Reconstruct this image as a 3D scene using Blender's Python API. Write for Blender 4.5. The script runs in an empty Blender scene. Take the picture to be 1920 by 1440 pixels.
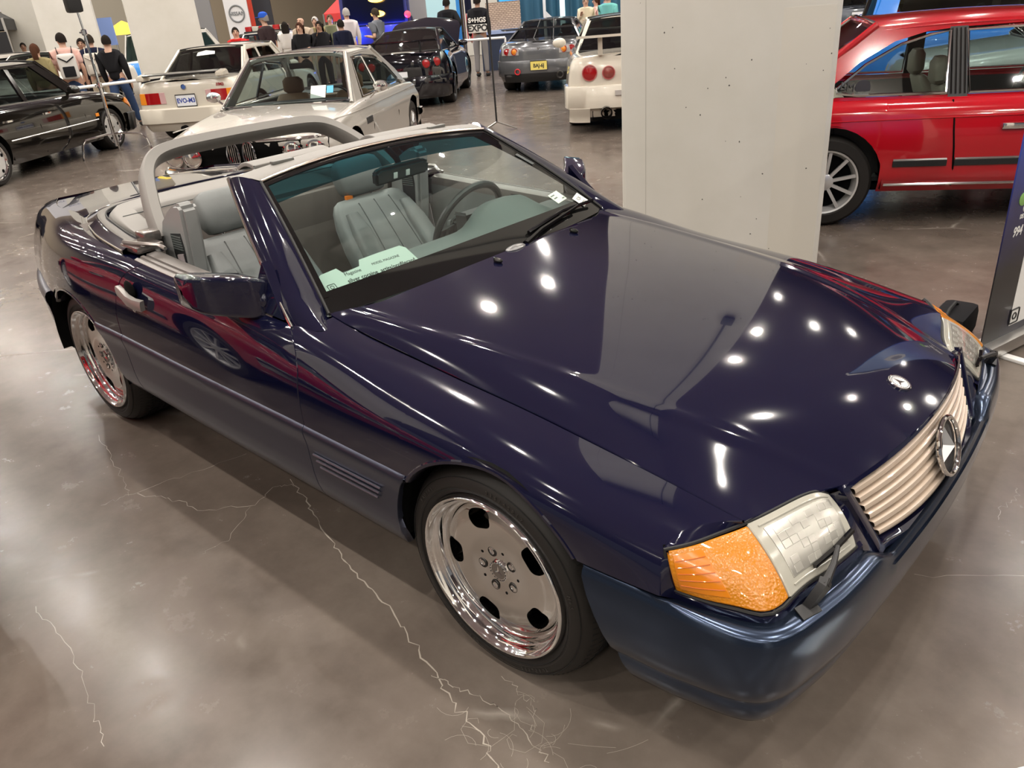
import bpy, bmesh, math, random
import numpy as np
from math import sin, cos, pi, radians, sqrt, atan2
from mathutils import Vector, Matrix
SC = bpy.context.scene
COL = SC.collection
random.seed(7)

# ------------------------------------------------------------------ helpers
def tag(o, label=None, cat=None, group=None, kind=None):
    if label: o['label'] = label
    if cat: o['category'] = cat
    if group: o['group'] = group
    if kind: o['kind'] = kind
    return o

def thing(name, label, cat, loc=(0, 0, 0), rz=0.0, group=None):
    o = bpy.data.objects.new(name, None)
    o.empty_display_size = .1
    COL.objects.link(o)
    o.location = loc
    o.rotation_euler = (0, 0, rz)
    return tag(o, label, cat, group)

def copy_tree(o, parent=None):
    c = o.copy()
    COL.objects.link(c)
    if parent is not None:
        c.parent = parent
    for ch in list(o.children):
        copy_tree(ch, c)
    return c

class Sp:
    """natural cubic spline through points (vector valued)"""
    def __init__(s, xs, ys):
        s.x = np.array(xs, float); s.y = np.array(ys, float)
        if s.y.ndim == 1: s.y = s.y[:, None]; s.sc = True
        else: s.sc = False
        n = len(s.x); h = np.diff(s.x); A = np.zeros((n, n)); B = np.zeros((n, s.y.shape[1]))
        A[0, 0] = A[-1, -1] = 1
        for i in range(1, n - 1):
            A[i, i - 1] = h[i - 1]; A[i, i] = 2 * (h[i - 1] + h[i]); A[i, i + 1] = h[i]
            B[i] = 6 * ((s.y[i + 1] - s.y[i]) / h[i] - (s.y[i] - s.y[i - 1]) / h[i - 1])
        s.m = np.linalg.solve(A, B)
    def __call__(s, t):
        t = np.atleast_1d(np.asarray(t, float))
        i = np.clip(np.searchsorted(s.x, t) - 1, 0, len(s.x) - 2)
        h = (s.x[i + 1] - s.x[i])[:, None]
        a = (s.x[i + 1] - t)[:, None]; b = (t - s.x[i])[:, None]
        tc = np.clip(t, s.x[0], s.x[-1])
        ac = (s.x[i + 1] - tc)[:, None]; bc = (tc - s.x[i])[:, None]
        r = (s.m[i] * ac ** 3 + s.m[i + 1] * bc ** 3) / (6 * h) + (s.y[i] / h - s.m[i] * h / 6) * ac + (s.y[i + 1] / h - s.m[i + 1] * h / 6) * bc
        # linear continuation outside
        sl0 = (s.y[1] - s.y[0]) / (s.x[1] - s.x[0]) - (s.x[1] - s.x[0]) * s.m[1] / 6
        sl1 = (s.y[-1] - s.y[-2]) / (s.x[-1] - s.x[-2]) + (s.x[-1] - s.x[-2]) * s.m[-2] / 6
        r = r + np.where(t < s.x[0], t - s.x[0], 0)[:, None] * sl0 + np.where(t > s.x[-1], t - s.x[-1], 0)[:, None] * sl1
        return r[:, 0] if s.sc else r
def lin(x, xs, ys): return float(np.interp(x, xs, ys))

def path_sp(pts, n, closed=False):
    """resample a smooth curve through pts"""
    P = np.array(pts, float)
    if closed: P = np.vstack([P[-2:], P, P[:3]])
    d = np.concatenate([[0], np.cumsum(np.linalg.norm(np.diff(P, axis=0), axis=1) ** .6)])
    s = Sp(d, P)
    if closed:
        t = np.linspace(d[2], d[len(P) - 3], n, endpoint=False)
    else:
        t = np.linspace(0, d[-1], n)
    return s(t)

class MB:
    """collects geometry of one part"""
    def __init__(s): s.v = []; s.f = []; s.m = []; s.mi = 0
    def mat(s, i): s.mi = i; return s
    def add(s, vs, fs):
        b = len(s.v)
        s.v += [tuple(float(c) for c in v) for v in vs]
        for f in fs:
            s.f.append([b + i for i in f]); s.m.append(s.mi)
        return b
    def grid(s, P, cu=False, cv=False, flip=False):
        P = np.asarray(P, float); n, m = P.shape[:2]
        fs = []
        for i in range(n if cu else n - 1):
            for j in range(m if cv else m - 1):
                a, b, c, d = i * m + j, ((i + 1) % n) * m + j, ((i + 1) % n) * m + (j + 1) % m, i * m + (j + 1) % m
                fs.append((a, d, c, b) if flip else (a, b, c, d))
        s.add(P.reshape(-1, 3), fs); return s
    def panel(s, P, d=.018, flip=None, lip=.004, edges=(1, 1, 1, 1), cen=(-1.3, 0, .35)):
        """sheet with small rolled and turned-in edges; P[n,m,3]; edges: u0,u1,v0,v1"""
        P = np.asarray(P, float)
        du = np.gradient(P, axis=0); dv = np.gradient(P, axis=1)
        N = np.cross(du, dv); N /= np.linalg.norm(N, axis=2, keepdims=True) + 1e-12
        if flip is None: flip = bool(np.sum(N * (P - np.array(cen))) < 0)
        if flip: N = -N
        s.grid(P, flip=flip)
        def skirt(L, NN, T, fl):
            T = T / (np.linalg.norm(T, axis=1, keepdims=True) + 1e-12)
            L1 = L + T * lip * .6 - NN * lip * .35
            L2 = L + T * lip * .9 - NN * lip * 1.1
            L3 = L + T * lip * .8 - NN * d
            s.grid(np.stack([L, L1, L2, L3]), flip=fl)
        if edges[0]: skirt(P[0], N[0], P[0] - P[1], not flip)
        if edges[1]: skirt(P[-1], N[-1], P[-1] - P[-2], flip)
        if edges[2]: skirt(P[:, 0], N[:, 0], P[:, 0] - P[:, 1], flip)
        if edges[3]: skirt(P[:, -1], N[:, -1], P[:, -1] - P[:, -2], not flip)
        return s
    def fan(s, L, flip=False):
        L = [tuple(p) for p in L]; n = len(L)
        f = list(range(n)); s.add(L, [f[::-1] if flip else f]); return s
    def box(s, lo, hi, M=None, bev=0.0):
        bm = bmesh.new()
        bmesh.ops.create_cube(bm, size=1)
        lo = Vector(lo); hi = Vector(hi)
        for v in bm.verts:
            v.co = Vector([(lo[k] + hi[k]) / 2 + v.co[k] * (hi[k] - lo[k]) for k in range(3)])
        if bev > 0:
            bmesh.ops.bevel(bm, geom=bm.edges[:], offset=bev, segments=2, affect='EDGES', profile=.6)
        return s.bm(bm, M)
    def bm(s, bm, M=None):
        bm.verts.index_update()
        vs = [(M @ v.co if M is not None else v.co)[:] for v in bm.verts]
        s.add(vs, [[v.index for v in f.verts] for f in bm.faces]); bm.free(); return s
    def tube(s, pts, r, n=8, closed=False, caps=True, up=None, flat=1.0):
        P = np.array(pts, float); k = len(P)
        R = np.full(k, r, float) if np.isscalar(r) else np.array(r, float)
        if closed: T = np.roll(P, -1, 0) - np.roll(P, 1, 0)
        else: T = np.gradient(P, axis=0)
        T /= np.linalg.norm(T, axis=1, keepdims=True) + 1e-12
        u = np.array(up if up is not None else ((0, 0, 1) if abs(T[0][2]) < .9 else (1, 0, 0)), float)
        rings = []
        for i in range(k):
            a = np.cross(T[i], u); na = np.linalg.norm(a)
            a = a / na if na > 1e-6 else np.array((1., 0, 0))
            b = np.cross(a, T[i])
            if up is None: u = b
            rings.append([P[i] + R[i] * (cos(t) * a + flat * sin(t) * b) for t in np.arange(n) * 2 * pi / n])
        s.grid(rings, cu=closed, cv=True, flip=True)
        if caps and not closed:
            s.fan(rings[0], flip=False); s.fan(rings[-1], flip=True)
        return s
    def sweep(s, pts, prof, up=(0, 0, 1), closed=False, caps=True):
        """sweep a closed 2-d profile [(side,up)] along a path"""
        P = np.array(pts, float); k = len(P)
        T = (np.roll(P, -1, 0) - np.roll(P, 1, 0)) if closed else np.gradient(P, axis=0)
        T /= np.linalg.norm(T, axis=1, keepdims=True) + 1e-12
        up = np.array(up, float); rings = []
        for i in range(k):
            a = np.cross(T[i], up); a /= np.linalg.norm(a) + 1e-12
            b = np.cross(a, T[i])
            rings.append([P[i] + p[0] * a + p[1] * b for p in prof])
        s.grid(rings, cu=closed, cv=True, flip=True)
        if caps and not closed:
            s.fan(rings[0], flip=False); s.fan(rings[-1], flip=True)
        return s
    def lathe(s, prof, n=32, axis='z', c=(0, 0, 0), a0=0, a1=2 * pi, flip=False):
        """prof [(r, h)] turned about an axis through c"""
        full = abs(a1 - a0 - 2 * pi) < 1e-6
        A = np.linspace(a0, a1, n, endpoint=not full); G = []
        for a in A:
            row = []
            for r, h in prof:
                if axis == 'z': row.append((c[0] + r * cos(a), c[1] + r * sin(a), c[2] + h))
                elif axis == 'y': row.append((c[0] + r * cos(a), c[1] + h, c[2] + r * sin(a)))
                else: row.append((c[0] + h, c[1] + r * cos(a), c[2] + r * sin(a)))
            G.append(row)
        s.grid(G, cu=full, flip=flip); return s
    def prism(s, poly, z0, z1, M=None, bev=0):
        bm = bmesh.new()
        vs = [bm.verts.new((p[0], p[1], z0)) for p in poly]
        f = bm.faces.new(vs)
        r = bmesh.ops.extrude_face_region(bm, geom=[f])
        for e in r['geom']:
            if isinstance(e, bmesh.types.BMVert): e.co.z = z1
        bmesh.ops.recalc_face_normals(bm, faces=bm.faces[:])
        if bev: bmesh.ops.bevel(bm, geom=bm.edges[:], offset=bev, segments=2, affect='EDGES')
        return s.bm(bm, M)
    def ball(s, c, r, n=12):
        r = (r, r, r) if np.isscalar(r) else r
        G = [[(c[0] + r[0] * sin(p) * cos(a), c[1] + r[1] * sin(p) * sin(a), c[2] + r[2] * cos(p)) for p in np.linspace(.02, pi - .02, n)] for a in np.arange(n * 2) * pi / n]
        s.grid(G, cu=True, flip=True); return s
    def mirrored(s):
        o = MB(); o.v = [(x, -y, z) for x, y, z in s.v]; o.f = [f[::-1] for f in s.f]; o.m = list(s.m); return o
    def both(s):
        o = s.mirrored(); b = len(s.v); s.v += o.v; s.f += [[i + b for i in f] for f in o.f]; s.m += o.m; return s
    def build(s, name, mats, parent=None, smooth=35, M=None):
        me = bpy.data.meshes.new(name)
        me.from_pydata(s.v, [], s.f)
        if M is not None: me.transform(M)
        if not isinstance(mats, (list, tuple)): mats = [mats]
        for m in mats: me.materials.append(m)
        me.polygons.foreach_set('material_index', s.m)
        me.polygons.foreach_set('use_smooth', [smooth > 0] * len(s.f))
        if smooth > 0: me.set_sharp_from_angle(angle=radians(smooth))
        me.validate(); me.update()
        o = bpy.data.objects.new(name, me)
        COL.objects.link(o)
        if parent is not None: o.parent = parent
        return o
def weld(mb, d=1e-4):
    bm = bmesh.new(); vs = [bm.verts.new(v) for v in mb.v]
    for f, m in zip(mb.f, mb.m):
        try: bm.faces.new([vs[i] for i in f]).material_index = m
        except ValueError: pass
    bmesh.ops.remove_doubles(bm, verts=bm.verts[:], dist=d)
    bmesh.ops.recalc_face_normals(bm, faces=bm.faces[:])
    bm.verts.index_update()
    o = MB(); o.v = [v.co[:] for v in bm.verts]
    for f in bm.faces: o.f.append([v.index for v in f.verts]); o.m.append(f.material_index)
    bm.free(); return o

def frame(o, ex, ey, ez=None):
    ex = Vector(ex).normalized(); ey = Vector(ey).normalized()
    ez = ex.cross(ey).normalized() if ez is None else Vector(ez).normalized()
    ey = ez.cross(ex)
    M = Matrix.Identity(4)
    for i in range(3):
        M[i][0] = ex[i]; M[i][1] = ey[i]; M[i][2] = ez[i]; M[i][3] = o[i]
    return M

def text_mesh(name, s, size, mat, M, parent=None, depth=.001, bold=0.0, align='CENTER', shear=0.0, sx=1.0):
    cu = bpy.data.curves.new(name, 'FONT')
    cu.body = s; cu.size = size; cu.extrude = depth; cu.align_x = align; cu.align_y = 'CENTER'; cu.offset = bold; cu.shear = shear
    cu.resolution_u = 3
    t = bpy.data.objects.new(name, cu); COL.objects.link(t)
    dg = bpy.context.evaluated_depsgraph_get()
    me = bpy.data.meshes.new_from_object(t.evaluated_get(dg))
    bpy.data.objects.remove(t)
    if sx != 1: me.transform(Matrix.Scale(sx, 4, (1, 0, 0)))
    me.transform(M)
    me.name = name; me.materials.clear(); me.materials.append(mat)
    o = bpy.data.objects.new(name, me); COL.objects.link(o)
    if parent is not None: o.parent = parent
    return o

# ------------------------------------------------------------------ materials
_mc = {}
def mat(name, col=(.5, .5, .5), rough=.5, metal=0.0, coat=0.0, coat_r=.03, emit=None, es=1.0, spec=.5, ior=None, alpha=None, trans=0.0, sheen=0):
    if name in _mc: return _mc[name]
    m = bpy.data.materials.new(name); m.use_nodes = True
    b = m.node_tree.nodes['Principled BSDF']
    b.inputs['Base Color'].default_value = (*col, 1)
    b.inputs['Roughness'].default_value = rough
    b.inputs['Metallic'].default_value = metal
    b.inputs['Coat Weight'].default_value = coat
    b.inputs['Coat Roughness'].default_value = coat_r
    b.inputs['Specular IOR Level'].default_value = spec
    b.inputs['Transmission Weight'].default_value = trans
    if sheen: b.inputs['Sheen Weight'].default_value = sheen
    if ior: b.inputs['IOR'].default_value = ior
    if emit:
        b.inputs['Emission Color'].default_value = (*emit, 1); b.inputs['Emission Strength'].default_value = es
    m.diffuse_color = (*col, 1)
    _mc[name] = m
    return m
def nodes(m): return m.node_tree.nodes, m.node_tree.links
def noise(m, scale, detail=6, rough=.6, coord='Object', vec=None):
    N, L = nodes(m); t = N.new('ShaderNodeTexCoord'); n = N.new('ShaderNodeTexNoise')
    n.inputs['Scale'].default_value = scale; n.inputs['Detail'].default_value = detail; n.inputs['Roughness'].default_value = rough
    L.new(vec if vec is not None else t.outputs[coord], n.inputs['Vector']); return n
def ramp(m, src, stops):
    N, L = nodes(m); r = N.new('ShaderNodeValToRGB'); L.new(src, r.inputs[0])
    e = r.color_ramp.elements
    while len(e) < len(stops): e.new(.5)
    for k, (p, c) in enumerate(stops):
        e[k].position = p; e[k].color = (*c, 1) if len(c) == 3 else c
    return r
def bump(m, src, strength, dist=.01):
    N, L = nodes(m); b = N.new('ShaderNodeBump'); b.inputs['Strength'].default_value = strength; b.inputs['Distance'].default_value = dist
    L.new(src, b.inputs['Height']); L.new(b.outputs[0], N['Principled BSDF'].inputs['Normal']); return b
def mixc(m, fac, a, b, mode='MIX'):
    N, L = nodes(m); x = N.new('ShaderNodeMix'); x.data_type = 'RGBA'; x.blend_type = mode
    for s, k in ((fac, 0), (a, 6), (b, 7)):
        if hasattr(s, 'links') or hasattr(s, 'is_linked'): L.new(s, x.inputs[k])
        elif k == 0: x.inputs[0].default_value = s
        else: x.inputs[k].default_value = (*s, 1)
    return x.outputs[2]
def glassmat(name, tint=(.8, .9, .87), refl=.0, ior=1.5):
    """thin pane: mostly see-through, Fresnel reflection"""
    if name in _mc: return _mc[name]
    m = bpy.data.materials.new(name); m.use_nodes = True; N, L = nodes(m)
    N.remove(N['Principled BSDF'])
    t = N.new('ShaderNodeBsdfTransparent'); t.inputs[0].default_value = (*tint, 1)
    g = N.new('ShaderNodeBsdfGlossy'); g.inputs['Roughness'].default_value = .015
    ge = N.new('ShaderNodeNewGeometry'); dt = N.new('ShaderNodeVectorMath'); dt.operation = 'DOT_PRODUCT'
    L.new(ge.outputs['Normal'], dt.inputs[0]); L.new(ge.outputs['Incoming'], dt.inputs[1])
    def mth(op, a, b=None):
        q = N.new('ShaderNodeMath'); q.operation = op; q.use_clamp = op == 'ADD'
        for k, v in enumerate((a, b)):
            if v is None: continue
            if isinstance(v, (int, float)): q.inputs[k].default_value = v
            else: L.new(v, q.inputs[k])
        return q.outputs[0]
    c5 = mth('POWER', mth('SUBTRACT', 1.0, mth('ABSOLUTE', dt.outputs['Value'])), 5.0)
    ad_o = mth('ADD', mth('MULTIPLY', c5, .92), .05 + refl)
    x = N.new('ShaderNodeMixShader'); L.new(ad_o, x.inputs[0]); L.new(t.outputs[0], x.inputs[1]); L.new(g.outputs[0], x.inputs[2])
    L.new(x.outputs[0], N['Material Output'].inputs[0])
    _mc[name] = m; return m
# ------------------------------------------------------------------ palette
NAVY = mat('navy_paint', (.0040, .0046, .0190), .07, .0, 1.0, .012, spec=.3)
SATIN = mat('satin_blue_cladding', (.050, .056, .088), .30, .75, .25, .25)
SATINF = mat('satin_blue_bumper', (.030, .047, .085), .21, .85, .35, .2)
CHROME = mat('chrome', (.85, .85, .85), .05, 1.0)
BRIGHT = mat('polished_alloy', (.80, .79, .77), .10, 1.0)
BLACKP = mat('black_plastic', (.012, .012, .013), .45)
BLACKG = mat('black_gloss', (.004, .004, .005), .08)
VOID = mat('dark_cavity', (.003, .003, .003), .9, spec=.1)
RUBBER = mat('tire_rubber', (.0145, .0128, .0115), .55, spec=.35)
SEAL = mat('rubber_seal', (.01, .01, .01), .6)
LEATHER = mat('grey_leather', (.225, .245, .245), .42, spec=.45)
LEATHD = mat('grey_leather_seam', (.06, .065, .065), .6)
VINYL = mat('grey_vinyl', (.215, .205, .19), .55)
DASHM = mat('dash_grey', (.10, .115, .11), .6)
DASHD = mat('dash_dark', (.022, .024, .025), .5)
CARPET = mat('cabin_carpet', (.16, .15, .14), .95, spec=.1)
BEIGE = mat('beige_enamel', (.56, .46, .37), .25, coat=.6)
WHITEP = mat('white_paper', (.75, .78, .74), .6)
INK = mat('black_ink', (.02, .02, .02), .6)
AMBER = mat('amber_lens', (.50, .175, .003), .2, coat=.4, spec=.6)
AMBERD = mat('amber_deep', (.50, .11, .004), .25, coat=.5)
LENS = mat('headlamp_glass', (.38, .37, .32), .12, coat=.9, spec=.6)
REFLECT = mat('lamp_reflector', (.40, .39, .35), .25, .6, coat=.6)
REDLENS = mat('red_lens', (.32, .006, .008), .15, coat=.8)
SILVERP = mat('silver_handle', (.30, .28, .265), .35, .5)
GLASS = glassmat('pane_clear', (.80, .88, .85), .0)
GLASSD = glassmat('pane_tinted', (.28, .32, .31), .02)
STEEL = mat('brushed_steel', (.55, .54, .52), .3, 1.0)
WHITEPL = mat('white_plastic', (.8, .8, .78), .4)
ORANGE = mat('orange_tag', (.75, .2, .02), .5)

# ribs on the amber lens and cut facets on the headlamp lens
def _ribs(m, sc, strength, dist):
    N, L = nodes(m); t = N.new('ShaderNodeTexCoord'); w = N.new('ShaderNodeTexWave'); w.inputs['Scale'].default_value = sc
    w.bands_direction = 'DIAGONAL'
    L.new(t.outputs['Object'], w.inputs[0]); bump(m, w.outputs['Fac'], strength, dist)
_v = nodes(AMBER)[0].new('ShaderNodeTexVoronoi'); _v.inputs['Scale'].default_value = 170; _tc = nodes(AMBER)[0].new('ShaderNodeTexCoord'); nodes(AMBER)[1].new(_tc.outputs['Object'], _v.inputs[0]); bump(AMBER, _v.outputs['Distance'], .35, .003)
for m_, sc_, c0, c1 in ((LEATHER, 9, (.150, .162, .160), (.178, .190, .188)),):
    n_ = noise(m_, sc_, 5, .6); r_ = ramp(m_, n_.outputs[0], [(.3, c0), (.75, c1)])
    nodes(m_)[1].new(r_.outputs[0], nodes(m_)[0]['Principled BSDF'].inputs['Base Color'])
    n2_ = noise(m_, 160, 3, .5); bump(m_, n2_.outputs[0], .12, .003)
def conc(name, c0, c1):
    m = mat(name, c0, .7); n = noise(m, 1.2, 6, .6); r = ramp(m, n.outputs[0], [(.3, c0), (.7, c1)])
    L = nodes(m)[1]; L.new(r.outputs[0], nodes(m)[0]['Principled BSDF'].inputs['Base Color'])
    return m
COLM = conc('column_concrete', (.56, .54, .48), (.64, .62, .57))
# ================================================================== blue convertible
HERO = thing('convertible_car', 'dark navy blue two-seat convertible with top down and polished dish wheels', 'car')

# ---- feature lines of the body side (half width y, height z), x forward from the front axle
XS = [-3.62, -3.5, -3.2, -2.9, -2.5, -2.0, -1.5, -1.0, -.7, -.4, 0, .3, .5, .66]
K0 = Sp(XS, [(.600, .575), (.675, .578), (.775, .58), (.848, .58), (.897, .58), (.904, .578), (.905, .568), (.905, .56), (.905, .556), (.905, .55), (.903, .545), (.896, .542), (.884, .54), (.866, .54)])
K1 = Sp(XS, [(.595, .66), (.668, .665), (.768, .67), (.845, .675), (.897, .675), (.903, .67), (.9045, .66), (.9045, .65), (.904, .645), (.9035, .635), (.902, .622), (.893, .592), (.874, .572), (.852, .568)])
K2 = Sp(XS, [(.565, .76), (.638, .765), (.738, .775), (.822, .785), (.885, .793), (.892, .79), (.8925, .772), (.8925, .752), (.892, .735), (.892, .708), (.892, .676), (.882, .638), (.858, .606), (.83, .598)])
K3 = Sp(XS, [(.50, .855), (.573, .868), (.668, .884), (.752, .89), (.832, .892), (.856, .885), (.8575, .860), (.853, .838), (.847, .814), (.842, .765), (.845, .718), (.838, .673), (.818, .638), (.79, .62)])
# top edge: door and rear quarter / front fender beside the hood
K4R = Sp([-3.62, -3.4, -3.2, -2.9, -2.72, -2.5, -2.1, -1.8, -1.5, -1.0, -.7], [(.44, .885), (.53, .895), (.585, .902), (.612, .911), (.665, .914), (.742, .915), (.808, .909), (.826, .895), (.831, .879), (.826, .857), (.822, .838)])
K4F = Sp([-.80, -.77, -.7, -.6, -.4, -.2, 0, .2, .4, .6], [(.716, .862), (.712, .850), (.708, .831), (.705, .812), (.703, .787), (.702, .765), (.701, .745), (.700, .718), (.698, .688), (.690, .649)])

def section(x, front):
    P = np.array([K0(x)[0], K1(x)[0], K2(x)[0], K3(x)[0], (K4F if front else K4R)(x)[0]])
    d = np.concatenate([[0], np.cumsum(np.linalg.norm(np.diff(P, axis=0), axis=1) ** .75)])
    d = d / d[-1]
    return Sp(d, P)

def side_panel(cols, tops, front, n=26):
    """cols: list of (x, z_bottom or None); tops: fraction of the section at the upper edge"""
    G = []
    for (x, zb), t1 in zip(cols, tops):
        xx = x if np.isscalar(x) else x[0]
        s = section(xx, front)
        t0 = 0.0
        if zb is not None:
            tt = np.linspace(0, 1, 300); zz = s(tt)[:, 1]
            t0 = float(np.interp(zb, np.maximum.accumulate(zz), tt))
        T = t0 + (t1 - t0) * (np.linspace(0, 1, n))
        q = s(T)
        if np.isscalar(x): X = np.full(n, x)
        else: X = np.array([x[1](t) for t in T]); q = np.array([section(a, front)(t)[0] for a, t in zip(X, T)])
        G.append(np.stack([X, -q[:, 0], q[:, 1]], -1))
    return np.array(G)

FA = (.025, .362, .345, .322)      # front arch ellipse: x, z, half width, half height
RA = (-2.482, .362, .352, .324)    # rear arch
def arch_z(A, x): return A[1] + A[3] * sqrt(max(0, 1 - ((x - A[0]) / A[2]) ** 2))
def arch_cols(A, z_end, n=30):
    """columns across the arch, both ends at height z_end"""
    th = math.asin((z_end - A[1]) / A[3])
    return [(A[0] - A[2] * cos(a), A[1] + A[3] * sin(a)) for a in np.linspace(th, pi - th, n)]

def both_sides(name, mb, mats, parent=HERO, **k):
    a = mb.build(name, mats, parent, **k); b = mb.mirrored().build(name, mats, parent, **k)
    return a, b

def door_front(y):   # x of the forward shut line / foot of the screen pillar for half width y
    return lin(y, [.70, .72, .76, .79, .81, .822, .838, .852, .870, .890, .905], [-.750, -.748, -.745, -.755, -.780, -.812, -.780, -.758, -.728, -.704, -.708])
def shut_f(t, front, gap=0.0):
    x = -.72
    for _ in range(8): x = .5 * x + .5 * (door_front(section(x, front)(t)[0][0]) - gap)
    return x
# ---- front fender
_tf = np.linspace(0, 1, 40); _xf = np.array([shut_f(t, True) for t in _tf]); _xd = np.array([shut_f(t, False, .006) for t in _tf])
def fend_start(u): return lambda t: float(np.interp(t, _tf, _xf)) + (-.42 - float(np.interp(t, _tf, _xf))) * u
ac = arch_cols(FA, .548)
cols = [((-.42, fend_start(u)), None) for u in np.linspace(0, 1, 18)] + [(x, None) for x in np.linspace(-.40, ac[0][0] - .004, 5)] + ac
xe = ac[-1][0] + .004
def fend_end(u):
    def f(t):
        e = lin(t, [0, .25, .5, .66, .80, .92, 1], [.512, .506, .498, .508, .535, .567, .594])
        return xe + (e - xe) * u
    return f
cols += [((xe, fend_end(u)), None) for u in np.linspace(0, 1, 14)]
m = MB()
SPF = side_panel(cols, [1.0] * len(cols), True, 40)
m.panel(SPF, edges=(1, 1, 0, 1))
# rolled wheel-arch lip
lipP = []
for x, z in ac:
    s = section(x, True); tt = np.linspace(0, 1, 300); q = s(float(np.interp(z, np.maximum.accumulate(s(tt)[:, 1]), tt)))[0]
    dx, dz = (FA[0] - x), (FA[1] - z); l = sqrt(dx * dx + dz * dz); dx /= l; dz /= l
    lipP.append([(x, -q[0], q[1]), (x + dx * .002, -q[0] - .003, z + dz * .004), (x + dx * .010, -q[0] - .003, z + dz * .012), (x + dx * .016, -q[0] + .006, z + dz * .018), (x + dx * .016, -q[0] + .045, z + dz * .018)])
m.grid(lipP)
fend = both_sides('front_fender', m, NAVY)

# ---- door and rear quarter
def door_rear(z):   # x of the rear shut line at height z
    return lin(z, [.5, .58, .67, .76, .825, .86, .885, .905], [-1.968, -1.962, -1.956, -1.915, -1.862, -1.815, -1.76, -1.70])
def shut_x(t, x0=-1.9):
    x = x0
    for _ in range(6): x = door_rear(section(x, False)(t)[0][1])
    return x
_ts = np.linspace(0, 1, 26); _sx = np.array([shut_x(t) for t in _ts])
def door_cols(u):
    return lambda t: float(np.interp(t, _tf, _xd)) + (np.interp(t, _ts, _sx) - float(np.interp(t, _tf, _xd))) * u
def quarter_cols(u, xq): return lambda t: np.interp(t, _ts, _sx) - .006 + (xq - np.interp(t, _ts, _sx) + .006) * u
m = MB(); cc = [((-1.3, door_cols(u)), None) for u in np.linspace(0, 1, 40)]
m.panel(side_panel(cc, [1.0] * len(cc), False, 30))
door = both_sides('door', m, NAVY)
rc = arch_cols(RA, .582)
xq = rc[-1][0] + .004
cc = [((-2.0, quarter_cols(u, xq)), None) for u in np.linspace(0, 1, 12)]
cc += list(reversed(rc))
cc += [(x, None) for x in np.linspace(rc[0][0] - .004, -3.55, 24)]
m = MB(); m.panel(side_panel(cc, [1.0] * len(cc), False, 30), edges=(1, 0, 0, 1))
lipP = []
for x, z in rc:
    s = section(x, False); tt = np.linspace(0, 1, 300); q = s(float(np.interp(z, np.maximum.accumulate(s(tt)[:, 1]), tt)))[0]
    dx, dz = (RA[0] - x), (RA[1] - z); l = sqrt(dx * dx + dz * dz); dx /= l; dz /= l
    lipP.append([(x, -q[0], q[1]), (x + dx * .002, -q[0] - .003, z + dz * .004), (x + dx * .010, -q[0] - .003, z + dz * .012), (x + dx * .016, -q[0] + .006, z + dz * .018), (x + dx * .016, -q[0] + .045, z + dz * .018)])
m.grid(lipP)
quarter = both_sides('rear_fender', m, NAVY)

# ---- hood
HR = Sp([-.80, -.5, -.18, 0, .22, .48, .62, .72], [(.660, .856), (.634, .838), (.590, .814), (.570, .796), (.540, .766), (.478, .708), (.440, .662), (.414, .628)])     # crease
HCZ = Sp([-.80, -.66, -.5, -.2, .1, .3, .5, .68, .78], [.885, .876, .866, .848, .822, .796, .758, .708, .664])                                       # centre line height
def hood_z(x, y):
    y = abs(y); ys, zs = K4F(x)[0] if x < .6 else (lin(x, [.6, .8], [.69, .66]), .649 - (x - .6) * .35)
    yr, zr = HR(x)[0]; zc = float(HCZ(x)[0])
    # inner field: gentle crown; outer field: falls to the shut line; a soft raised crease between them
    if y <= yr:
        u = y / yr; z = zc + (zr - zc) * (u ** 2.3)
    else:
        u = min(1.3, (y - yr) / max(.03, ys - yr)); sl = 2.3 * (zr - zc) / yr * .55
        z = zr + (zs - zr) * u + (sl * (ys - yr) - (zs - zr)) * u * (1 - u)
    w = .020
    return z + .0045 * math.exp(-((y - yr) / w) ** 2)
def hood_rear(y): return lin(abs(y), [0, .12, .33, .566, .66, .72], [-.655, -.656, -.664, -.690, -.735, -.790])
def hood_front(y): return lin(abs(y), [0, .1, .2, .3, .414, .43, .455, .50, .586, .697], [.776, .772, .762, .745, .712, .700, .682, .660, .629, .592])
ys_ = np.concatenate([np.linspace(0, .40, 18), np.linspace(.41, .70, 30)])
U = np.linspace(0, 1, 60)
def hood_pt(u, f):
    """u 0..1 rear to front, f -1..1 across: edge follows the shut line"""
    a = abs(f); y = a * .70
    for _ in range(3):
        xr = hood_rear(y) ; xf = hood_front(y); x = xr + (xf - xr) * u
        edge = (K4F(x)[0][0] if x < .6 else .69) - .0045
        y = a * edge
    return (x, y if f > 0 else -y, hood_z(x, y))
F_ = np.concatenate([np.linspace(0, .56, 20)[:-1], np.linspace(.56, 1, 32)])
F_ = np.concatenate([-F_[::-1], F_[1:]])
m = MB(); m.panel(np.array([[hood_pt(u, f) for u in U] for f in F_]), d=.022)
hood = m.build('hood', NAVY, HERO)
# washer nozzles
for y in (-.12, .304):
    w = MB(); x = -.60; z = hood_z(x, y)
    w.ball((x, y, z + .006), (.020, .011, .009), 8); w.ball((x - .012, y, z + .012), (.008, .006, .006), 6)
    w.build('washer_nozzle', BLACKG, hood)
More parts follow.
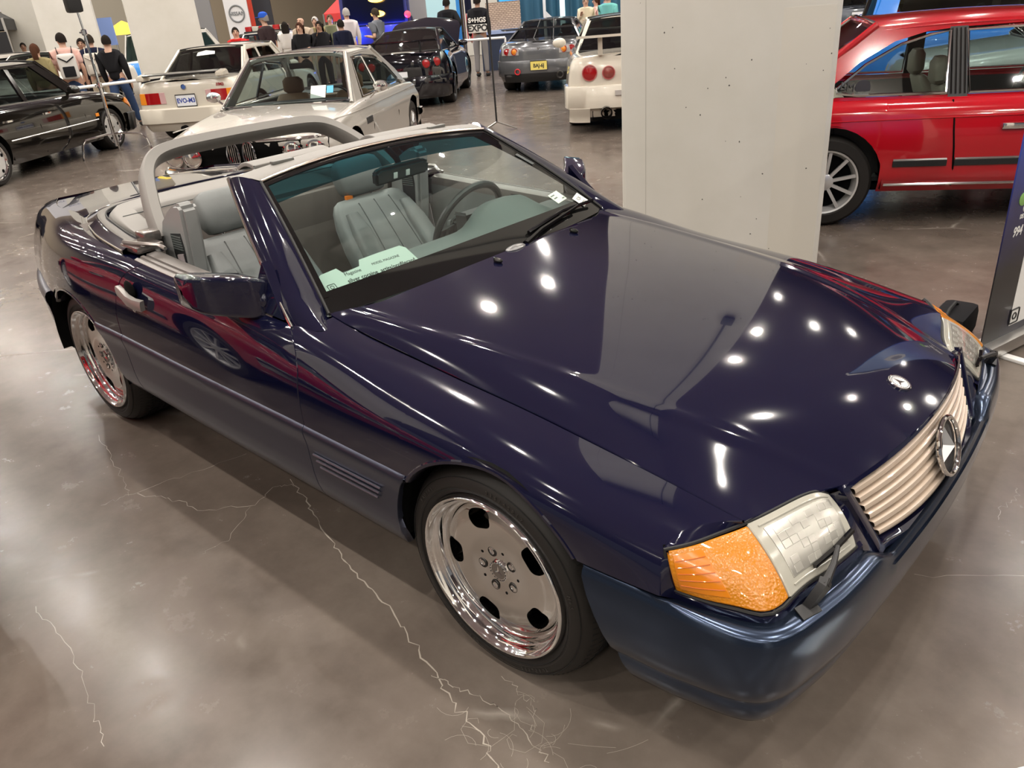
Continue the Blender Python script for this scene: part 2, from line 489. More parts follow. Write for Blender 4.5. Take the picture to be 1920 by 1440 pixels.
# round badge on the hood
def hood_frame(x, y):
    e = .01; px = Vector((2 * e, 0, hood_z(x + e, y) - hood_z(x - e, y))); py = Vector((0, 2 * e, hood_z(x, y + e) - hood_z(x, y - e)))
    return frame((x, y, hood_z(x, y)), py * -1, px)      # local y towards the nose
def star_mb(r, t, depth, bevel=.6):
    """three-pointed star, faceted"""
    s_ = MB(); c = (0, 0, depth)
    pts = []
    for k in range(6):
        a = pi / 2 + k * pi / 3; rr = r if k % 2 == 0 else t
        pts.append((rr * cos(a), rr * sin(a), 0.0))
    b = s_.add(pts + [c], [])
    for k in range(6): s_.f.append([b + k, b + (k + 1) % 6, b + 6]); s_.m.append(0)
    return s_
bd = thing('hood_badge', None, None); bd.parent = hood
Mb = hood_frame(.680, 0)
w = MB(); w.lathe([(.0305, 0), (.0305, .004), (.028, .0055), (.0255, .0045)], 32, 'z'); w.build('badge_rim', CHROME, bd, M=Mb)
w = MB(); w.lathe([(.0255, .0042), (.019, .0044), (.0185, .0038), (.0001, .0038)], 32, 'z'); w.build('badge_field', mat('badge_white', (.6, .6, .6), .3, .5), bd, M=Mb)
w = star_mb(.0178, .0035, .004); w.v = [(a, b, c + .004) for a, b, c in w.v]; w.build('star', CHROME, bd, smooth=0, M=Mb @ Matrix.Rotation(pi, 4, 'Z'))
w = MB()
for k in range(26):
    a = k * 2 * pi / 26; w.tube([(.022 * cos(a) - .0016 * sin(a), .022 * sin(a) + .0016 * cos(a), .0048), (.022 * cos(a) + .0016 * sin(a), .022 * sin(a) - .0016 * cos(a), .0048)], .0009, 4)
w.build('laurel_ring', mat('badge_grey', (.12, .12, .13), .4, .3), bd, M=Mb)

# ---- grille in the nose of the hood
def gr_top(y): a = min(1, abs(y) / .414); return (.770 - .054 * a ** 2.2, y, .643 - .015 * a ** 2)
def gr_bot(y): a = min(1, abs(y) / .362); return (.824 - .044 * a ** 2.2, y, .466 + .020 * a ** 2)
def gr_pt(f, v, off=0.0, grow=0.0):
    """f -1..1 across, v 0 top .. 1 bottom on the grille plane; off: outwards"""
    t = np.array(gr_top(f * (.414 + grow))); b = np.array(gr_bot(f * (.362 + grow)))
    p = t + (b - t) * v
    return p + off * np.array((.93, 0, .36))
FR = 25
fs_ = np.linspace(-1, 1, FR)
# painted surround: hood lip -> opening
outer = []; inner = []; back = []
def ring_loop(fun_top, fun_right, fun_bot, fun_left):
    return fun_top + fun_right + fun_bot + fun_left
def loop(gx, vt, vb, off, hood_lip=False):
    L = []
    for f in fs_:
        if hood_lip:
            y = f * .436; x = hood_front(y); L.append((x + .003, y, hood_z(x, y) - .003))
        else: L.append(gr_pt(f, vt, off, gx))
    for v in np.linspace(vt, vb, 12)[1:-1]: L.append(gr_pt(1, v, off, gx))
    for f in fs_[::-1]: L.append(gr_pt(f, vb, off, gx))
    for v in np.linspace(vb, vt, 12)[1:-1]: L.append(gr_pt(-1, v, off, gx))
    return np.array(L)
l0 = loop(.022, -.06, 1.16, .012, True)
l0[FR:] = loop(.044, -.16, 1.19, -.004)[FR:]
l1 = loop(.040, -.11, 1.175, .010); l2 = loop(.018, -.05, 1.09, .013); l3 = loop(.006, -.015, 1.025, .004); l4 = loop(.004, -.01, 1.02, -.05)
m = MB(); m.grid([l0, l1, l2, l3, l4], cv=True)
gsur = m.build('grille_surround', NAVY, HERO, smooth=50)
GR = thing('grille', None, None); GR.parent = HERO
m = MB(); m.grid([[gr_pt(f, v, -.05, .01) for f in fs_] for v in (-.05, 1.05)]); m.build('grille_back', VOID, GR)
nsl = 6
for k in range(nsl):
    v0 = .015 + k * .985 / nsl; v1 = v0 + .985 / nsl
    a, b = v0 + .006, v1 - .030
    prof = [(a, -.030), (a, .000), (a + .010, .006), (a + .025, .0085), (a + (b - a) * .5, .0075), (b - .025, .0055), (b - .008, .002), (b, -.006), (b, -.030)]
    m = MB()
    hole = []
    m.grid([[gr_pt(f * .995, v, o) for v, o in prof] for f in np.linspace(-1, 1, 40)])
    m.build('slat', BEIGE, GR, smooth=50)
# star emblem
Ms = frame(Vector(gr_pt(0, .47, .008)), (0, 1, 0), (-.30, 0, .954), (.954, 0, .30))
EM = thing('star_emblem', None, None); EM.parent = HERO
m = MB(); a_ = np.arange(48) * 2 * pi / 48
m.tube([(.074 * cos(a), .074 * sin(a), .018) for a in a_], .0062, 10, closed=True); m.build('ring', CHROME, EM, M=Ms)
m = MB(); m.lathe([(.073, .010), (.001, .004)], 40, 'z'); m.build('backing', mat('emblem_back', (.02, .02, .022), .25), EM, M=Ms)
m = star_mb(.072, .014, .024); m.v = [(a, b, c + .008) for a, b, c in m.v]; m.build('star', mat('star_metal', (.72, .72, .72), .28, .8), EM, smooth=0, M=Ms)

# ---- headlamp clusters: one shell from the fender round to the grille
LT = [(.503, .846, .632), (.538, .797, .632), (.566, .742, .634), (.596, .684, .638), (.628, .592, .639), (.655, .505, .637), (.672, .470, .630), (.684, .452, .618)]
LB = [(.522, .848, .540), (.600, .833, .534), (.664, .811, .530), (.708, .790, .528), (.724, .760, .532), (.727, .735, .534), (.748, .620, .536), (.771, .492, .537)]
LTs = Sp([0, .13, .26, .40, .6, .80, .92, 1], LT); LBs = Sp([0, .12, .24, .33, .385, .42, .68, 1], LB)
def lamp_pt(s, v, off=0.0, bulge=.012):
    a = LTs(s)[0]; b = LBs(s)[0]; e = 1e-3
    p = a + (b - a) * v
    tx = (LTs(s + e)[0] + LBs(s + e)[0] - LTs(s - e)[0] - LBs(s - e)[0]); n = np.cross(tx, b - a); n /= np.linalg.norm(n)
    if n[0] + n[1] < 0: n = -n
    return (p + n * (off + bulge * 4 * v * (1 - v))) * np.array((1, -1, 1))
JS = lambda v: .405 + .02 * v       # amber / clear joint
def lamp_patch(s0, s1, v0, v1, off, n=20, k=10, rnd=0.0):
    G = []
    for u in np.linspace(0, 1, n):
        row = []
        for w in np.linspace(0, 1, k):
            v = v0 + (v1 - v0) * w
            a = s0(v) if callable(s0) else s0; b = s1(v) if callable(s1) else s1
            row.append(lamp_pt(a + (b - a) * u, v, off))
        G.append(row)
    return np.array(G)
cl = (.3, 0, .4)
for sgn in (1, -1):
    lp = thing('headlamp_unit', None, None); lp.parent = HERO
    def put(mb, name, mt, par=lp, **k):
        return (mb if sgn > 0 else mb.mirrored()).build(name, mt, par, **k)
    m = MB(); m.panel(lamp_patch(.02, lambda v: JS(v) - .006, .05, .95, .004, 26, 12), d=.02, cen=cl)
    ind = put(m, 'indicator_lens', AMBER)
    m = MB(); m.panel(lamp_patch(.035, lambda v: .155 + .06 * v, .12, .86, .0055, 12, 10), d=.003, lip=.001, cen=cl); put(m, 'reflector_panel', mat('amber_bright', (.58, .18, .006), .2, coat=.6), ind)
    m = MB()
    for v in np.linspace(.24, .76, 5): m.tube([lamp_pt(.04 + (.11 + .06 * v) * u, v, .0062) for u in np.linspace(0, 1, 8)], .0012, 5)
    put(m, 'lens_ribs', AMBERD, ind)
    # clear lamp: outer bezel of the glass, inner optic field with block facets
    m = MB(); m.panel(lamp_patch(lambda v: JS(v) + .006, .985, .03, .97, .005, 26, 12), d=.02, cen=cl)
    hl = put(m, 'headlamp_lens', LENS)
    m = MB(); m.panel(lamp_patch(lambda v: JS(v) + .055, .93, .15, .83, .0065, 24, 12), d=.004, lip=.001, cen=cl); put(m, 'optic_field', REFLECT, hl)
    rr = random.Random(5); m = MB()
    for i in range(8):
        for j in range(6):
            s0 = .50 + i * .052; v0 = .19 + j * .105
            if rr.random() < .40: continue
            h = .0070 + rr.random() * .0006
            m.panel(lamp_patch(s0, s0 + .047, v0, v0 + .095, h, 3, 3), d=.003, lip=.0008, cen=cl)
    put(m, 'optic_block', mat('optic_block', (.40, .39, .35), .22, .35, coat=.8), hl, smooth=0)
    for v, o in ((.10, .0062), (.90, .0062)):
        m = MB(); m.tube([lamp_pt(JS(v) + .04 + (.94 - JS(v) - .04) * u, v, o) for u in np.linspace(0, 1, 16)], .0022, 6); put(m, 'lens_bead', LENS, hl)
    # dark gasket around both lenses
    m = MB()
    per = [lamp_pt(s, .0, .001, 0) for s in np.linspace(0, 1, 24)] + [lamp_pt(1, v, .001, 0) for v in np.linspace(0, 1, 8)[1:]] + [lamp_pt(s, 1, .001, 0) for s in np.linspace(1, 0, 24)[1:]] + [lamp_pt(0, v, .001, 0) for v in np.linspace(1, 0, 8)[1:-1]]
    m.tube(per, .0042, 6, closed=True); put(m, 'gasket', SEAL)
    m = MB(); m.grid(lamp_patch(-.01, 1.01, -.02, 1.02, -.015, 20, 6)); put(m, 'housing', VOID)
    # headlamp wiper
    hw = thing('headlamp_wiper', None, None); hw.parent = HERO
    pv = np.array((.757, -.700, .515)); knee = np.array((.772, -.672, .555)); tip = lamp_pt(.80, .80, .022)
    b0 = lamp_pt(.60, .86, .016); b1 = lamp_pt(.96, .72, .016)
    m = MB(); m.sweep([pv + (-.012, -.002, -.022), pv, knee, knee + (tip - knee) * .12], [(-.012, -.009), (.012, -.009), (.010, .009), (-.010, .009)], up=(1, 0, .3)); put(m, 'wiper_base', BLACKP, hw)
    m = MB(); m.tube([knee, knee + (tip - knee) * .5 + (.004, 0, .004), tip], [.010, .007, .005], 8); put(m, 'wiper_arm', BLACKP, hw)
    m = MB(); m.sweep([b0, (b0 + b1) / 2 + np.array((.003, -.002, 0)), b1], [(-.005, -.004), (.005, -.004), (.003, .005), (-.003, .005)], up=(.9, -.3, .3)); m.tube([tip, (b0 + b1) / 2], .005, 6); put(m, 'wiper_blade', BLACKG, hw)

# painted web between lamp and grille
G = []
for v in np.linspace(-.02, 1.05, 14):
    a = lamp_pt(.995, min(1, max(0, v)), -.004); b = np.array(gr_pt(-1, -.08 + 1.2 * v, .002, .040)); G.append([a + (-.01, .0, 0), a, a * .5 + b * .5 + (.004, 0, .002), b, b + (-.012, .006, 0)])
both_sides('nose_web', MB().grid(G), NAVY)
# painted nose under the lamps (between lamp and bumper)
G = []
for s in np.linspace(-.04, 1.06, 40):
    t = LBs(s)[0] * (1, -1, 1); up = lamp_pt(s, .96, -.006); lo = np.array((t[0] + .008, t[1] - .002, t[2] - .050))
    mid = np.array((t[0] + .004, t[1] - .003, t[2] - .006))
    G.append([up, mid, (mid + lo) / 2, lo])
both_sides('nose_strip', MB().grid(G), NAVY)
# fender lip rolling down to the lamp
E_ = SPF[-1]; G = []
for k in range(len(E_)):
    t = k / (len(E_) - 1)
    if t < .50:
        v = min(1.25, 1.25 - t / .50 * 1.25); q = lamp_pt(0, min(v, 1), .001, 0) + np.array((.010, 0, -.09 * max(0, v - 1)))
    else:
        q = lamp_pt((t - .50) / .50 * .405, -.015, .0)
    G.append([E_[k], E_[k] * .6 + q * .4 + (0, -.002, .002), q, q + (-.012, .006, -.012)])
both_sides('lamp_brow', MB().grid(G), NAVY)

# ---- front bumper
BC = [(.325, .897), (.44, .893), (.55, .886), (.63, .874), (.691, .858), (.730, .836), (.757, .802), (.776, .755), (.793, .68), (.808, .60), (.822, .45), (.832, .30), (.839, .15), (.841, 0)]
bcp = path_sp([(x, -y, 0) for x, y in BC] + [(x, y, 0) for x, y in BC[-2::-1]], 160)
bn = np.gradient(bcp, axis=0); bn = np.stack([bn[:, 1], -bn[:, 0], 0 * bn[:, 0]], -1); bn /= np.linalg.norm(bn, axis=1, keepdims=True)
def bump_prof(s, c):
    """s: 0 at the side .. 1 at the nose; c: 1 under the grille, where the top edge dips"""
    sh = .006 + .040 * s - .012 * c; d = .060 * c; e = .036 * c; g = .026 * s
    return [(-sh - .04, .516 - d - g), (-sh - .006, .532 - d - g), (-sh, .5365 - d - g), (-sh * .5, .535 - .7 * d - g), (-.006, .5315 - e - g), (.0, .524 - e - g), (.004, .511 - e - g), (.008, .465 - .3 * e), (.009, .42), (.005, .37), (-.004, .335), (-.014, .320), (-.020, .312), (-.0185, .305), (-.020, .285), (-.030, .255), (-.038, .240), (-.060, .236), (-.11, .245)]
G = []
for p, n_ in zip(bcp, bn):
    s = float(np.clip((p[0] - .45) / .30, 0, 1)); s = s * s * (3 - 2 * s)
    c = float(np.clip((.47 - abs(p[1])) / .10, 0, 1)); c = c * c * (3 - 2 * c)
    if n_[0] < -.0: n_ = -n_
    row = []
    for o, z in bump_prof(s, c):
        ex = 0
        if z < .50: ex = (.50 - z) * .42 * max(0, 1 - (p[0] - .325) / .25)    # lower rear corner runs forward
        row.append((p[0] + n_[0] * o + ex, p[1] + n_[1] * o, z))
    G.append(row)
m = MB(); m.grid(G, flip=True)
bump_ob = m.build('front_bumper', SATINF, HERO, smooth=60)
m = MB(); m.grid([[g[12], np.array(g[12]) + (0, 0, -.003)] for g in G]); m.build('bumper_seam', SEAL, bump_ob)
# small black plastic pads at the headlamp wiper cut-outs
for sg in (1, -1):
    m = MB(); m.prism([(-.03, -.012), (.022, -.016), (.030, .014), (-.024, .018)], 0, .003)
    q = np.array((.760, -.712 * sg, .5115)); m.build('wiper_cutout', BLACKP, bump_ob, M=frame(q, (.25, .95 * sg, 0), (-.95, .25 * sg, 0), (.25, 0, .97)))
# ---- lower cladding along the sills and wheel arches
def clad_prof(x):
    w = 0.0
    return [(-.004, .014), (.004, .008), (.009, -.002), (.010, -.012), (.007, -.030), (.003, -.055), (.001, -.11), (-.001, -.16), (-.006, -.20), (-.016, -.235), (-.030, -.262), (-.045, -.280), (-.075, -.284)]
def clad_point(x, o, dz):
    y, z = K0(x)[0]; return (x, -(y + o), z + dz)
def clad_grid(cols, n_z=26):
    G = []
    for x, zb in cols:
        pr = clad_prof(x); zt = K0(x)[0][1]
        zz = np.array([q[1] for q in pr])[::-1]; oo = np.array([q[0] for q in pr])[::-1]
        lo = -.284 if zb is None else max(-.284, zb - zt)
        D = .014 - (np.linspace(0, 1, n_z) ** 1.4) * (.014 - lo)
        G.append([clad_point(x, float(np.interp(d, zz, oo)), d) for d in D])
    return np.array(G)
def below(A, zs, side):   # arch edge below the cladding top, as columns
    out = []
    for z in zs:
        c = sqrt(max(0, 1 - ((z - A[1]) / A[3]) ** 2)) * A[2]
        out.append((A[0] + side * c, z))
    return out
fa_b = below(FA, np.linspace(.362, .548, 12), -1)          # rear flank of the front arch
ra_f = below(RA, np.linspace(.362, .582, 12), 1)
m = MB()
c1 = [(x, None) for x in np.linspace(-.712, FA[0] - FA[2] - .035, 14)]
xe0 = FA[0] - FA[2]
c1 += [(xe0 - .03, None), (xe0 - .012, .285), (xe0 - .001, .33)] + fa_b
m.panel(clad_grid(c1), edges=(1, 1, 1, 1), lip=.003)
cladf = both_sides('fender_cladding', m, SATIN)
m = MB(); c2 = [(x, None) for x in np.linspace(-1.955, -.718, 40)]
m.panel(clad_grid(c2), lip=.003); both_sides('door_cladding', m, SATIN)
m = MB(); xr0 = RA[0] + RA[2]
c3 = [(x, None) for x in np.linspace(-1.961, xr0 + .035, 8)] + [(xr0 + .03, None), (xr0 + .012, .30), (xr0 + .001, .34)] + ra_f
m.panel(clad_grid(c3), lip=.003); both_sides('rear_cladding', m, SATIN)
# vent louvres ahead of the door
for sg in (1, -1):
    for k in range(3):
        z = .493 - k * .0185; x0 = -.684 + k * .013; x1 = -.366 - k * .009
        m = MB(); m.panel([[(x, -(.9075), z - .001), (x, -(.900), z - .0135)] for x in np.linspace(x0, x1, 8)], d=.002, lip=.001)
        v = (m if sg > 0 else m.mirrored()).build('vent_slot', DASHD, cladf[0] if sg > 0 else cladf[1])
        m = MB(); m.tube([(x, -.9115, z - .0145) for x in np.linspace(x0, x1, 6)], .0036, 6)
        (m if sg > 0 else m.mirrored()).build('vent_bar', mat('vent_edge', (.16, .17, .21), .25, .7), cladf[0] if sg > 0 else cladf[1])
# sill between the wheels, under tray, wheel houses
m = MB(); m.box((-2.1, -.80, .235), (-.36, .80, .30)); m.box((-2.1, -.80, .24), (.55, .80, .27)); m.box((-3.4, -.70, .25), (-2.1, .70, .30)); m.build('floor_pan', VOID, HERO)
for A in (FA, RA):
    m = MB(); a = np.linspace(-.15, pi + .15, 26)
    m.grid([[(A[0] + (A[2] + .012) * cos(t), y, A[1] + (A[3] + .010) * sin(t)) for t in a] for y in (-.885, -.56)])
    m.grid([[(A[0] + .36 * cos(t) * r, -.56, A[1] + .34 * sin(t) * r) for t in np.linspace(0, 2 * pi, 26)] for r in (.01, 1)])
    both_sides('wheel_housing', m, VOID)

# ---- rear bumper, trunk lid and tail
RB = [(-2.842, .868), (-3.05, .822), (-3.25, .762), (-3.42, .700), (-3.53, .635), (-3.59, .52), (-3.615, .35), (-3.62, 0)]
rb = path_sp([(x, -y, 0) for x, y in RB] + [(x, y, 0) for x, y in RB[-2::-1]], 90)
rn = np.gradient(rb, axis=0); rn = np.stack([-rn[:, 1], rn[:, 0], 0 * rn[:, 0]], -1); rn /= np.linalg.norm(rn, axis=1, keepdims=True)
if rn[0][1] > 0: rn = -rn
PR = [(-.05, .59), (-.004, .602), (.008, .597), (.018, .58), (.020, .56), (.014, .53), (.012, .48), (.008, .42), (-.002, .36), (-.02, .31), (-.05, .28), (-.10, .275)]
m = MB(); m.grid([[(p[0] + n_[0] * o, p[1] + n_[1] * o, z) for o, z in PR] for p, n_ in zip(rb, rn)]); m.build('rear_bumper', SATIN, HERO, smooth=60)
# tail panel between the quarters
G = []
for v in np.linspace(0, 1, 12):
    z = .58 + v * .31; x = -3.55 - .03 * sin(v * pi)
    s = section(-3.55, False)(v)[0]
    G.append([(x, y * s[0], s[1]) for y in np.linspace(-1, 1, 21)])
m = MB(); m.grid(G); m.build('tail_panel', NAVY, HERO)
for sg in (1, -1):
    m = MB(); m.box((-3.585, -.46 * sg - .14, .64), (-3.54, -.46 * sg + .14, .78), bev=.02); m.build('tail_lamp', REDLENS, HERO)
def tz(x, y): return .930 - .035 * max(0, -x - 2.95) / .6 - .022 * (abs(y) / .6) ** 2
def trunk_front(y): return lin(abs(y), [0, .25, .45, .56, .61], [-2.918, -2.913, -2.885, -2.818, -2.77])
m = MB(); G = []
for f in np.linspace(-1, 1, 31):
    row = []
    for u in np.linspace(0, 1, 24):
        x = trunk_front(f * .60) * (1 - u) - 3.52 * u; w = lin(x, [-3.52, -3.4, -3.2, -2.9, -2.72], [.475, .522, .578, .605, .640]); row.append((x, f * w, tz(x, f * .58)))
    G.append(row)
m.panel(G, d=.03)
trunk = m.build('trunk_lid', NAVY, HERO)

# painted deck skirt under the seams beside trunk and tonneau
G = []
for x in np.linspace(-3.55, -1.86, 40):
    y, z = K4R(x)[0]; G.append([(x, -(y + .004), z - .007), (x, -(y - .06), z - .006), (x, -(y - .16), z - .008)])
both_sides('deck_edge', MB().grid(G), NAVY)
# ---- tonneau: body coloured rim with a pale padded cover inside
TO = [(-1.92, .824), (-2.1, .800), (-2.3, .766), (-2.45, .728), (-2.60, .684), (-2.72, .630), (-2.80, .56), (-2.87, .45), (-2.90, .25), (-2.905, 0)]
TI = [(-1.95, .725), (-2.1, .706), (-2.3, .668), (-2.45, .636), (-2.58, .602), (-2.68, .556), (-2.74, .50), (-2.79, .40), (-2.815, .22), (-2.82, 0)]
to = path_sp([(x, -y, .918) for x, y in TO] + [(x, y, .918) for x, y in TO[-2::-1]], 80)
ti = path_sp([(x, -y, .925) for x, y in TI] + [(x, y, .925) for x, y in TI[-2::-1]], 80)
m = MB(); G = []
for a, b in zip(to, ti):
    a = a + np.array((0, 0, -.006)); G.append([a + (0, 0, -.025), a, a * .97 + b * .03 + (0, 0, .006), a * .6 + b * .4 + (0, 0, .010), a * .3 + b * .7 + (0, 0, .010), b + (0, 0, .002), b + (0, 0, -.02)])
m.grid(G); ton = m.build('tonneau_rim', NAVY, HERO, smooth=50)
m = MB(); m.tube(to + (0, 0, -.001), .0035, 6); m.build('chrome_bead', CHROME, ton)
m = MB(); m.tube(ti + (0, 0, .004), .004, 6); m.build('inner_bead', SEAL, ton)
def cover_row(q):
    y = q[1]; x0 = q[0] + .004; 
    return x0
m = MB(); G = []
ypad = ti[:, 1] * .985
for (x, y, z) in ti:
    xf = -2.06 if abs(y) > .62 else -2.06 - .46 * min(1, (.62 - abs(y)) / .12)
    xf = max(xf, x + .01)
    row = []
    for u in np.linspace(0, 1, 18):
        zz = .912 + .030 * sin(min(1, u * 4) * pi / 2) * (1 if u < .9 else 1 - (u - .9) * 2.5)
        row.append((x + (xf - x) * u, y * .985, zz + .004 * (1 - (y / .7) ** 2)))
    row.append((xf + .012, y * .985, row[-1][2] - .03)); row.append((xf + .0, y * .985, row[-1][2] - .10)); row.append((xf - .05, y * .985, row[-1][2] - .1))
    G.append(row)
m.grid(G); cov = m.build('soft_top_cover', VINYL, HERO, smooth=60)
m = MB(); m.tube([(-2.40, y, .947 - .004 * (y / .7) ** 2) for y in np.linspace(-.60, .60, 12)], .0025, 5); m.build('cover_seam', LEATHD, cov)
# ================================================================== windscreen, cabin and wheels of the blue convertible
WB = lambda f: np.array((-.675 - .090 * abs(f) ** 2.2, .712 * f, .868 - .020 * f * f))
WT = lambda f: np.array((-1.315 + .045 * abs(f) ** 2.5, .552 * f, 1.205 - .030 * f * f))
def ws_pt(f, v, off=0.0):
    a, b = WB(f), WT(f); p = a + (b - a) * v
    n = np.array((.46, .12 * f, .88)); n /= np.linalg.norm(n)
    return p + n * (off + .022 * 4 * v * (1 - v) * (1 - .5 * f * f))
WS = thing('windscreen', None, None); WS.parent = HERO
fs2 = np.linspace(-1, 1, 41)
gl = glassmat('windscreen_glass', (.78, .90, .87), .0)
m = MB(); m.grid([[ws_pt(f, v) for f in fs2] for v in np.linspace(.135, .80, 16)]); gl_ob = m.build('glass', gl, WS)
m = MB(); m.grid([[ws_pt(f, v) for f in fs2] for v in np.linspace(.80, .965, 6)]); m.build('sun_band', glassmat('sun_band_glass', (.045, .20, .24), .015), WS)
m = MB(); m.grid([[ws_pt(f, v) for f in fs2] for v in np.linspace(-.01, .135, 5)]); m.build('black_border', mat('frit', (.006, .006, .006), .04, spec=.5), WS)
m = MB()
for sg in (1, -1):
    m.grid([[ws_pt(sg * f, v, .001) for v in np.linspace(.10, 1, 24)] for f in (.965, 1.0)])
m.grid([[ws_pt(f, v, .001) for f in fs2] for v in (.955, 1.0)])
m.build('side_border', mat('frit', (.006, .006, .006), .04), WS)
# painted pillars
OB = np.array((-.812, .818, .852)); OT = np.array((-1.398, .594, 1.186))
def pil(v, u):
    """u 0 outer edge .. 1 glass edge"""
    o = OB + (OT - OB) * v; o = o + np.array((.0, .012, .012)) * 4 * v * (1 - v)
    g = ws_pt(1, v, .004)
    p = o + (g - o) * u
    return p + np.array((.3, .45, .6)) * .024 * sin(pi * min(1, u * 1.15)) ** .8
m = MB(); G = []
for v in np.linspace(-.035, 1.0, 34):
    fl = max(0, .12 - v) / .12
    row = [pil(v, u) + np.array((.045 * sin(pi * u) - .004, 0, -.012)) * fl ** 1.5 for u in np.linspace(0, 1, 14)]
    o = row[0]; row = [o + (-.018, -.060, -.01), o + (-.014, -.02, -.004)] + row
    G.append(row)
m.grid(G)
m.fan(G[-1]); m.mirrored()
both_sides('windscreen_pillar', m, NAVY, smooth=50)
# chrome edge and seal behind the pillar
m = MB(); m.tube([pil(v, 0) + np.array((-.003, .004, .001)) for v in np.linspace(-.03, 1.0, 20)], .0045, 8); both_sides('pillar_trim', m, CHROME)
m = MB(); m.tube([pil(v, 0) + np.array((-.014, -.004, -.002)) for v in np.linspace(-.0, 1.0, 20)], .008, 8); both_sides('pillar_seal', m, SEAL)
m = MB(); m.tube([ws_pt(1, v, .004) for v in np.linspace(0, 1, 20)], .005, 6); both_sides('glass_seal', m, SEAL)
# header rail: pale cover on top, chrome strip along the glass
HB = lambda f: np.array((-1.462 + .066 * f * f, .592 * f, 1.208 - .020 * f * f))
m = MB(); G = []
for f in np.linspace(-1, 1, 31):
    a = ws_pt(f, 1.0, .003); b = HB(f)
    G.append([a + (.004, 0, -.006), a + (-.006, 0, .004), a * .7 + b * .3 + (0, 0, .008), a * .3 + b * .7 + (0, 0, .008), b, b + (-.004, 0, -.022), b + (.05, 0, -.030), a + (-.02, 0, -.03)])
m.grid(G, cv=True); hd = m.build('header_rail', VINYL, HERO, smooth=50)
m = MB(); m.tube([ws_pt(f, 1.0, .005) for f in np.linspace(-1, 1, 31)], .0055, 8); m.build('chrome_strip', mat('rose_chrome', (.80, .68, .60), .12, 1.0), hd)
for y in (-.385, .385):
    m = MB(); a = HB(y / .592); m.box((-.012, -.045, 0), (.012, .045, .012), bev=.004); m.build('roof_latch', mat('latch_grey', (.12, .12, .11), .4), hd, M=Matrix.Translation((a[0] + .05, y, a[2] + .004)))
for y in (-.28, .30):
    m = MB(); m.panel([[(-1.47 - .12 * u, y + .17 * w, 1.205 - .012 * u - .012 * abs(y + .17 * w) + .014 * sin(pi * u)) for u in np.linspace(0, 1, 6)] for w in np.linspace(-1, 1, 9)], d=.014, cen=(-1.5, 0, 1)); m.build('sun_visor', VINYL, HERO)
# interior mirror
IM = thing('rear_view_mirror', None, None); IM.parent = HERO
Mi = frame((-1.232, .035, 1.100), (0, 1, 0), (.2, 0, .98), None)
m = MB(); m.prism([(-.135, -.030), (.135, -.024), (.140, .020), (.11, .034), (-.11, .036), (-.140, .022)], -.018, .016, bev=.010); m.build('mirror_shell', mat('mirror_shell', (.05, .055, .055), .35), IM, M=Mi, smooth=60)
for x in (-.045, .018):
    m = MB(); m.box((x - .010, -.012, .0165), (x + .010, .012, .020), bev=.002); m.build('map_light', WHITEPL, IM, M=Mi)
m = MB(); m.tube([(-1.235, .035, 1.115), (-1.25, .035, 1.15), (-1.29, .03, 1.185)], .012, 8); m.build('stem', BLACKP, IM)
# stickers on the glass and show cards behind it
def ws_card(name, label, f, v, w, h, rot, matl, off=.002):
    p = Vector(ws_pt(f, v, off)); ux = Vector(ws_pt(f + .02, v)) - Vector(ws_pt(f - .02, v)); uy = Vector(ws_pt(f, v + .02)) - Vector(ws_pt(f, v - .02))
    M_ = frame(p, -ux if False else ux, uy) @ Matrix.Rotation(rot, 4, 'Z')
    mm = MB(); mm.box((-w / 2, -h / 2, 0), (w / 2, h / 2, .0008)); o = mm.build(name, matl, WS, M=M_)
    if label: o['label'] = label
    return o, M_
st, Ms_ = ws_card('inspection_sticker', 'pale green windscreen sticker', .735, .205, .085, .055, radians(8), mat('sticker_green', (.62, .74, .60), .5))
m = MB()
for k, (x, w, c) in enumerate(((-.02, .035, 0), (-.018, .03, 0), (.026, .02, 0))): m.box((x - w / 2, .012 - .016 * k, .001), (x + w / 2, .018 - .016 * k, .0014))
m.build('print', mat('sticker_print', (.12, .16, .14), .6), st, M=Ms_)
st2, Ms2 = ws_card('white_sticker', 'white paper sticker with black print', .90, .125, .080, .060, radians(14), WHITEP, .003)
text_mesh('lettering', 'R2K', .024, INK, Ms2 @ Matrix.Translation((0, .008, .001)), st2, .0002)
text_mesh('lettering', 'em+g', .018, INK, Ms2 @ Matrix.Translation((0, -.014, .001)), st2, .0002)
st3, Ms3 = ws_card('toll_tag', None, .93, .60, .085, .022, radians(-68), mat('tag_dark', (.05, .06, .06), .4))

# show card lying on the dash
CDG = mat('card_mint', (.50, .57, .51), .6)
Mcd = frame((-.898, -.425, .897), (.06, 1, 0), (-.75, .05, .62)) @ Matrix.Scale(.90, 4)
m = MB(); m.prism([(-.215, -.055), (.205, -.055), (.185, .035), (.165, .052), (.06, .050), (-.03, .046), (-.045, .020), (-.12, .012), (-.135, .040), (-.205, .034), (-.285, -.01), (-.255, -.012)], 0, .0015); card = m.build('show_card', CDG, HERO, M=Mcd)
card['label'] = 'pale mint card with handwriting on the dash'
text_mesh('lettering', 'silver cocaine  artits/profilecard', .0245, INK, Mcd @ Matrix.Translation((.03, -.028, .0018)), card, .0003, .0004)
text_mesh('lettering', 'MODEL MAGAZINE', .015, INK, Mcd @ Matrix.Translation((.07, .010, .0018)), card, .0003)
text_mesh('lettering', 'Magazine', .020, INK, Mcd @ Matrix.Translation((-.085, .003, .0018)), card, .0003)
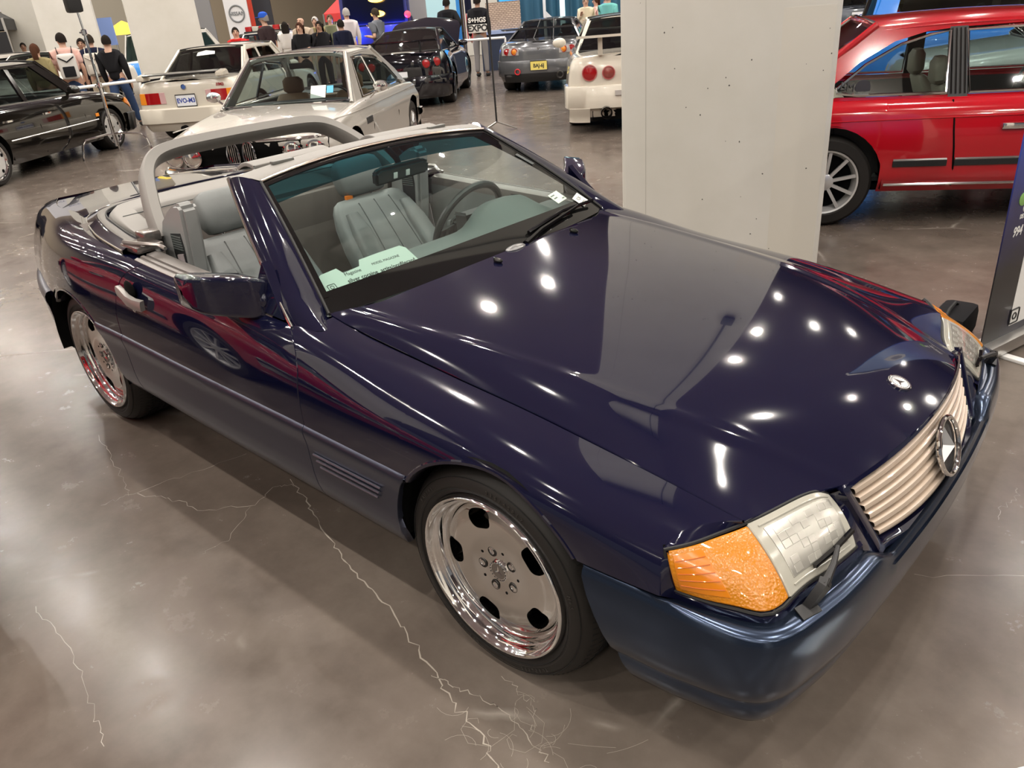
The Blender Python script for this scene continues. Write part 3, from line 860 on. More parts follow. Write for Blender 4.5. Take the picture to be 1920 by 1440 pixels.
m = MB(); m.tube([(-.195 + .016 * max(-1, min(1, 1.4 * cos(a))), -.030 + .013 * max(-1, min(1, 1.4 * sin(a))), .002) for a in np.arange(20) * 2 * pi / 20], .0013, 4, closed=True); m.tube([(-.195 + .007 * cos(a), -.030 + .007 * sin(a), .002) for a in np.arange(12) * 2 * pi / 12], .0012, 4, closed=True); m.build('camera_icon', INK, card, M=Mcd)
# wiper at the base of the screen
m = MB(); m.tube([(-.655, .09, .872), (-.69, .22, .888), (-.745, .52, .905)], [.014, .010, .006], 8); m.tube([(-.700, .16, .893), (-.745, .42, .908), (-.775, .66, .893)], .007, 6)
m.build('windscreen_wiper', BLACKG, HERO)
m = MB(); m.ball((-.652, .03, .874), (.022, .05, .013), 8); m.build('wiper_pivot', mat('pivot_grey', (.2, .2, .2), .3, .6), HERO)
m = MB(); m.grid([[(hood_rear(y) - .0 + d, y, hood_z(hood_rear(y), y) - .012 - e) for d, e in ((.02, .0), (-.03, .004), (-.10, -.004))] for y in np.linspace(-.70, .70, 30)]); m.build('cowl_panel', BLACKP, HERO)

# ---- door mirrors
m = MB()
def rrect(w, h, r, n=5):
    out = []
    for cx, cy, a0 in ((w - r, h - r, 0), (-w + r, h - r, pi / 2), (-w + r, -h + r, pi), (w - r, -h + r, 3 * pi / 2)):
        out += [(cx + r * cos(a0 + k * pi / 2 / n), cy + r * sin(a0 + k * pi / 2 / n)) for k in range(n + 1)]
    return out
# shell swept from root (door) outwards: x depth, z height
G = []
MR = [(-.795, -.985, .900, .050, .056, .013), (-.825, -.995, .905, .060, .066, .013), (-.855, -1.012, .911, .062, .066, .013), (-.90, -1.050, .921, .062, .064, .013), (-.945, -1.090, .931, .060, .061, .013), (-.968, -1.112, .937, .055, .056, .014), (-.978, -1.122, .939, .044, .047, .016), (-.982, -1.127, .940, .006, .008, .004)]
for k, (y, cx, cz, w, h, r) in enumerate(MR):
    G.append([(cx + a, y, cz + b) for a, b in rrect(w, h, r)])
m.grid(G, cv=True)
mir = both_sides('door_mirror', m, NAVY, smooth=50)
m = MB(); m.grid([[(lin(-y, [-q[0] for q in MR], [q[1] for q in MR]) - .0625, y, lin(-y, [-q[0] for q in MR], [q[2] for q in MR]) + b * .050) for b in (-1, 1)] for y in (-.84, -.87, -.90, -.93, -.96)]); m.build('mirror_glass', CHROME, mir[0]); m.mirrored().build('mirror_glass', CHROME, mir[1])
# mirror sail panel
m = MB(); tri_ = [(-.72, .845), (-.80, .858), (-.905, .870), (-.915, .915), (-.955, .995), (-.925, .995), (-.90, .945), (-.865, .965)]
sail = [(-.745, -.832, .856), (-.94, -.822, .868), (-.985, -.775, .985), (-.962, -.765, .998), (-.90, -.790, .945)]
sail = [(-.838, -.826, .855), (-1.03, -.830, .872), (-1.005, -.822, .905), (-.985, -.800, .950), (-.968, -.783, 1.004), (-.950, -.785, .985), (-.89, -.808, .912)]
m.fan(sail); m.fan([(x, y + .03, z) for x, y, z in sail])
for i in range(len(sail)):
    a, b = sail[i], sail[(i + 1) % len(sail)]; m.add([a, b, (b[0], b[1] + .03, b[2]), (a[0], a[1] + .03, a[2])], [(0, 1, 2, 3)])
both_sides('mirror_sail', m, NAVY, smooth=0)
m = MB(); m.ball((-.985, -.815, .895), (.06, .03, .045), 10); both_sides('mirror_foot', m, NAVY)

# ---- door tops, handles
m = MB(); P = [(x, -float(K4R(x)[0][0]), float(K4R(x)[0][1])) for x in np.linspace(-1.82, -.90, 24)]
G = []
for x, y, z in P: G.append([(x, y - .002, z - .012), (x, y - .001, z + .002), (x, y + .012, z + .006), (x, y + .015, z + .002), (x, y + .022, z + .002), (x, y + .025, z + .008), (x, y + .037, z + .009), (x, y + .040, z + .003), (x, y + .046, z + .003), (x, y + .049, z + .010), (x, y + .085, z + .012), (x, y + .105, z + .004), (x, y + .118, z - .03), (x, y + .125, z - .14)])
m.grid(G); m.fan(G[0]); both_sides('door_sill_strip', m, mat('belt_strip', (.15, .135, .125), .35, .4), smooth=40)
m = MB(); G = []
for x, y, z in P: G.append([(x, y + .118, z - .03), (x, y + .135, z - .20), (x, y + .150, z - .34), (x, y + .150, z - .56)])
m.grid(G); both_sides('door_card', m, LEATHER)
m = MB(); m.box((-1.65, -.69, .66), (-1.05, -.62, .72), bev=.02); both_sides('door_armrest', m, LEATHER)
for sg in (1, -1):
    h = thing('door_handle', None, None); h.parent = door[0] if sg > 0 else door[1]
    def dput(mb, n, mt, **k): return (mb if sg > 0 else mb.mirrored()).build(n, mt, h, **k)
    m = MB(); m.sweep([(-1.845, -.906, .797), (-1.80, -.913, .794), (-1.74, -.922, .782), (-1.69, -.922, .776), (-1.655, -.909, .770)], [(-.010, -.020), (.010, -.020), (.012, -.010), (.012, .010), (.008, .019), (-.010, .019)], up=(0, 0, 1)); dput(m, 'grip', SILVERP, smooth=40)
    m = MB(); m.ball((-1.755, -.899, .812), (.040, .010, .036), 10); dput(m, 'recess', VOID)
    m = MB(); m.lathe([(.017, 0), (.017, -.004), (.012, -.006), (.0001, -.006)], 20, 'y', c=(-1.745, -.905, .745)); dput(m, 'lock_rim', CHROME)

# ---- seats
def cushion(mb, rings, n=20, caps=True):
    """rings: (centre, half width y, half depth, tilt axis vec) - superellipse cross sections"""
    G = []
    for c, w, d, ax in rings:
        ax = np.array(ax, float); ax /= np.linalg.norm(ax)
        row = []
        for k in range(n):
            a = 2 * pi * k / n; ca, sa = cos(a), sin(a); e = .5
            u = math.copysign(abs(ca) ** e, ca); v = math.copysign(abs(sa) ** e, sa)
            row.append(np.array(c) + np.array((0, w * u, 0)) + ax * d * v)
        G.append(row)
    mb.grid(G, cv=True)
    if caps: mb.fan(G[0]); mb.fan(G[-1], flip=True)
    return mb
def seat(y0):
    s = thing('seat', None, None); s.parent = HERO
    ax = (.93, 0, .36)
    lo = np.array((-1.63, y0, .47)); hi = np.array((-1.905, y0, .878)); d = hi - lo
    m = MB(); cushion(m, [(lo + d * t, w, th, ax) for t, w, th in ((-.08, .20, .05), (0, .24, .07), (.2, .255, .075), (.5, .252, .068), (.75, .236, .058), (.9, .212, .048), (.97, .19, .036), (1.0, .165, .018))], 28)
    bk = m.build('backrest', LEATHER, s, smooth=60)
    for yy in (-.115, 0.0, .115) :
        m = MB(); m.tube([lo + d * t + np.array(ax) * (lin(t, [0, .2, .5, .75, .95], [.076, .0745, .0675, .0575, .043])) + (0, yy * (1 - .22 * t), 0) for t in np.linspace(.06, .93, 12)], .0030, 5); m.build('seam', LEATHD, bk)
    for yy in (-.185, .185):
        m = MB(); cushion(m, [(lo + d * t + np.array(ax) * (.045 + o) + (0, yy * (1 - .15 * t), 0), w, .035, ax) for t, w, o in ((0, .03, 0), (.08, .055, .015), (.35, .055, .02), (.65, .048, .008), (.85, .03, -.01))], 16); m.build('bolster', LEATHER, bk, smooth=60)
    c = np.array((-1.935, y0, .965)); a2 = np.array((.95, 0, .30)); u2 = np.array((-.30, 0, .95))
    m = MB(); cushion(m, [(c + u2 * h, w, th, a2) for h, w, th in ((-.085, .09, .022), (-.078, .112, .036), (-.05, .128, .050), (.0, .134, .056), (.05, .130, .052), (.08, .115, .038), (.092, .09, .020))], 28); m.build('headrest', LEATHER, s, smooth=60)
    m = MB()
    for yy in (-.05, .05): m.tube([(-1.91, y0 + yy, .84), (-1.93, y0 + yy, .93)], .007, 8)
    m.build('headrest_post', CHROME, s)
    m = MB(); cushion(m, [((x, y0, z), .25, th, (0, 0, 1)) for x, z, th in ((-1.76, .46, .05), (-1.72, .475, .07), (-1.5, .485, .08), (-1.28, .50, .075), (-1.20, .495, .055), (-1.18, .48, .03))], 24); m.build('seat_cushion', LEATHER, s, smooth=60)
    # belt guide at the outer shoulder
    sy = -1 if y0 < 0 else 1
    yo = sy * .605
    g = thing('belt_guide', None, None); g.parent = s
    Mg = Matrix(((1, 0, 0, 0), (0, 0, 1, yo), (0, 1, 0, 0), (0, 0, 0, 1)))
    m = MB(); pr = [(-2.00, .66), (-1.80, .62), (-1.765, .80), (-1.745, .95), (-1.735, 1.055), (-1.755, 1.072), (-1.80, 1.068), (-1.87, 1.035), (-1.93, .995), (-1.965, .935), (-1.985, .83)]
    m.prism(pr, -.036, .036, bev=.013); m.build('guide_shell', mat('guide_grey', (.27, .275, .27), .5), g, M=Mg, smooth=50)
    pq = [(-1.865, .80), (-1.80, .775), (-1.785, .90), (-1.79, .955), (-1.875, .945), (-1.88, .86)]
    m = MB(); m.prism(pq, -.0375, .0375); m.build('guide_slot', DASHD, g, M=Mg)
    m = MB()
    for k in range(6): m.box((-1.872, yo - .040, .885 + k * .010), (-1.795, yo + .040, .890 + k * .010))
    m.build('guide_rib', DASHM, g)
    m = MB(); m.sweep([(-1.83, yo - sy * .02, .88), (-1.83, yo + sy * .040, .865), (-1.815, yo + sy * .046, .80), (-1.79, yo + sy * .045, .64)], [(-.026, -.0015), (.026, -.0015), (.026, .0015), (-.026, .0015)], up=(0, 1, 0)); m.build('seat_belt', mat('belt_web', (.42, .36, .37), .7), g)
    m = MB(); m.box((-1.86, yo + sy * .052 - .011, .785), (-1.775, yo + sy * .052 + .011, .83), bev=.005); m.box((-1.83, yo + sy * .05 - .004, .72), (-1.80, yo + sy * .05 + .004, .79), bev=.003); m.build('buckle_tongue', mat('buckle', (.25, .25, .26), .25, .9), g)
    return s
seat(-.352); sd = seat(.352)
m = MB(); m.box((-1.90, .225, .872), (-1.885, .262, .900)); m.build('seat_tag', ORANGE, sd)
# ---- roll-over bar
half = [(-1.97, -.635, .895), (-2.05, -.610, .975), (-2.15, -.565, 1.06), (-2.235, -.515, 1.125), (-2.285, -.455, 1.168), (-2.30, -.385, 1.188), (-2.305, -.25, 1.197), (-2.305, 0, 1.200)]
half = path_sp(half, 40)
full = np.vstack([half, [(x, -y, z) for x, y, z in half[-2::-1]]])
m = MB(); G = []; T = np.gradient(full, axis=0); T /= np.linalg.norm(T, axis=1, keepdims=True)
fwd = np.array((.80, 0, .60)); 
for p, t in zip(full, T):
    b = fwd - t * np.dot(fwd, t); b /= np.linalg.norm(b); a = np.cross(t, b)
    G.append([p + a * u + b * v for u, v in [(-.020, -.045), (.018, -.045), (.026, -.03), (.026, .03), (.018, .045), (-.020, .045), (-.028, .03), (-.028, -.03)]])
m.grid(G, cv=True); m.fan(G[0]); m.fan(G[-1]); rb_ = m.build('roll_bar', VINYL, HERO, smooth=50)
m = MB(); m.box((-1.99, -.80, .905), (-1.84, -.69, .932), bev=.008); m.box((-1.985, -.735, .925), (-1.90, -.665, .965), bev=.010); m.tube([(-1.97, -.79, .938), (-1.85, -.775, .942), (-1.79, -.735, .935), (-1.75, -.73, .925)], .008, 6)
both_sides('roll_bar_pivot', m, mat('pivot_metal', (.28, .25, .235), .2, .8))
# ---- dash, wheel, console, floor, rear shelf wall
m = MB(); G = []
for y in np.linspace(-.72, .72, 40):
    hump = .085 * math.exp(-((y - .37) / .17) ** 4); s_ = 1 - .05 * (abs(y) / .72) ** 4
    a = abs(y) / .72
    G.append([(-.70 - .06 * a * a, y, .845), (-.80, y, .850 + hump * .15), (-.90, y, .858 + hump * .55), (-1.0, y, .862 + hump), (-1.06, y, .855 + hump * .95), (-1.10, y, .825 + hump * .7), (-1.105, y, .74), (-1.06, y, .60), (-1.0, y, .45)])
m.grid(G); dash = m.build('dashboard', DASHM, HERO, smooth=60)
m = MB(); m.box((-.872, -.50, .862), (-.860, .62, .868)); m.build('defroster_slot', DASHD, dash)
m = MB(); m.box((-1.075, .20, .83), (-1.115, .54, .905), bev=.01); m.build('gauge_hood', DASHD, dash)
SWc = np.array((-1.225, .365, .815)); Msw = frame(SWc, (0, 1, 0), (.42, 0, .91))
sw = thing('steering_wheel', None, None); sw.parent = HERO
a_ = np.arange(40) * 2 * pi / 40
m = MB(); m.tube([(.188 * cos(a), .188 * sin(a), 0) for a in a_], .0155, 10, closed=True); m.build('rim', mat('wheel_leather', (.02, .022, .024), .4), sw, M=Msw)
m = MB(); m.prism([(-.09, -.05), (.09, -.05), (.10, .03), (.05, .055), (-.05, .055), (-.10, .03)], -.03, .0, bev=.012); m.prism([(-.18, -.03), (-.07, -.045), (-.07, .02), (-.18, .0)], -.012, -.002); m.prism([(.18, -.03), (.07, -.045), (.07, .02), (.18, .0)], -.012, -.002); m.prism([(-.04, -.18), (.04, -.18), (.05, -.04), (-.05, -.04)], -.012, -.002); m.build('hub', mat('wheel_hub', (.018, .02, .021), .5), sw, M=Msw)
m = MB(); m.box((-.135, -.035, -.001), (-.115, .005, .001)); m.build('spoke_button', STEEL, sw, M=Msw)
m = MB(); m.tube([(-1.22, .365, .81), (-1.05, .365, .73)], .035, 10); m.build('column', DASHD, sw)
m = MB(); m.box((-1.75, -.11, .40), (-1.05, .11, .56), bev=.03); m.build('centre_console', LEATHER, HERO)
m = MB(); m.ball((-1.32, 0, .60), (.03, .03, .04), 8); m.build('gear_knob', BLACKP, HERO)
m = MB(); m.box((-2.30, -.72, .29), (-.75, .72, .31)); m.build('cabin_floor', CARPET, HERO)
m = MB(); m.grid([[(x, y, z) for x, z in ((-2.25, .31), (-2.30, .60), (-2.36, .88), (-2.54, .925))] for y in np.linspace(-.74, .74, 8)]); m.build('rear_bulkhead', mat('bulkhead_carpet', (.12, .105, .095), .9), HERO)
m = MB(); m.grid([[(x, y, z) for x in np.linspace(-2.40, -1.80, 8)] for y, z in ((-.80, .89), (-.735, .885), (-.715, .60), (-.71, .31))]); both_sides('cabin_side_trim', m, LEATHER)
m = MB(); m.box((-2.52, -.64, .62), (-2.32, .64, .86), bev=.02); m.build('storage_bin', mat('bulkhead_carpet', (.12, .105, .095), .9), HERO)
m = MB(); m.grid([[(-.80, y, z) for z in (.30, .85)] for y in (-.80, .80)]); m.build('firewall', VOID, HERO)

# ---- wheels: one-piece dish wheel with five oval windows
TREAD = [(.240, -.025), (.252, -.012), (.268, -.006), (.285, -.009), (.300, -.020), (.311, -.036), (.3185, -.054), (.322, -.075), (.322, -.215), (.3185, -.235), (.308, -.25), (.28, -.262), (.24, -.25)]
WA0 = pi / 2 + .32
def hero_wheel(x, y, s):
    """s: -1 right hand side (outer face towards -y)"""
    w = thing('wheel', None, None, (x, y, .322)); w.parent = HERO
    Mw = Matrix.Identity(4) if s < 0 else Matrix.Rotation(pi, 4, 'Z')
    f = lambda prof: [(r, -h) for r, h in prof]         # h: depth behind the outer face plane
    m = MB(); m.lathe(f([(r, h) for r, h in TREAD]), 96, 'y'); tire = m.build('tire', RUBBER, w, M=Mw, smooth=28)
    m = MB()
    for r in (.2605, .2935): m.lathe([(r - .0012, .0062 if r < .28 else .0125), (r, .0050 if r < .28 else .0110), (r + .0012, .0062 if r < .28 else .0130)], 72, 'y')
    for yy in (.085, .12, .155, .19): m.lathe([(.3225, yy), (.3222, yy + .008)], 96, 'y')
    m.build('tread_groove', mat('groove', (.004, .004, .004), .9), tire, M=Mw)
    m = MB()
    for k in range(96):
        a = 2 * pi * k / 96; c, s_ = cos(a), sin(a); c2, s2 = cos(a + .03), sin(a + .03)
        m.tube([(.3222 * c, .076, .3222 * s_), (.3228 * cos(a + .012), .10, .3228 * sin(a + .012)), (.3228 * c2, .13, .3228 * s2)], .0026, 4)
        m.tube([(.311 * c, .037, .311 * s_), (.3222 * c, .074, .3222 * s_)], .0024, 4)
    m.build('tread_sipe', mat('groove', (.004, .004, .004), .9), tire, M=Mw)
    # raised sidewall lettering
    for word, ac_, in (('235/45R17', 1.25), ('RADIAL', 2.4), ('M+S', .2), ('TUBELESS', 5.2), ('235/45R17', 4.2)):
        for i, ch in enumerate(word):
            a = ac_ - (i - len(word) / 2) * .052
            c = Vector((.277 * cos(a), .0062, .277 * sin(a)))
            Mt = frame(c, (sin(a), 0, -cos(a)), (cos(a), 0, sin(a)), (0, -1, 0))
            Mt = frame(c - Vector((0, .0005, 0)), (sin(a), 0, -cos(a)), (cos(a), 0, sin(a)))
            text_mesh('sidewall_letter', ch, .015, mat('raised_rubber', (.028, .025, .022), .5), Mw @ Mt, tire, .0006) if s < 0 and x > -1 else None
    # rim: outer lip, stepped barrel
    m = MB(); m.lathe([(.243, .020), (.241, .004), (.237, .000), (.232, .001), (.229, .006), (.226, .015), (.219, .022), (.215, .024), (.212, .030), (.209, .040), (.203, .043), (.200, .048), (.198, .060), (.196, .064)], 96, 'y')
    m.build('rim', CHROME, w, M=Mw, smooth=40)
    # dish face with five windows cut in polar grid
    r_out = lambda a: .1965
    def prof_h(r): return lin(r, [0, .04, .06, .10, .16, .19, .1965], [.046, .046, .044, .040, .038, .046, .060])
    m = MB(); NA = 200; rs = np.concatenate([np.linspace(.031, .12, 8), np.linspace(.125, .1965, 18)])
    def in_win(a, r):
        k = round((a - WA0) / (2 * pi / 5)); da = a - WA0 - k * 2 * pi / 5
        u = da * .175; hw = lin(r, [.128, .140, .16, .185], [.020, .036, .043, .037])
        return abs(u) < hw and .130 < r < .186
    vs = []; idx = {}
    for i in range(NA):
        a = 2 * pi * i / NA
        for j, r in enumerate(rs): vs.append((r * cos(a), prof_h(r), r * sin(a)))
    fs = []; nr = len(rs); hole = set()
    for i in range(NA):
        for j in range(nr - 1):
            a = 2 * pi * (i + .5) / NA; r = (rs[j] + rs[j + 1]) / 2
            if in_win(a, r): hole.add((i, j)); continue
            i2 = (i + 1) % NA; fs.append((i * nr + j, i * nr + j + 1, i2 * nr + j + 1, i2 * nr + j))
    # snap window outline to a smooth curve
    V = np.array(vs)
    def wsnap(a, r):
        k = round((a - WA0) / (2 * pi / 5)); a0 = WA0 + k * 2 * pi / 5; return a0
    bo = {}
    for (i, j) in hole:
        for (e1, e2, nb) in (((i, j), (i, j + 1), (i - 1, j)), (((i + 1) % NA, j + 1), ((i + 1) % NA, j), ((i + 1) % NA, j)), (((i + 1) % NA, j), (i, j), (i, j - 1)), ((i, j + 1), ((i + 1) % NA, j + 1), (i, j + 1))):
            nb = (nb[0] % NA, nb[1])
            if nb not in hole: bo.setdefault((e1[0] % NA, e1[1]), []).append(e2); bo.setdefault((e2[0] % NA, e2[1]), []).append(e1)
    for (i, j) in bo:
        a = 2 * pi * i / NA; r = rs[j]; a0 = wsnap(a, r); u = (a - a0) * .175; h = r - .158
        # superellipse window
        L = (abs(u / .0425) ** 3 + abs(h / .0285) ** 3) ** (1 / 3)
        if L > 0: u /= L; h /= L
        a = a0 + u / .175; r = .158 + h
        V[i * nr + j] = (r * cos(a), prof_h(r), r * sin(a))
    m.add(V, fs)
    # window walls
    for (i, j), nbs in bo.items():
        for e in nbs:
            e = (e[0] % NA, e[1]); p, q = V[i * nr + j], V[e[0] * nr + e[1]]
            m.add([p, q, q * (.97, 1, .97) + (0, .045, 0), p * (.97, 1, .97) + (0, .045, 0)], [(0, 1, 2, 3)])
    m.build('wheel_disc', BRIGHT, w, M=Mw, smooth=38)
    m = MB(); m.lathe([(.196, .064), (.215, .20), (.0001, .16)], 48, 'y'); m.build('barrel', VOID, w, M=Mw)
    m = MB(); m.lathe([(.150, .135), (.0001, .13)], 40, 'y'); m.build('brake_disc', mat('brake_iron', (.12, .11, .10), .4, .8), w, M=Mw)
    # lug bolts
    for k in range(5):
        a = WA0 + k * 2 * pi / 5; c = (.058 * cos(a), 0, .058 * sin(a))
        m = MB(); m.lathe([(.0155, .0445), (.0145, .0425), (.0125, .0432), (.0122, .0436), (.0001, .0436)], 20, 'y', c=c); m.build('lug_recess', mat('lug_dark', (.03, .028, .026), .3, .7), w, M=Mw)
        m = MB(); m.lathe([(.0090, .0440), (.0085, .0422), (.006, .0415), (.0055, .0428), (.0001, .0428)], 12, 'y', c=c); m.build('lug_bolt', CHROME, w, M=Mw)
        a += pi / 5; c = (.068 * cos(a), 0, .068 * sin(a)); m = MB(); m.lathe([(.0048, .0435), (.0042, .0425), (.0001, .0425)], 10, 'y', c=c); m.build('small_hole', VOID, w, M=Mw)
    cc_ = thing('centre_cap', None, None); cc_.parent = w
    m = MB(); m.lathe([(.031, .046), (.031, .041), (.028, .0395), (.024, .0405)], 40, 'y'); m.build('cap_rim', CHROME, cc_, M=Mw)
    m = MB(); m.lathe([(.0245, .0405), (.0001, .0405)], 40, 'y'); m.build('cap_face', mat('cap_grey', (.30, .28, .26), .3, .9), cc_, M=Mw)
    Mc = Mw @ frame((0, .0402, 0), (1, 0, 0), (0, 0, 1), (0, -1, 0))
    m = star_mb(.019, .0032, .0035); m.build('star', CHROME, cc_, M=Mc, smooth=0)
    m = MB()
    for k in range(18):
        a = k * 2 * pi / 18; m.tube([(.0275 * cos(a - .06), .0393, .0275 * sin(a - .06)), (.0275 * cos(a + .06), .0393, .0275 * sin(a + .06))], .0016, 4)
    m.build('laurel', mat('lug_dark'), cc_, M=Mw)
    m = MB(); m.tube([(.182 * cos(.64), .075, .182 * sin(.64)), (.174 * cos(.64), .050, .174 * sin(.64))], .005, 6); m.build('valve', mat('valve_brass', (.6, .5, .3), .3, .8), w, M=Mw)
    return w
hero_wheel(0, -.884, -1); hero_wheel(-2.515, -.858, -1)
hero_wheel(0, .884, 1); hero_wheel(-2.515, .858, 1)
# ================================================================== the other cars of the hall
def paint(name, c, rough=.35, metal=0.0): return mat(name, c, rough, metal, 1.0, .03)
SEATS = {}
_wheels = {}
def gwheel(style, r, rr, wd, face):
    """road wheel, outer face towards -y, hub at the origin; returns a prototype name -> copies"""
    key = (style, r, rr)
    if key in _wheels: return copy_tree(_wheels[key])
    w = thing('wheel', None, None)
    m = MB(); m.lathe([(rr, -.0), (rr + .01, -.012), (r - .025, -.010), (r - .006, .012), (r, .03), (r, wd - .03), (r - .008, wd - .01), (rr, wd)], 48, 'y'); m.build('tire', RUBBER, w, smooth=40)
    m = MB(); m.lathe([(rr + .004, .006), (rr, -.004), (rr - .012, .0), (rr - .020, .018), (rr - .032, .035), (rr - .04, .09)], 48, 'y'); m.build('rim', CHROME if style == 'dish' else face, w, smooth=45)
    m = MB(); m.lathe([(rr - .03, .10), (rr - .04, .06), (.0001, .075)], 32, 'y'); m.build('barrel', VOID, w)
    if style == 'dish':
        m = MB(); m.lathe([(rr - .026, .04), (rr - .034, .016), (rr - .08, .010), (.07, .014), (.05, .020), (.0001, .020)], 48, 'y'); m.build('wheel_disc', mat('satin_alloy', (.72, .71, .69), .42, .5), w)
        for k in range(5):
            a = pi / 2 + k * 2 * pi / 5; c = ((rr - .058) * cos(a), .0095, (rr - .065) * sin(a))
            m = MB(); m.lathe([(.024, 0), (.0001, -.001)], 14, 'y', c=c); m.build('wheel_window', VOID, w)
            c = (.058 * cos(a), .0145, .058 * sin(a)); m = MB(); m.lathe([(.010, 0), (.0001, -.001)], 8, 'y', c=c); m.build('lug_bolt', VOID, w)
    else:
        n = {'mesh': 15, 'five': 5, 'ten': 10, 'six': 6}[style]
        m = MB()
        for k in range(n):
            a = 2 * pi * k / n + .2; sw_ = {'mesh': .006, 'five': .024, 'ten': .011, 'six': .02}[style]
            if style == 'mesh':
                for da in (-.10, .10): m.tube([(.05 * cos(a), .02, .05 * sin(a)), ((rr - .02) * cos(a + da), .012, (rr - .02) * sin(a + da))], [.008, .006], 5)
            else:
                p0 = Vector((.045 * cos(a), .022, .045 * sin(a))); p1 = Vector(((rr - .015) * cos(a), .014, (rr - .015) * sin(a)))
                m.sweep([p0, p1], [(-sw_, -.012), (sw_, -.012), (sw_, .012), (-sw_, .012)], up=(0, 1, 0))
        m.build('spokes', face, w, smooth=30)
        m = MB(); m.lathe([(.06, .03), (.06, .012), (.045, .004), (.0001, .002)], 20, 'y'); m.build('hub_cap', face, w)
    _wheels[key] = w
    return w

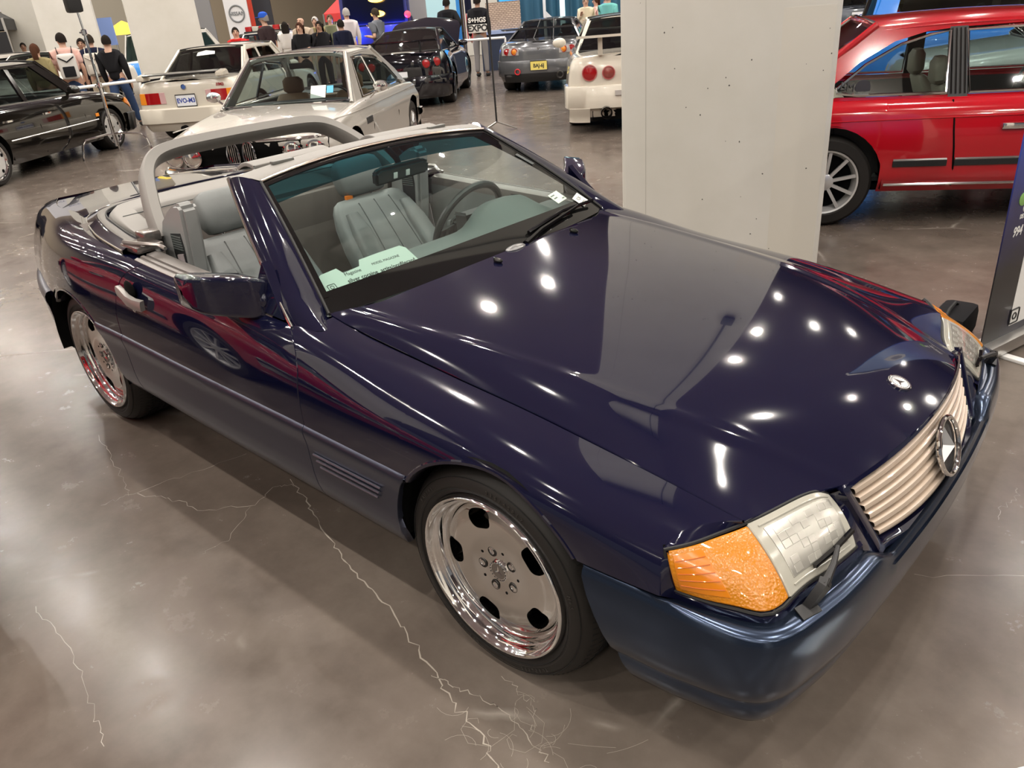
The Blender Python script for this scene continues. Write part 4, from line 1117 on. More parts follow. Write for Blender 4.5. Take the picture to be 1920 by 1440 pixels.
class Car:
    def __init__(s, name, label, cat, loc, rz, pm, wb, xf, xr, w, sill, belt, cowl, deck, arch=.36, wr=.315, n=3.0, ce=(.45, .45), ins=None, fins=None, rins=None, hood=(), deckz=(), wheel=('ten', .21, .20), face=None, axle=None, group=None, flare=0.0):
        s.o = thing(name, label, cat, (loc[0], loc[1], 0), radians(rz), group)
        s.pm = pm; s.wb = wb; s.xf = xf; s.xr = xr; s.w = w; s.sill = sill; s.cowl = cowl; s.deck = deck; s.n = n
        s.zt = Sp(*zip(*belt)); s.xsf = xf - ce[0]; s.xsr = xr + ce[1]
        mk = lambda q, d: Sp(*zip(*(q or d)))
        s.wI = mk(ins, [(0, .05), (.12, .015), (.35, 0), (.6, .006), (.82, .03), (.94, .065), (1, .105)])
        s.fI = mk(fins, [(0, .06), (.15, .01), (.4, 0), (.7, .02), (.9, .06), (1, .12)])
        s.rI = mk(rins, [(0, .06), (.15, .01), (.4, 0), (.7, .01), (.9, .035), (1, .08)])
        s.arch = arch; s.wr = wr; s.flare = flare
        s.body(hood, deckz)
        face = face or mat('alloy_silver', (.55, .55, .55), .25, .9)
        for x in (0, -wb):
            for sg in (-1, 1):
                q = gwheel(wheel[0], wr, wheel[1], wheel[2], face); q.parent = s.o
                q.location = (x, sg * (w + flare * .6 - .035), wr); q.rotation_euler = (0, 0, 0 if sg < 0 else pi)
    def hw(s, x, v): return s.w - float(s.wI(v)[0]) - .03 * max(0, (x - 0.1)) ** 2 - .02 * max(0, -s.wb - .1 - x) ** 2
    def flr(s, x, z):
        if not s.flare: return 0
        f = 0
        for xa in (0, -s.wb): f = max(f, math.exp(-((x - xa) / .45) ** 4))
        return s.flare * f * max(0, 1 - abs(z - .5) / .45)
    def side(s, x, z, off=0.0):
        zt = float(s.zt(x)[0]); v = (z - s.sill) / (zt - s.sill)
        return np.array((x, -(s.hw(x, min(1, max(0, v))) + off + s.flr(x, z)), z))
    def cap(s, front, y, z, off=0.0):
        xs, xe, I = (s.xsf, s.xf, s.fI) if front else (s.xsr, s.xr, s.rI)
        sg = 1 if front else -1
        x = xe
        for _ in range(4):
            zt = float(s.zt(x)[0]); v = min(1, max(0, (z - s.sill) / (zt - s.sill)))
            W_ = s.hw(xs, v); c = min(1, abs(y) / W_); a = math.acos(c ** (s.n / 2))
            x = xs + (xe - sg * float(I(v)[0]) - xs) * sin(a) ** (2 / s.n)
        nx = sg * sin(a) ** 1.5; ny = math.copysign(cos(a) ** 1.5, y)
        return np.array((x + nx * off, y + ny * off, z))
    def col(s, kind, p, v):
        if kind == 's': x = p; y = s.hw(x, v)
        else:
            f = kind == 'f'; xs, xe, I = (s.xsf, s.xf, s.fI) if f else (s.xsr, s.xr, s.rI)
            x = xs + (xe - (1 if f else -1) * float(I(v)[0]) - xs) * sin(p) ** (2 / s.n); y = s.hw(xs, v) * cos(p) ** (2 / s.n)
        z = s.sill + v * (float(s.zt(x)[0]) - s.sill)
        return (x, -(y + (s.flr(x, z) if kind == 's' else 0)), z)
    def body(s, hood, deckz):
        cols = [('r', a, 0) for a in np.linspace(pi / 2, 0, 12)[:-1]]
        def sid(a, b, n): return [('s', x, 0) for x in np.linspace(a, b, n)]
        A = s.arch; ra, fa = -s.wb, 0.0; zc = s.wr + .02
        th = math.asin(max(-.9, (s.sill - zc) / A))
        def ar(xc): return [('s', xc - A * cos(t), zc + A * sin(t)) for t in np.linspace(th, pi - th, 20)]
        ac = A * cos(th)
        cols += sid(s.xsr, ra - ac - .004, 6) + ar(ra) + sid(ra + ac + .004, fa - ac - .004, 22) + ar(fa)
        if fa + ac + .004 < s.xsf: cols += sid(fa + ac + .004, s.xsf, 4)
        cols += [('f', a, 0) for a in np.linspace(0, pi / 2, 12)[1:]]
        G = []; top = []
        for k, p, z in cols:
            v0 = 0
            if z:
                x = p; v0 = (z - s.sill) / (float(s.zt(x)[0]) - s.sill)
            row = [s.col(k, p, v0 + (1 - v0) * u) for u in np.linspace(0, 1, 18)]
            G.append(row); top.append(row[-1])
        s.top = top
        hz = Sp(*zip(*hood)) if hood else None; dz = Sp(*zip(*deckz)) if deckz else None
        def crown(x, zt):
            if x >= s.cowl - .02 and hz: return float(hz(x)[0]) - zt
            if x <= s.deck + .02 and dz: return float(dz(x)[0]) - zt
            return 0
        s.crown = crown
        G2 = []
        for row in G:
            x, y, z = row[-1]; c = crown(x, z)
            f = .95
            if s.deck + .02 < x < s.cowl - .02: row = row + [(x, y + .02, z + .004), (x, y + .05, z - .01), (x, y + .06, z - .10)]
            else: row = row + [(x, y * (1 - (1 - f) / 2), z + c * (1 - ((1 + f) / 2) ** 2)), (x, y * f, z + c * (1 - f * f)), (x, y * f, z + c * (1 - f * f) - .03)]
            G2.append(row)
        m = MB(); m.grid(G2)
        for row, (k, p, z) in zip(G, cols):
            pass
        m.both(); s.bodyo = weld(m).build('body', s.pm, s.o, smooth=40)
        def lidrows(sel, shrink=.945):
            R = []
            for x, y, z in sel:
                c = crown(x, z); yy = abs(y) * shrink
                R.append([(x, yy * f, z + c * (1 - (f * shrink) ** 2)) for f in np.linspace(-1, 1, 17)])
            return np.array(R)
        fr = [t for t in top if t[0] >= s.cowl]; fr.sort(key=lambda t: -t[0]); fr = fr[1:]
        rr = [t for t in top if t[0] <= s.deck]; rr.sort(key=lambda t: t[0]); rr = rr[1:]
        cen = (-s.wb / 2, 0, .3)
        m = MB(); m.panel(lidrows(fr), cen=cen, lip=.003); s.hood = m.build('hood', s.pm, s.o, smooth=40)
        m = MB(); m.panel(lidrows(rr), cen=cen, lip=.003); s.trunk = m.build('trunk_lid', s.pm, s.o, smooth=40)
        # dark underside, wheel houses, cabin tub
        m = MB(); m.box((s.xr + .25, -s.w + .12, s.sill + .0), (s.xf - .25, s.w - .12, s.sill + .04)); m.build('underbody', VOID, s.o)
        for xa in (0, -s.wb):
            m = MB(); a = np.linspace(-.2, pi + .2, 16)
            m.grid([[(xa + (A + .01) * cos(t), y, zc + (A + .01) * sin(t)) for t in a] for y in (-s.w + .01, -s.w + .30)]); m.grid([[(xa + A * r * cos(t), -s.w + .30, zc + A * r * sin(t)) for t in np.linspace(0, 2 * pi, 16)] for r in (.02, 1.02)])
            m.build('wheel_housing', VOID, s.o); m.mirrored().build('wheel_housing', VOID, s.o)
    def greenhouse(s, ab, at, ct, cb, zr, wr, glass, panels, bp=(), roof=None, gm=GLASSD, trim=None, seatm=None, zb=None, interior=True):
        """ab, at, ct, cb: x of screen foot, screen head, rear window head, rear window foot"""
        s.zr = zr; s.wrf = wr
        yb = lambda x: s.hw(x, 1) - .012
        def gy(x, z):
            z0 = float(s.zt(x)[0]); t = min(1.05, max(0, (z - z0) / (zr - z0))); return yb(x) + (wr - yb(x)) * t ** 1.15
        s.gy = gy
        def poly(mb, P, off, th):
            o = [(x, -(gy(x, z) + off), z) for x, z in P]; i = [(x, -(gy(x, z) + off - th), z) for x, z in P]
            mb.fan(o, flip=True)
            if th > .004:
                mb.fan(i)
                for k in range(len(P)):
                    a, b = k, (k + 1) % len(P); mb.add([o[a], o[b], i[b], i[a]], [(0, 1, 2, 3)])
        s.poly = poly
        for sg in (1, -1):
            for P in glass:
                m = MB(); poly(m, P, -.006, .002); (m if sg > 0 else m.mirrored()).build('side_glass', gm, s.o)
                if trim:
                    m = MB(); m.tube([(x, -(gy(x, z) + .002), z) for x, z in P], .011, 5, closed=True); (m if sg > 0 else m.mirrored()).build('window_trim', trim, s.o)
            for P in panels:
                m = MB(); poly(m, P, 0, .035); (m if sg > 0 else m.mirrored()).build('pillar', s.pm, s.o, smooth=30)
            for P in bp:
                m = MB(); poly(m, P, .002, .03); (m if sg > 0 else m.mirrored()).build('door_pillar', BLACKP, s.o, smooth=0)
        # roof
        rz = roof or (lambda u: zr + .018 * sin(pi * u))
        G = []
        for u in np.linspace(0, 1, 14):
            x = at + (ct - at) * u; row = []
            for f in np.linspace(-1, 1, 15):
                row.append((x + (.06 if u < .5 else -.08) * (1 - f * f) * abs(1 - 2 * u) ** 2, f * (wr + .012), rz(u) + .035 * (1 - f * f) - .030 * abs(f) ** 8))
            G.append(row)
        m = MB(); m.panel(G, cen=(at, 0, .5), d=.03); s.roofo = m.build('roof', s.pm, s.o, smooth=40)
        def scr(xb, xt, zb_, nm, bow):
            G = []
            for u in np.linspace(0, 1, 8):
                row = []
                for f in np.linspace(-1, 1, 15):
                    yw = yb(xb) * .93 + (wr * .965 - yb(xb) * .93) * u
                    row.append((xb + (xt - xb) * u + bow * (1 - f * f) * (1 - .35 * u), f * yw, zb_ + (zr + .012 - zb_) * u + .03 * (1 - f * f) * u))
                G.append(row)
            m = MB(); m.grid(G); g = m.build(nm, gm, s.o)
            m = MB(); per = [G[0][i] for i in range(15)] + [G[k][14] for k in range(1, 8)] + [G[7][i] for i in range(13, -1, -1)] + [G[k][0] for k in range(6, 0, -1)]
            m.tube(per, .011, 6, closed=True); m.build('screen_seal', trim or SEAL, g)
            return G
        s.ws = scr(ab, at, float(s.zt(ab)[0]) + .03, 'windscreen', .10)
        s.rw = scr(cb, ct, float(s.zt(cb)[0]) + .02, 'rear_window', -.08)
        # screen pillars
        for sg in (1, -1):
            for xb, xt in ((ab, at), (cb, ct)):
                m = MB(); z0 = float(s.zt(xb)[0]); m.tube([(xb + (xt - xb) * u, -(yb(xb) * .955 + (wr - yb(xb) * .955) * u), z0 + (zr + .005 - z0) * u) for u in np.linspace(0, 1, 6)], .024, 8); (m if sg > 0 else m.mirrored()).build('pillar', s.pm, s.o)
        # cowl, dash, parcel shelf, seats
        z0 = float(s.zt(ab)[0])
        if not interior: return
        m = MB(); m.grid([[(x, f * yb(ab) * .96, z + .02 * (1 - f * f)) for f in np.linspace(-1, 1, 9)] for x, z in ((s.cowl + .02, float(s.zt(s.cowl)[0]) + .0), (ab - .08, z0 + .015), (ab - .42, z0 + .01), (ab - .48, z0 - .08), (ab - .45, z0 - .4))]); m.build('dashboard', DASHD, s.o, smooth=50)
        zc_ = float(s.zt(cb)[0]); m = MB(); m.grid([[(x, f * yb(cb) * .96, z) for f in (-1, 0, 1)] for x, z in ((s.deck - .02, zc_ + .0), (cb + .38, zc_ - .01), (cb + .40, zc_ - .4))]); m.build('parcel_shelf', DASHD, s.o)
        m = MB(); m.box((cb + .1, -s.w + .14, .30), (ab, s.w - .14, .33)); m.build('cabin_floor', DASHD, s.o)
        sm = seatm or mat('dark_seat', (.05, .048, .045), .6)
        for y in (-.36, .36):
            st = thing('seat', None, None); st.parent = s.o
            xs = (ab + cb) / 2 + .12
            lo = np.array((xs, y, .45)); hi = np.array((xs - .24, y, zc_ + .05)); d = hi - lo; ax = (.95, 0, .25)
            m = MB(); cushion(m, [(lo + d * t, w_, th, ax) for t, w_, th in ((0, .22, .06), (.3, .25, .07), (.7, .23, .06), (.95, .19, .04), (1, .16, .02))], 16); m.build('backrest', sm, st, smooth=50)
            c = hi + np.array((-.02, 0, .09)); m = MB(); cushion(m, [(c + np.array((0, 0, h)), w_, th, (1, 0, .1)) for h, w_, th in ((-.09, .08, .03), (-.06, .12, .05), (.05, .12, .05), (.09, .08, .03))], 16); m.build('headrest', sm, st, smooth=50)
            m = MB(); m.box((xs - .05, y - .24, .38), (xs + .48, y + .24, .52), bev=.05); m.build('seat_cushion', sm, st, smooth=50)
        m = MB(); m.box((cb + .30, -.58, .40), (cb + .52, .58, zc_ - .02), bev=.06); m.build('rear_bench', sm, s.o, smooth=50)
        m = MB(); a_ = np.arange(20) * 2 * pi / 20; m.tube([(ab - .58 + .05 * sin(a), .36 + .18 * cos(a), z0 - .04 + .17 * sin(a)) for a in a_], .013, 6, closed=True); m.tube([(ab - .57, .20, z0 - .04), (ab - .57, .52, z0 - .04)], .014, 6); m.build('steering_wheel', BLACKP, s.o)
        m = MB(); m.grid([[(x, -(yb(x) - .06), z) for z in (float(s.zt(x)[0]) - .02, .35)] for x in np.linspace(cb + .1, ab, 8)]); m.build('door_card', DASHD, s.o); m.mirrored().build('door_card', DASHD, s.o)
    # ---- things on the skin
    def patch(s, name, front, y0, y1, z0, z1, m_, off=.008, par=None, d=.02, smooth=40, n=8):
        m = MB(); m.panel([[s.cap(front, y0 + (y1 - y0) * u, z0 + (z1 - z0) * v, off) for v in np.linspace(0, 1, 5)] for u in np.linspace(0, 1, n)], d=d, lip=.003, cen=(-s.wb / 2, 0, .4)); return m.build(name, m_, par or s.o, smooth=smooth)
    def sidepatch(s, name, sg, x0, x1, z0, z1, m_, off=.006, par=None, d=.01):
        m = MB(); m.panel([[s.side(x0 + (x1 - x0) * u, z0 + (z1 - z0) * v, off) for v in np.linspace(0, 1, 4)] for u in np.linspace(0, 1, 12)], d=d, lip=.002, cen=(-s.wb / 2, 0, .4)); return (m if sg < 0 else m.mirrored()).build(name, m_, par or s.o)
    def line(s, name, sg, pts, r, m_):
        m = MB(); m.tube([s.side(x, z, .002) for x, z in pts], r, 5); return (m if sg < 0 else m.mirrored()).build(name, m_, s.o)
    def ring_round(s, name, front, y, z, r, off, mats, par=None, depth=.02):
        """round lamp: rim + lens"""
        c = s.cap(front, y, z, off); sg = 1 if front else -1
        o = thing(name, None, None); o.parent = par or s.o
        m = MB(); m.lathe([(r + .012, -.03 * sg), (r + .012, .006 * sg), (r, .008 * sg), (r, -.004 * sg)], 24, 'x', c=c); m.build('lamp_rim', mats[0], o)
        m = MB(); m.lathe([(r, -.002 * sg), (r * .7, .008 * sg), (.0001, .013 * sg)], 24, 'x', c=c); m.build('lens', mats[1], o); return o
    def bumper(s, name, front, z0, z1, off, m_, reach, par=None):
        xs = s.xsf if front else s.xsr; sg = 1 if front else -1
        prof = [(-.02, z1), (off * .7, z1 - .004), (off, z1 - .02), (off, z0 + .02), (off * .6, z0), (-.02, z0)]
        G = []
        for x in np.linspace(reach, xs, 6)[:-1]: G.append([s.side(x, z, o) for o, z in prof])
        W_ = s.hw(xs, .4)
        for a in np.linspace(0, pi / 2, 16): G.append([s.cap(front, -W_ * cos(a) ** (2 / s.n) * .9999, z, o) for o, z in prof])
        H = [[(p[0], -p[1], p[2]) for p in r] for r in G[-2::-1]]
        m = MB(); m.grid(G + H); return m.build(name, m_, par or s.o, smooth=45)
    def plate(s, front, z, txt, colp, colt, w=.31, h=.155, y=0, off=.012):
        c = s.cap(front, y, z, off); sg = 1 if front else -1
        M_ = frame(c, (0, sg, 0), (0, 0, 1), (sg, 0, 0))
        o = thing('license_plate', None, None); o.parent = s.o
        m = MB(); m.box((-w / 2, -h / 2, 0), (w / 2, h / 2, .006)); m.build('plate', colp, o, M=M_)
        if txt: text_mesh('lettering', txt, h * .55, colt, M_ @ Matrix.Translation((0, -.004, .0065)), o, .001, .003, sx=.9)
        m = MB(); m.tube([(-w / 2, -h / 2, .005), (w / 2, -h / 2, .005), (w / 2, h / 2, .005), (-w / 2, h / 2, .005)], .008, 5, closed=True); m.build('plate_frame', BLACKP, o, M=M_)
        return o
    def mirrors(s, x, m_, z=None, size=.1):
        z = z or float(s.zt(x)[0]) + .06
        for sg in (-1, 1):
            y = sg * (s.hw(x, 1) + .10); m = MB(); m.ball((x, y, z), (.06, size, .06), 10); m.tube([(x - .0, sg * (s.hw(x, 1) - .02), z - .05), (x, y, z - .02)], .022, 6); m.build('door_mirror', m_, s.o)
    def handle(s, x, z, m_, w=.18):
        for sg in (-1, 1):
            m = MB(); m.sweep([s.side(x + w * u, z, .004 + .016 * sin(pi * u) ** .4) for u in np.linspace(0, 1, 7)], [(-.006, -.012), (.008, -.012), (.008, .012), (-.006, .012)]); (m if sg < 0 else m.mirrored()).build('door_handle', m_, s.o)
PLW = mat('plate_white', (.72, .74, .78), .4); PLY = mat('plate_yellow', (.75, .62, .16), .4); PLB = mat('plate_blue_ink', (.02, .05, .30), .5)
ORN = mat('orange_lens', (.75, .25, .02), .2, coat=.6)
# ---- red coupe with the cream seats (right)
RED = paint('red_paint', (.42, .004, .012), .12)
def red_coupe(label, loc, rz, name='coupe_car', detail=True):
    c = Car(name, label, 'car', loc, rz, RED, 2.63, .86, -3.90, .86, .24, [(-3.9, .80), (-3.3, .845), (-2.6, .862), (-1.8, .858), (-.6, .835), (.2, .77), (.86, .68)], -.50, -3.02, arch=.365, wr=.318, n=3.4, ce=(.40, .45),
            ins=[(0, .07), (.10, .025), (.30, .004), (.55, .0), (.72, .010), (.80, .022), (.92, .05), (1, .105)], hood=[(-.6, .89), (.2, .83), (.86, .70)], deckz=[(-3.95, .83), (-3.3, .885), (-3.0, .89)], wheel=('ten', .225, .21), face=mat('wheel_white_silver', (.68, .68, .68), .3, .6))
    g = [[(-.82, .885), (-1.76, .885), (-1.79, 1.265), (-1.42, 1.27), (-1.22, 1.245), (-1.05, 1.12)], [(-1.90, .888), (-2.46, .895), (-2.60, .915), (-2.60, .945), (-2.42, 1.085), (-2.20, 1.20), (-2.02, 1.25), (-1.90, 1.265)]]
    p = [[(-1.05, 1.25), (-1.22, 1.26), (-1.42, 1.29), (-1.84, 1.285), (-2.04, 1.27), (-2.24, 1.22), (-2.46, 1.10), (-2.64, .955), (-2.66, .88), (-3.05, .86), (-2.95, .93), (-2.55, 1.22), (-2.38, 1.315), (-1.84, 1.33), (-1.15, 1.325)], [(-.52, .85), (-.70, .85), (-1.20, 1.29), (-1.12, 1.325)], [(-.6, .845), (-.8, .87), (-1.76, .872), (-2.6, .885), (-2.66, .86), (-1.76, .85)]]
    c.greenhouse(-.50, -1.13, -2.36, -2.98, 1.325, .565, g, p, [[(-1.77, .86), (-1.89, .86), (-1.90, 1.29), (-1.79, 1.29)]], gm=glassmat('coupe_glass', (.60, .68, .67), .02), trim=CHROME, seatm=mat('cream_seat', (.42, .38, .30), .5))
    for sg in (-1, 1):
        c.line('door_gap', sg, [(-1.86, .845), (-1.85, .72), (-1.845, .65), (-1.83, .55), (-1.815, .42), (-1.80, .28)], .006, VOID)
        c.line('crease_line', sg, [(x, .735 + .012 * (x + 3.8) / 4.5) for x in np.linspace(-3.6, .6, 30)], .004, RED)
        for x0, x1 in ((-2.20, -1.86), (-1.81, -.42)):
            c.sidepatch('rub_strip', sg, x0, x1, .425, .462, BLACKP, .010); c.line('strip_chrome', sg, [(x, .468) for x in np.linspace(x0, x1, 12)], .009, CHROME)
        c.line('sill_chrome', sg, [(x, .295) for x in np.linspace(-2.24, -.38, 14)], .009, CHROME)
        m = MB(); m.lathe([(.05, 0), (.0001, -.001)], 24, 'y'); y = c.gy(-2.43, .94) + .0; a = m.build('round_sticker', mat('sticker_dark', (.05, .05, .06), .4), c.o, M=Matrix.Translation((-2.43, sg * (y), .945)))
        m = MB(); m.lathe([(.05, -.001), (.040, -.002), (.038, -.001)], 24, 'y'); m.lathe([(.025, -.002), (.0001, -.002)], 16, 'y'); m.build('sticker_ring', WHITEP, a)
        for q in range(4):
            m = MB(); z0 = .875; m.tube([(-1.785 - .028 * q - .002, sg * -(c.gy(-1.8, .88) + .004), .88), (-1.81 - .026 * q, sg * -(c.gy(-1.8, 1.28) + .004), 1.28)], .005, 4); m.build('pillar_rib', BLACKG, c.o)
    m = MB(); m.box((-1.56, -.875, .655), (-1.34, -.845, .695), bev=.008); m.build('door_handle', CHROME, c.o); m.mirrored().build('door_handle', CHROME, c.o)
    Mt = frame((-2.53, -(c.gy(-2.52, .93) + .002), .955), (1, 0, -.12), (.1, .35, 1))
    text_mesh('lettering', 'BM', .075, BLACKP, Mt, c.o, .0005)
    c.bumper('rear_bumper', False, .42, .56, .05, CHROME, -3.25); c.bumper('front_bumper', True, .42, .56, .05, CHROME, .45)
    for y in (-.55, .55): c.patch('tail_lamp', False, y - .22, y + .22, .62, .74, REDLENS)
    for y in (-.62, -.42, .42, .62): c.ring_round('headlamp', True, y, .60, .075, .01, (CHROME, LENS))
    c.mirrors(-.78, RED)
    return c
E24 = red_coupe('red two-door coupe with chrome trim and cream headrests parked behind the concrete column', (.954, 5.704), 28.3)

# ---- silver grey classic coupe seen through the roll bar
SILV = paint('silver_paint', (.37, .35, .315), .25)
c = Car('classic_coupe_car', 'silver beige classic coupe with chrome screen frame and tan seats facing the camera', 'car', (-5.977, 2.418), 305.7, SILV, 2.625, .80, -3.22, .835, .22, [(-3.22, .80), (-2.6, .835), (-1.5, .855), (-.55, .86), (.2, .80), (.80, .715)], -.46, -2.72, arch=.35, wr=.315, n=3.6, ce=(.28, .4),
        ins=[(0, .08), (.12, .03), (.35, .002), (.6, 0), (.80, .010), (.86, .03), (.95, .05), (1, .09)], hood=[(-.6, .905), (.2, .85), (.80, .745)], deckz=[(-3.3, .82), (-2.7, .88)], wheel=('mesh', .20, .19), fins=[(0, .06), (.3, .0), (.7, .03), (.95, .0), (1, .02)])
g = [[(-.78, .885), (-1.44, .885), (-1.46, 1.24), (-1.10, 1.24)], [(-1.48, .885), (-2.28, .885), (-2.42, .915), (-2.22, 1.08), (-1.95, 1.20), (-1.48, 1.245)]]
p = [[(-.50, .85), (-.74, .85), (-1.10, 1.26), (-1.48, 1.262), (-1.97, 1.22), (-2.26, 1.09), (-2.46, .90), (-2.78, .84), (-2.55, 1.02), (-2.15, 1.26), (-1.95, 1.30), (-1.04, 1.30), (-.98, 1.27)]]
c.greenhouse(-.45, -1.00, -1.98, -2.68, 1.30, .54, g, p, gm=glassmat('classic_glass', (.62, .70, .69), .03), trim=CHROME, seatm=mat('tan_seat', (.20, .115, .06), .6))
E9 = c
c.patch('nose_panel', True, -.78, .78, .505, .695, VOID, .004)
for y in (-.66, -.47, .47, .66): c.ring_round('headlamp', True, y, .60, .078, .035, (CHROME, BRIGHT))
for sg in (-1, 1):
    kg = thing('kidney_grille', None, None); kg.parent = c.o
    m = MB(); x = c.cap(True, 0, .6, .03)[0]; pts = [(x + .01, sg * (.075 + .055 * cos(a) * (1 if abs(cos(a)) < .6 else 1)), .595 + .12 * sin(a)) for a in np.arange(28) * 2 * pi / 28]; m.tube(pts, .009, 6, closed=True); m.build('kidney_rim', CHROME, kg)
    for q in range(5):
        m = MB(); y = sg * (.035 + .02 * q); h = .11 * sqrt(max(.1, 1 - ((abs(y) - .075) / .06) ** 2)); m.tube([(x - .002, y, .595 - h), (x - .002, y, .595 + h)], .004, 5); m.build('kidney_bar', CHROME, kg)
    c.patch('front_indicator', True, sg * .70, sg * .80, .42, .49, ORN, .02)
    c.sidepatch('fender_vent', sg, -.66, -.44, .64, .70, DASHD, .004)
    for q in range(4): c.line('vent_bar', sg, [(-.66, .645 + .014 * q), (-.44, .645 + .014 * q)], .003, CHROME)
    c.line('belt_crease', sg, [(x, .775 + .02 * (x + 3) / 3) for x in np.linspace(-3.0, .55, 24)], .006, SILV)
    c.line('door_gap', sg, [(-.72, .85), (-.70, .6), (-.66, .27)], .004, VOID); c.line('door_gap', sg, [(-1.80, .85), (-1.82, .6), (-1.85, .27)], .004, VOID)
    m = MB(); m.ball((-.80, sg * .93, .97), (.035, .085, .055), 8); m.tube([(-.80, sg * .80, .86), (-.80, sg * .91, .95)], .012, 6); m.build('door_mirror', CHROME, c.o)
c.bumper('front_bumper', True, .40, .49, .06, CHROME, .45); c.bumper('rear_bumper', False, .42, .51, .06, CHROME, -2.95)
G = [c.cap(True, y, .712, .012) for y in np.linspace(-.80, .80, 30)]; m = MB(); m.tube(G, .012, 6); m.build('nose_chrome', CHROME, c.o)
G = [c.cap(True, y, .50, .012) for y in np.linspace(-.80, .80, 30)]; m = MB(); m.tube(G, .010, 6); m.build('nose_chrome', CHROME, c.o)
for y in np.linspace(-.18, .55, 2): pass
m = MB(); m.grid([[(x, y, float(c.zt(-.4)[0]) + .055) for x in (-.36, -.41)] for y in np.linspace(-.1, .45, 5)]); m.build('cowl_grille', mat('cowl_bright', (.5, .5, .5), .3, 1), c.o)
q = c.ws; p0 = Vector(q[1][11]); m = MB(); m.box((-.10, -.07, 0), (.06, .07, .002)); m.build('window_card', WHITEP, c.o, M=frame(p0 + Vector((-.02, 0, .03)), (0, 1, 0), (-.6, 0, .8)))
m = MB(); m.box((.07, -.02, 0), (.14, .06, .002)); m.build('blue_sticker', mat('sticker_blue', (.1, .45, .75), .5), c.o, M=frame(p0 + Vector((-.02, 0, .03)), (0, 1, 0), (-.6, 0, .8)))
m = MB(); m.box((-.13, -.03, 0), (.13, .03, .015), bev=.008); m.build('rear_view_mirror', BLACKP, c.o, M=frame((-1.02, .03, 1.21), (0, 1, 0), (0, 0, 1)))

# ---- white coupe with the rear wing (left)
WHT = paint('white_paint', (.60, .56, .48), .2); WHT2 = paint('cool_white_paint', (.74, .73, .70), .32)
c = Car('winged_coupe_car', 'white boxy coupe with rear wing and blue lettered plate, tail to the camera', 'car', (-13.170, 6.948), 126.6, WHT, 2.57, .80, -3.50, .84, .22, [(-3.5, .935), (-2.9, .945), (-1.5, .90), (-.5, .88), (.2, .80), (.8, .70)], -.48, -2.70, arch=.36, wr=.315, n=5.0, ce=(.3, .25), rins=[(0, .10), (.2, .03), (.5, .03), (.52, .03), (.8, .035), (.95, .05), (1, .07)],
        ins=[(0, .06), (.12, .01), (.35, 0), (.6, .02), (.82, .045), (.94, .075), (1, .115)], hood=[(-.6, .92), (.2, .85), (.8, .74)], deckz=[(-3.55, .975), (-2.7, .985)], wheel=('ten', .21, .2), flare=.035)
g = [[(-.80, .92), (-1.72, .93), (-1.74, 1.27), (-1.16, 1.27)], [(-1.82, .93), (-2.36, .94), (-2.18, 1.26), (-1.82, 1.275)]]
p = [[(-.5, .87), (-.78, .88), (-1.16, 1.29), (-1.82, 1.295), (-2.20, 1.28), (-2.40, .94), (-2.80, .94), (-2.25, 1.33), (-1.05, 1.33)], [(-1.74, .9), (-1.82, .9), (-1.82, 1.3), (-1.74, 1.3)]]
c.greenhouse(-.46, -1.0, -2.18, -2.70, 1.33, .57, g, p, gm=glassmat('dark_glass', (.16, .17, .16), .03))
m3 = c
for sg in (1, -1):
    tl = thing('tail_lamp', None, None); tl.parent = c.o
    y0 = .33; 
    c.patch('red_lens', False, sg * .42, sg * .66, .635, .795, REDLENS, .008, tl); c.patch('clear_lens', False, sg * .335, sg * .42, .635, .795, mat('reverse_lens', (.55, .35, .35), .2, coat=.5), .008, tl); c.patch('amber_lens', False, sg * .66, sg * .775, .635, .795, ORN, .008, tl)
c.plate(False, .665, 'EVO-M3', PLW, PLB, .32, .17)
c.bumper('rear_bumper', False, .33, .57, .05, WHT, -3.05); c.patch('rear_valance', False, -.72, .72, .22, .33, WHT, .02)
m = MB(); m.tube([(-3.55, .12, .26), (-3.40, .12, .26)], .045, 12); m.ball((-3.555, .12, .26), (.004, .038, .038), 8); m.build('exhaust_pipe', VOID, c.o)
m = MB(); x = -3.38; G = [[(x - .14, y, 1.055), (x - .02, y, 1.075), (x + .05, y, 1.068), (x + .05, y, 1.05), (x - .14, y, 1.04)] for y in np.linspace(-.60, .60, 12)]; m.grid(G, cv=True); m.fan(G[0]); m.fan(G[-1]); rwg = m.build('rear_wing', mat('wing_carbon', (.02, .02, .021), .3, coat=.5), c.o, smooth=40)
for sg in (1, -1): m = MB(); m.prism([(-.16, .0), (.10, .0), (.04, .10), (-.16, .075)], -.06, .06, bev=.015); m.build('wing_end', WHT, rwg, M=Matrix(((1, 0, 0, x), (0, 0, 1, sg * .64), (0, 1, 0, .975), (0, 0, 0, 1))))
m = MB(); m.lathe([(.038, 0), (.0001, -.004)], 20, 'x', c=c.cap(False, 0, .86, .006)); b_ = m.build('round_badge', mat('badge_blue', (.08, .16, .45), .3, .3), c.o)
m = MB(); m.lathe([(.040, -.006), (.034, -.007), (.033, 0)], 20, 'x', c=c.cap(False, 0, .86, .006)); m.build('badge_rim', CHROME, b_)
cM = c.cap(False, -.58, .86, .008); text_mesh('lettering', '///M3', .06, mat('badge_red', (.3, .02, .03), .4), frame(cM, (0, -1, 0), (0, 0, 1)), c.o, .002, .002)
q = c.rw; p0 = Vector(q[5][7]); m = MB(); m.prism([(-.16, -.05), (.15, -.03), (.14, .03), (-.02, .06), (-.15, .02)], 0, .002); m.build('window_decal', WHITEP, c.o, M=frame(p0 + Vector((-.03, 0, .02)), (0, -1, 0), (.75, 0, .66)))
c.mirrors(-.75, WHT)

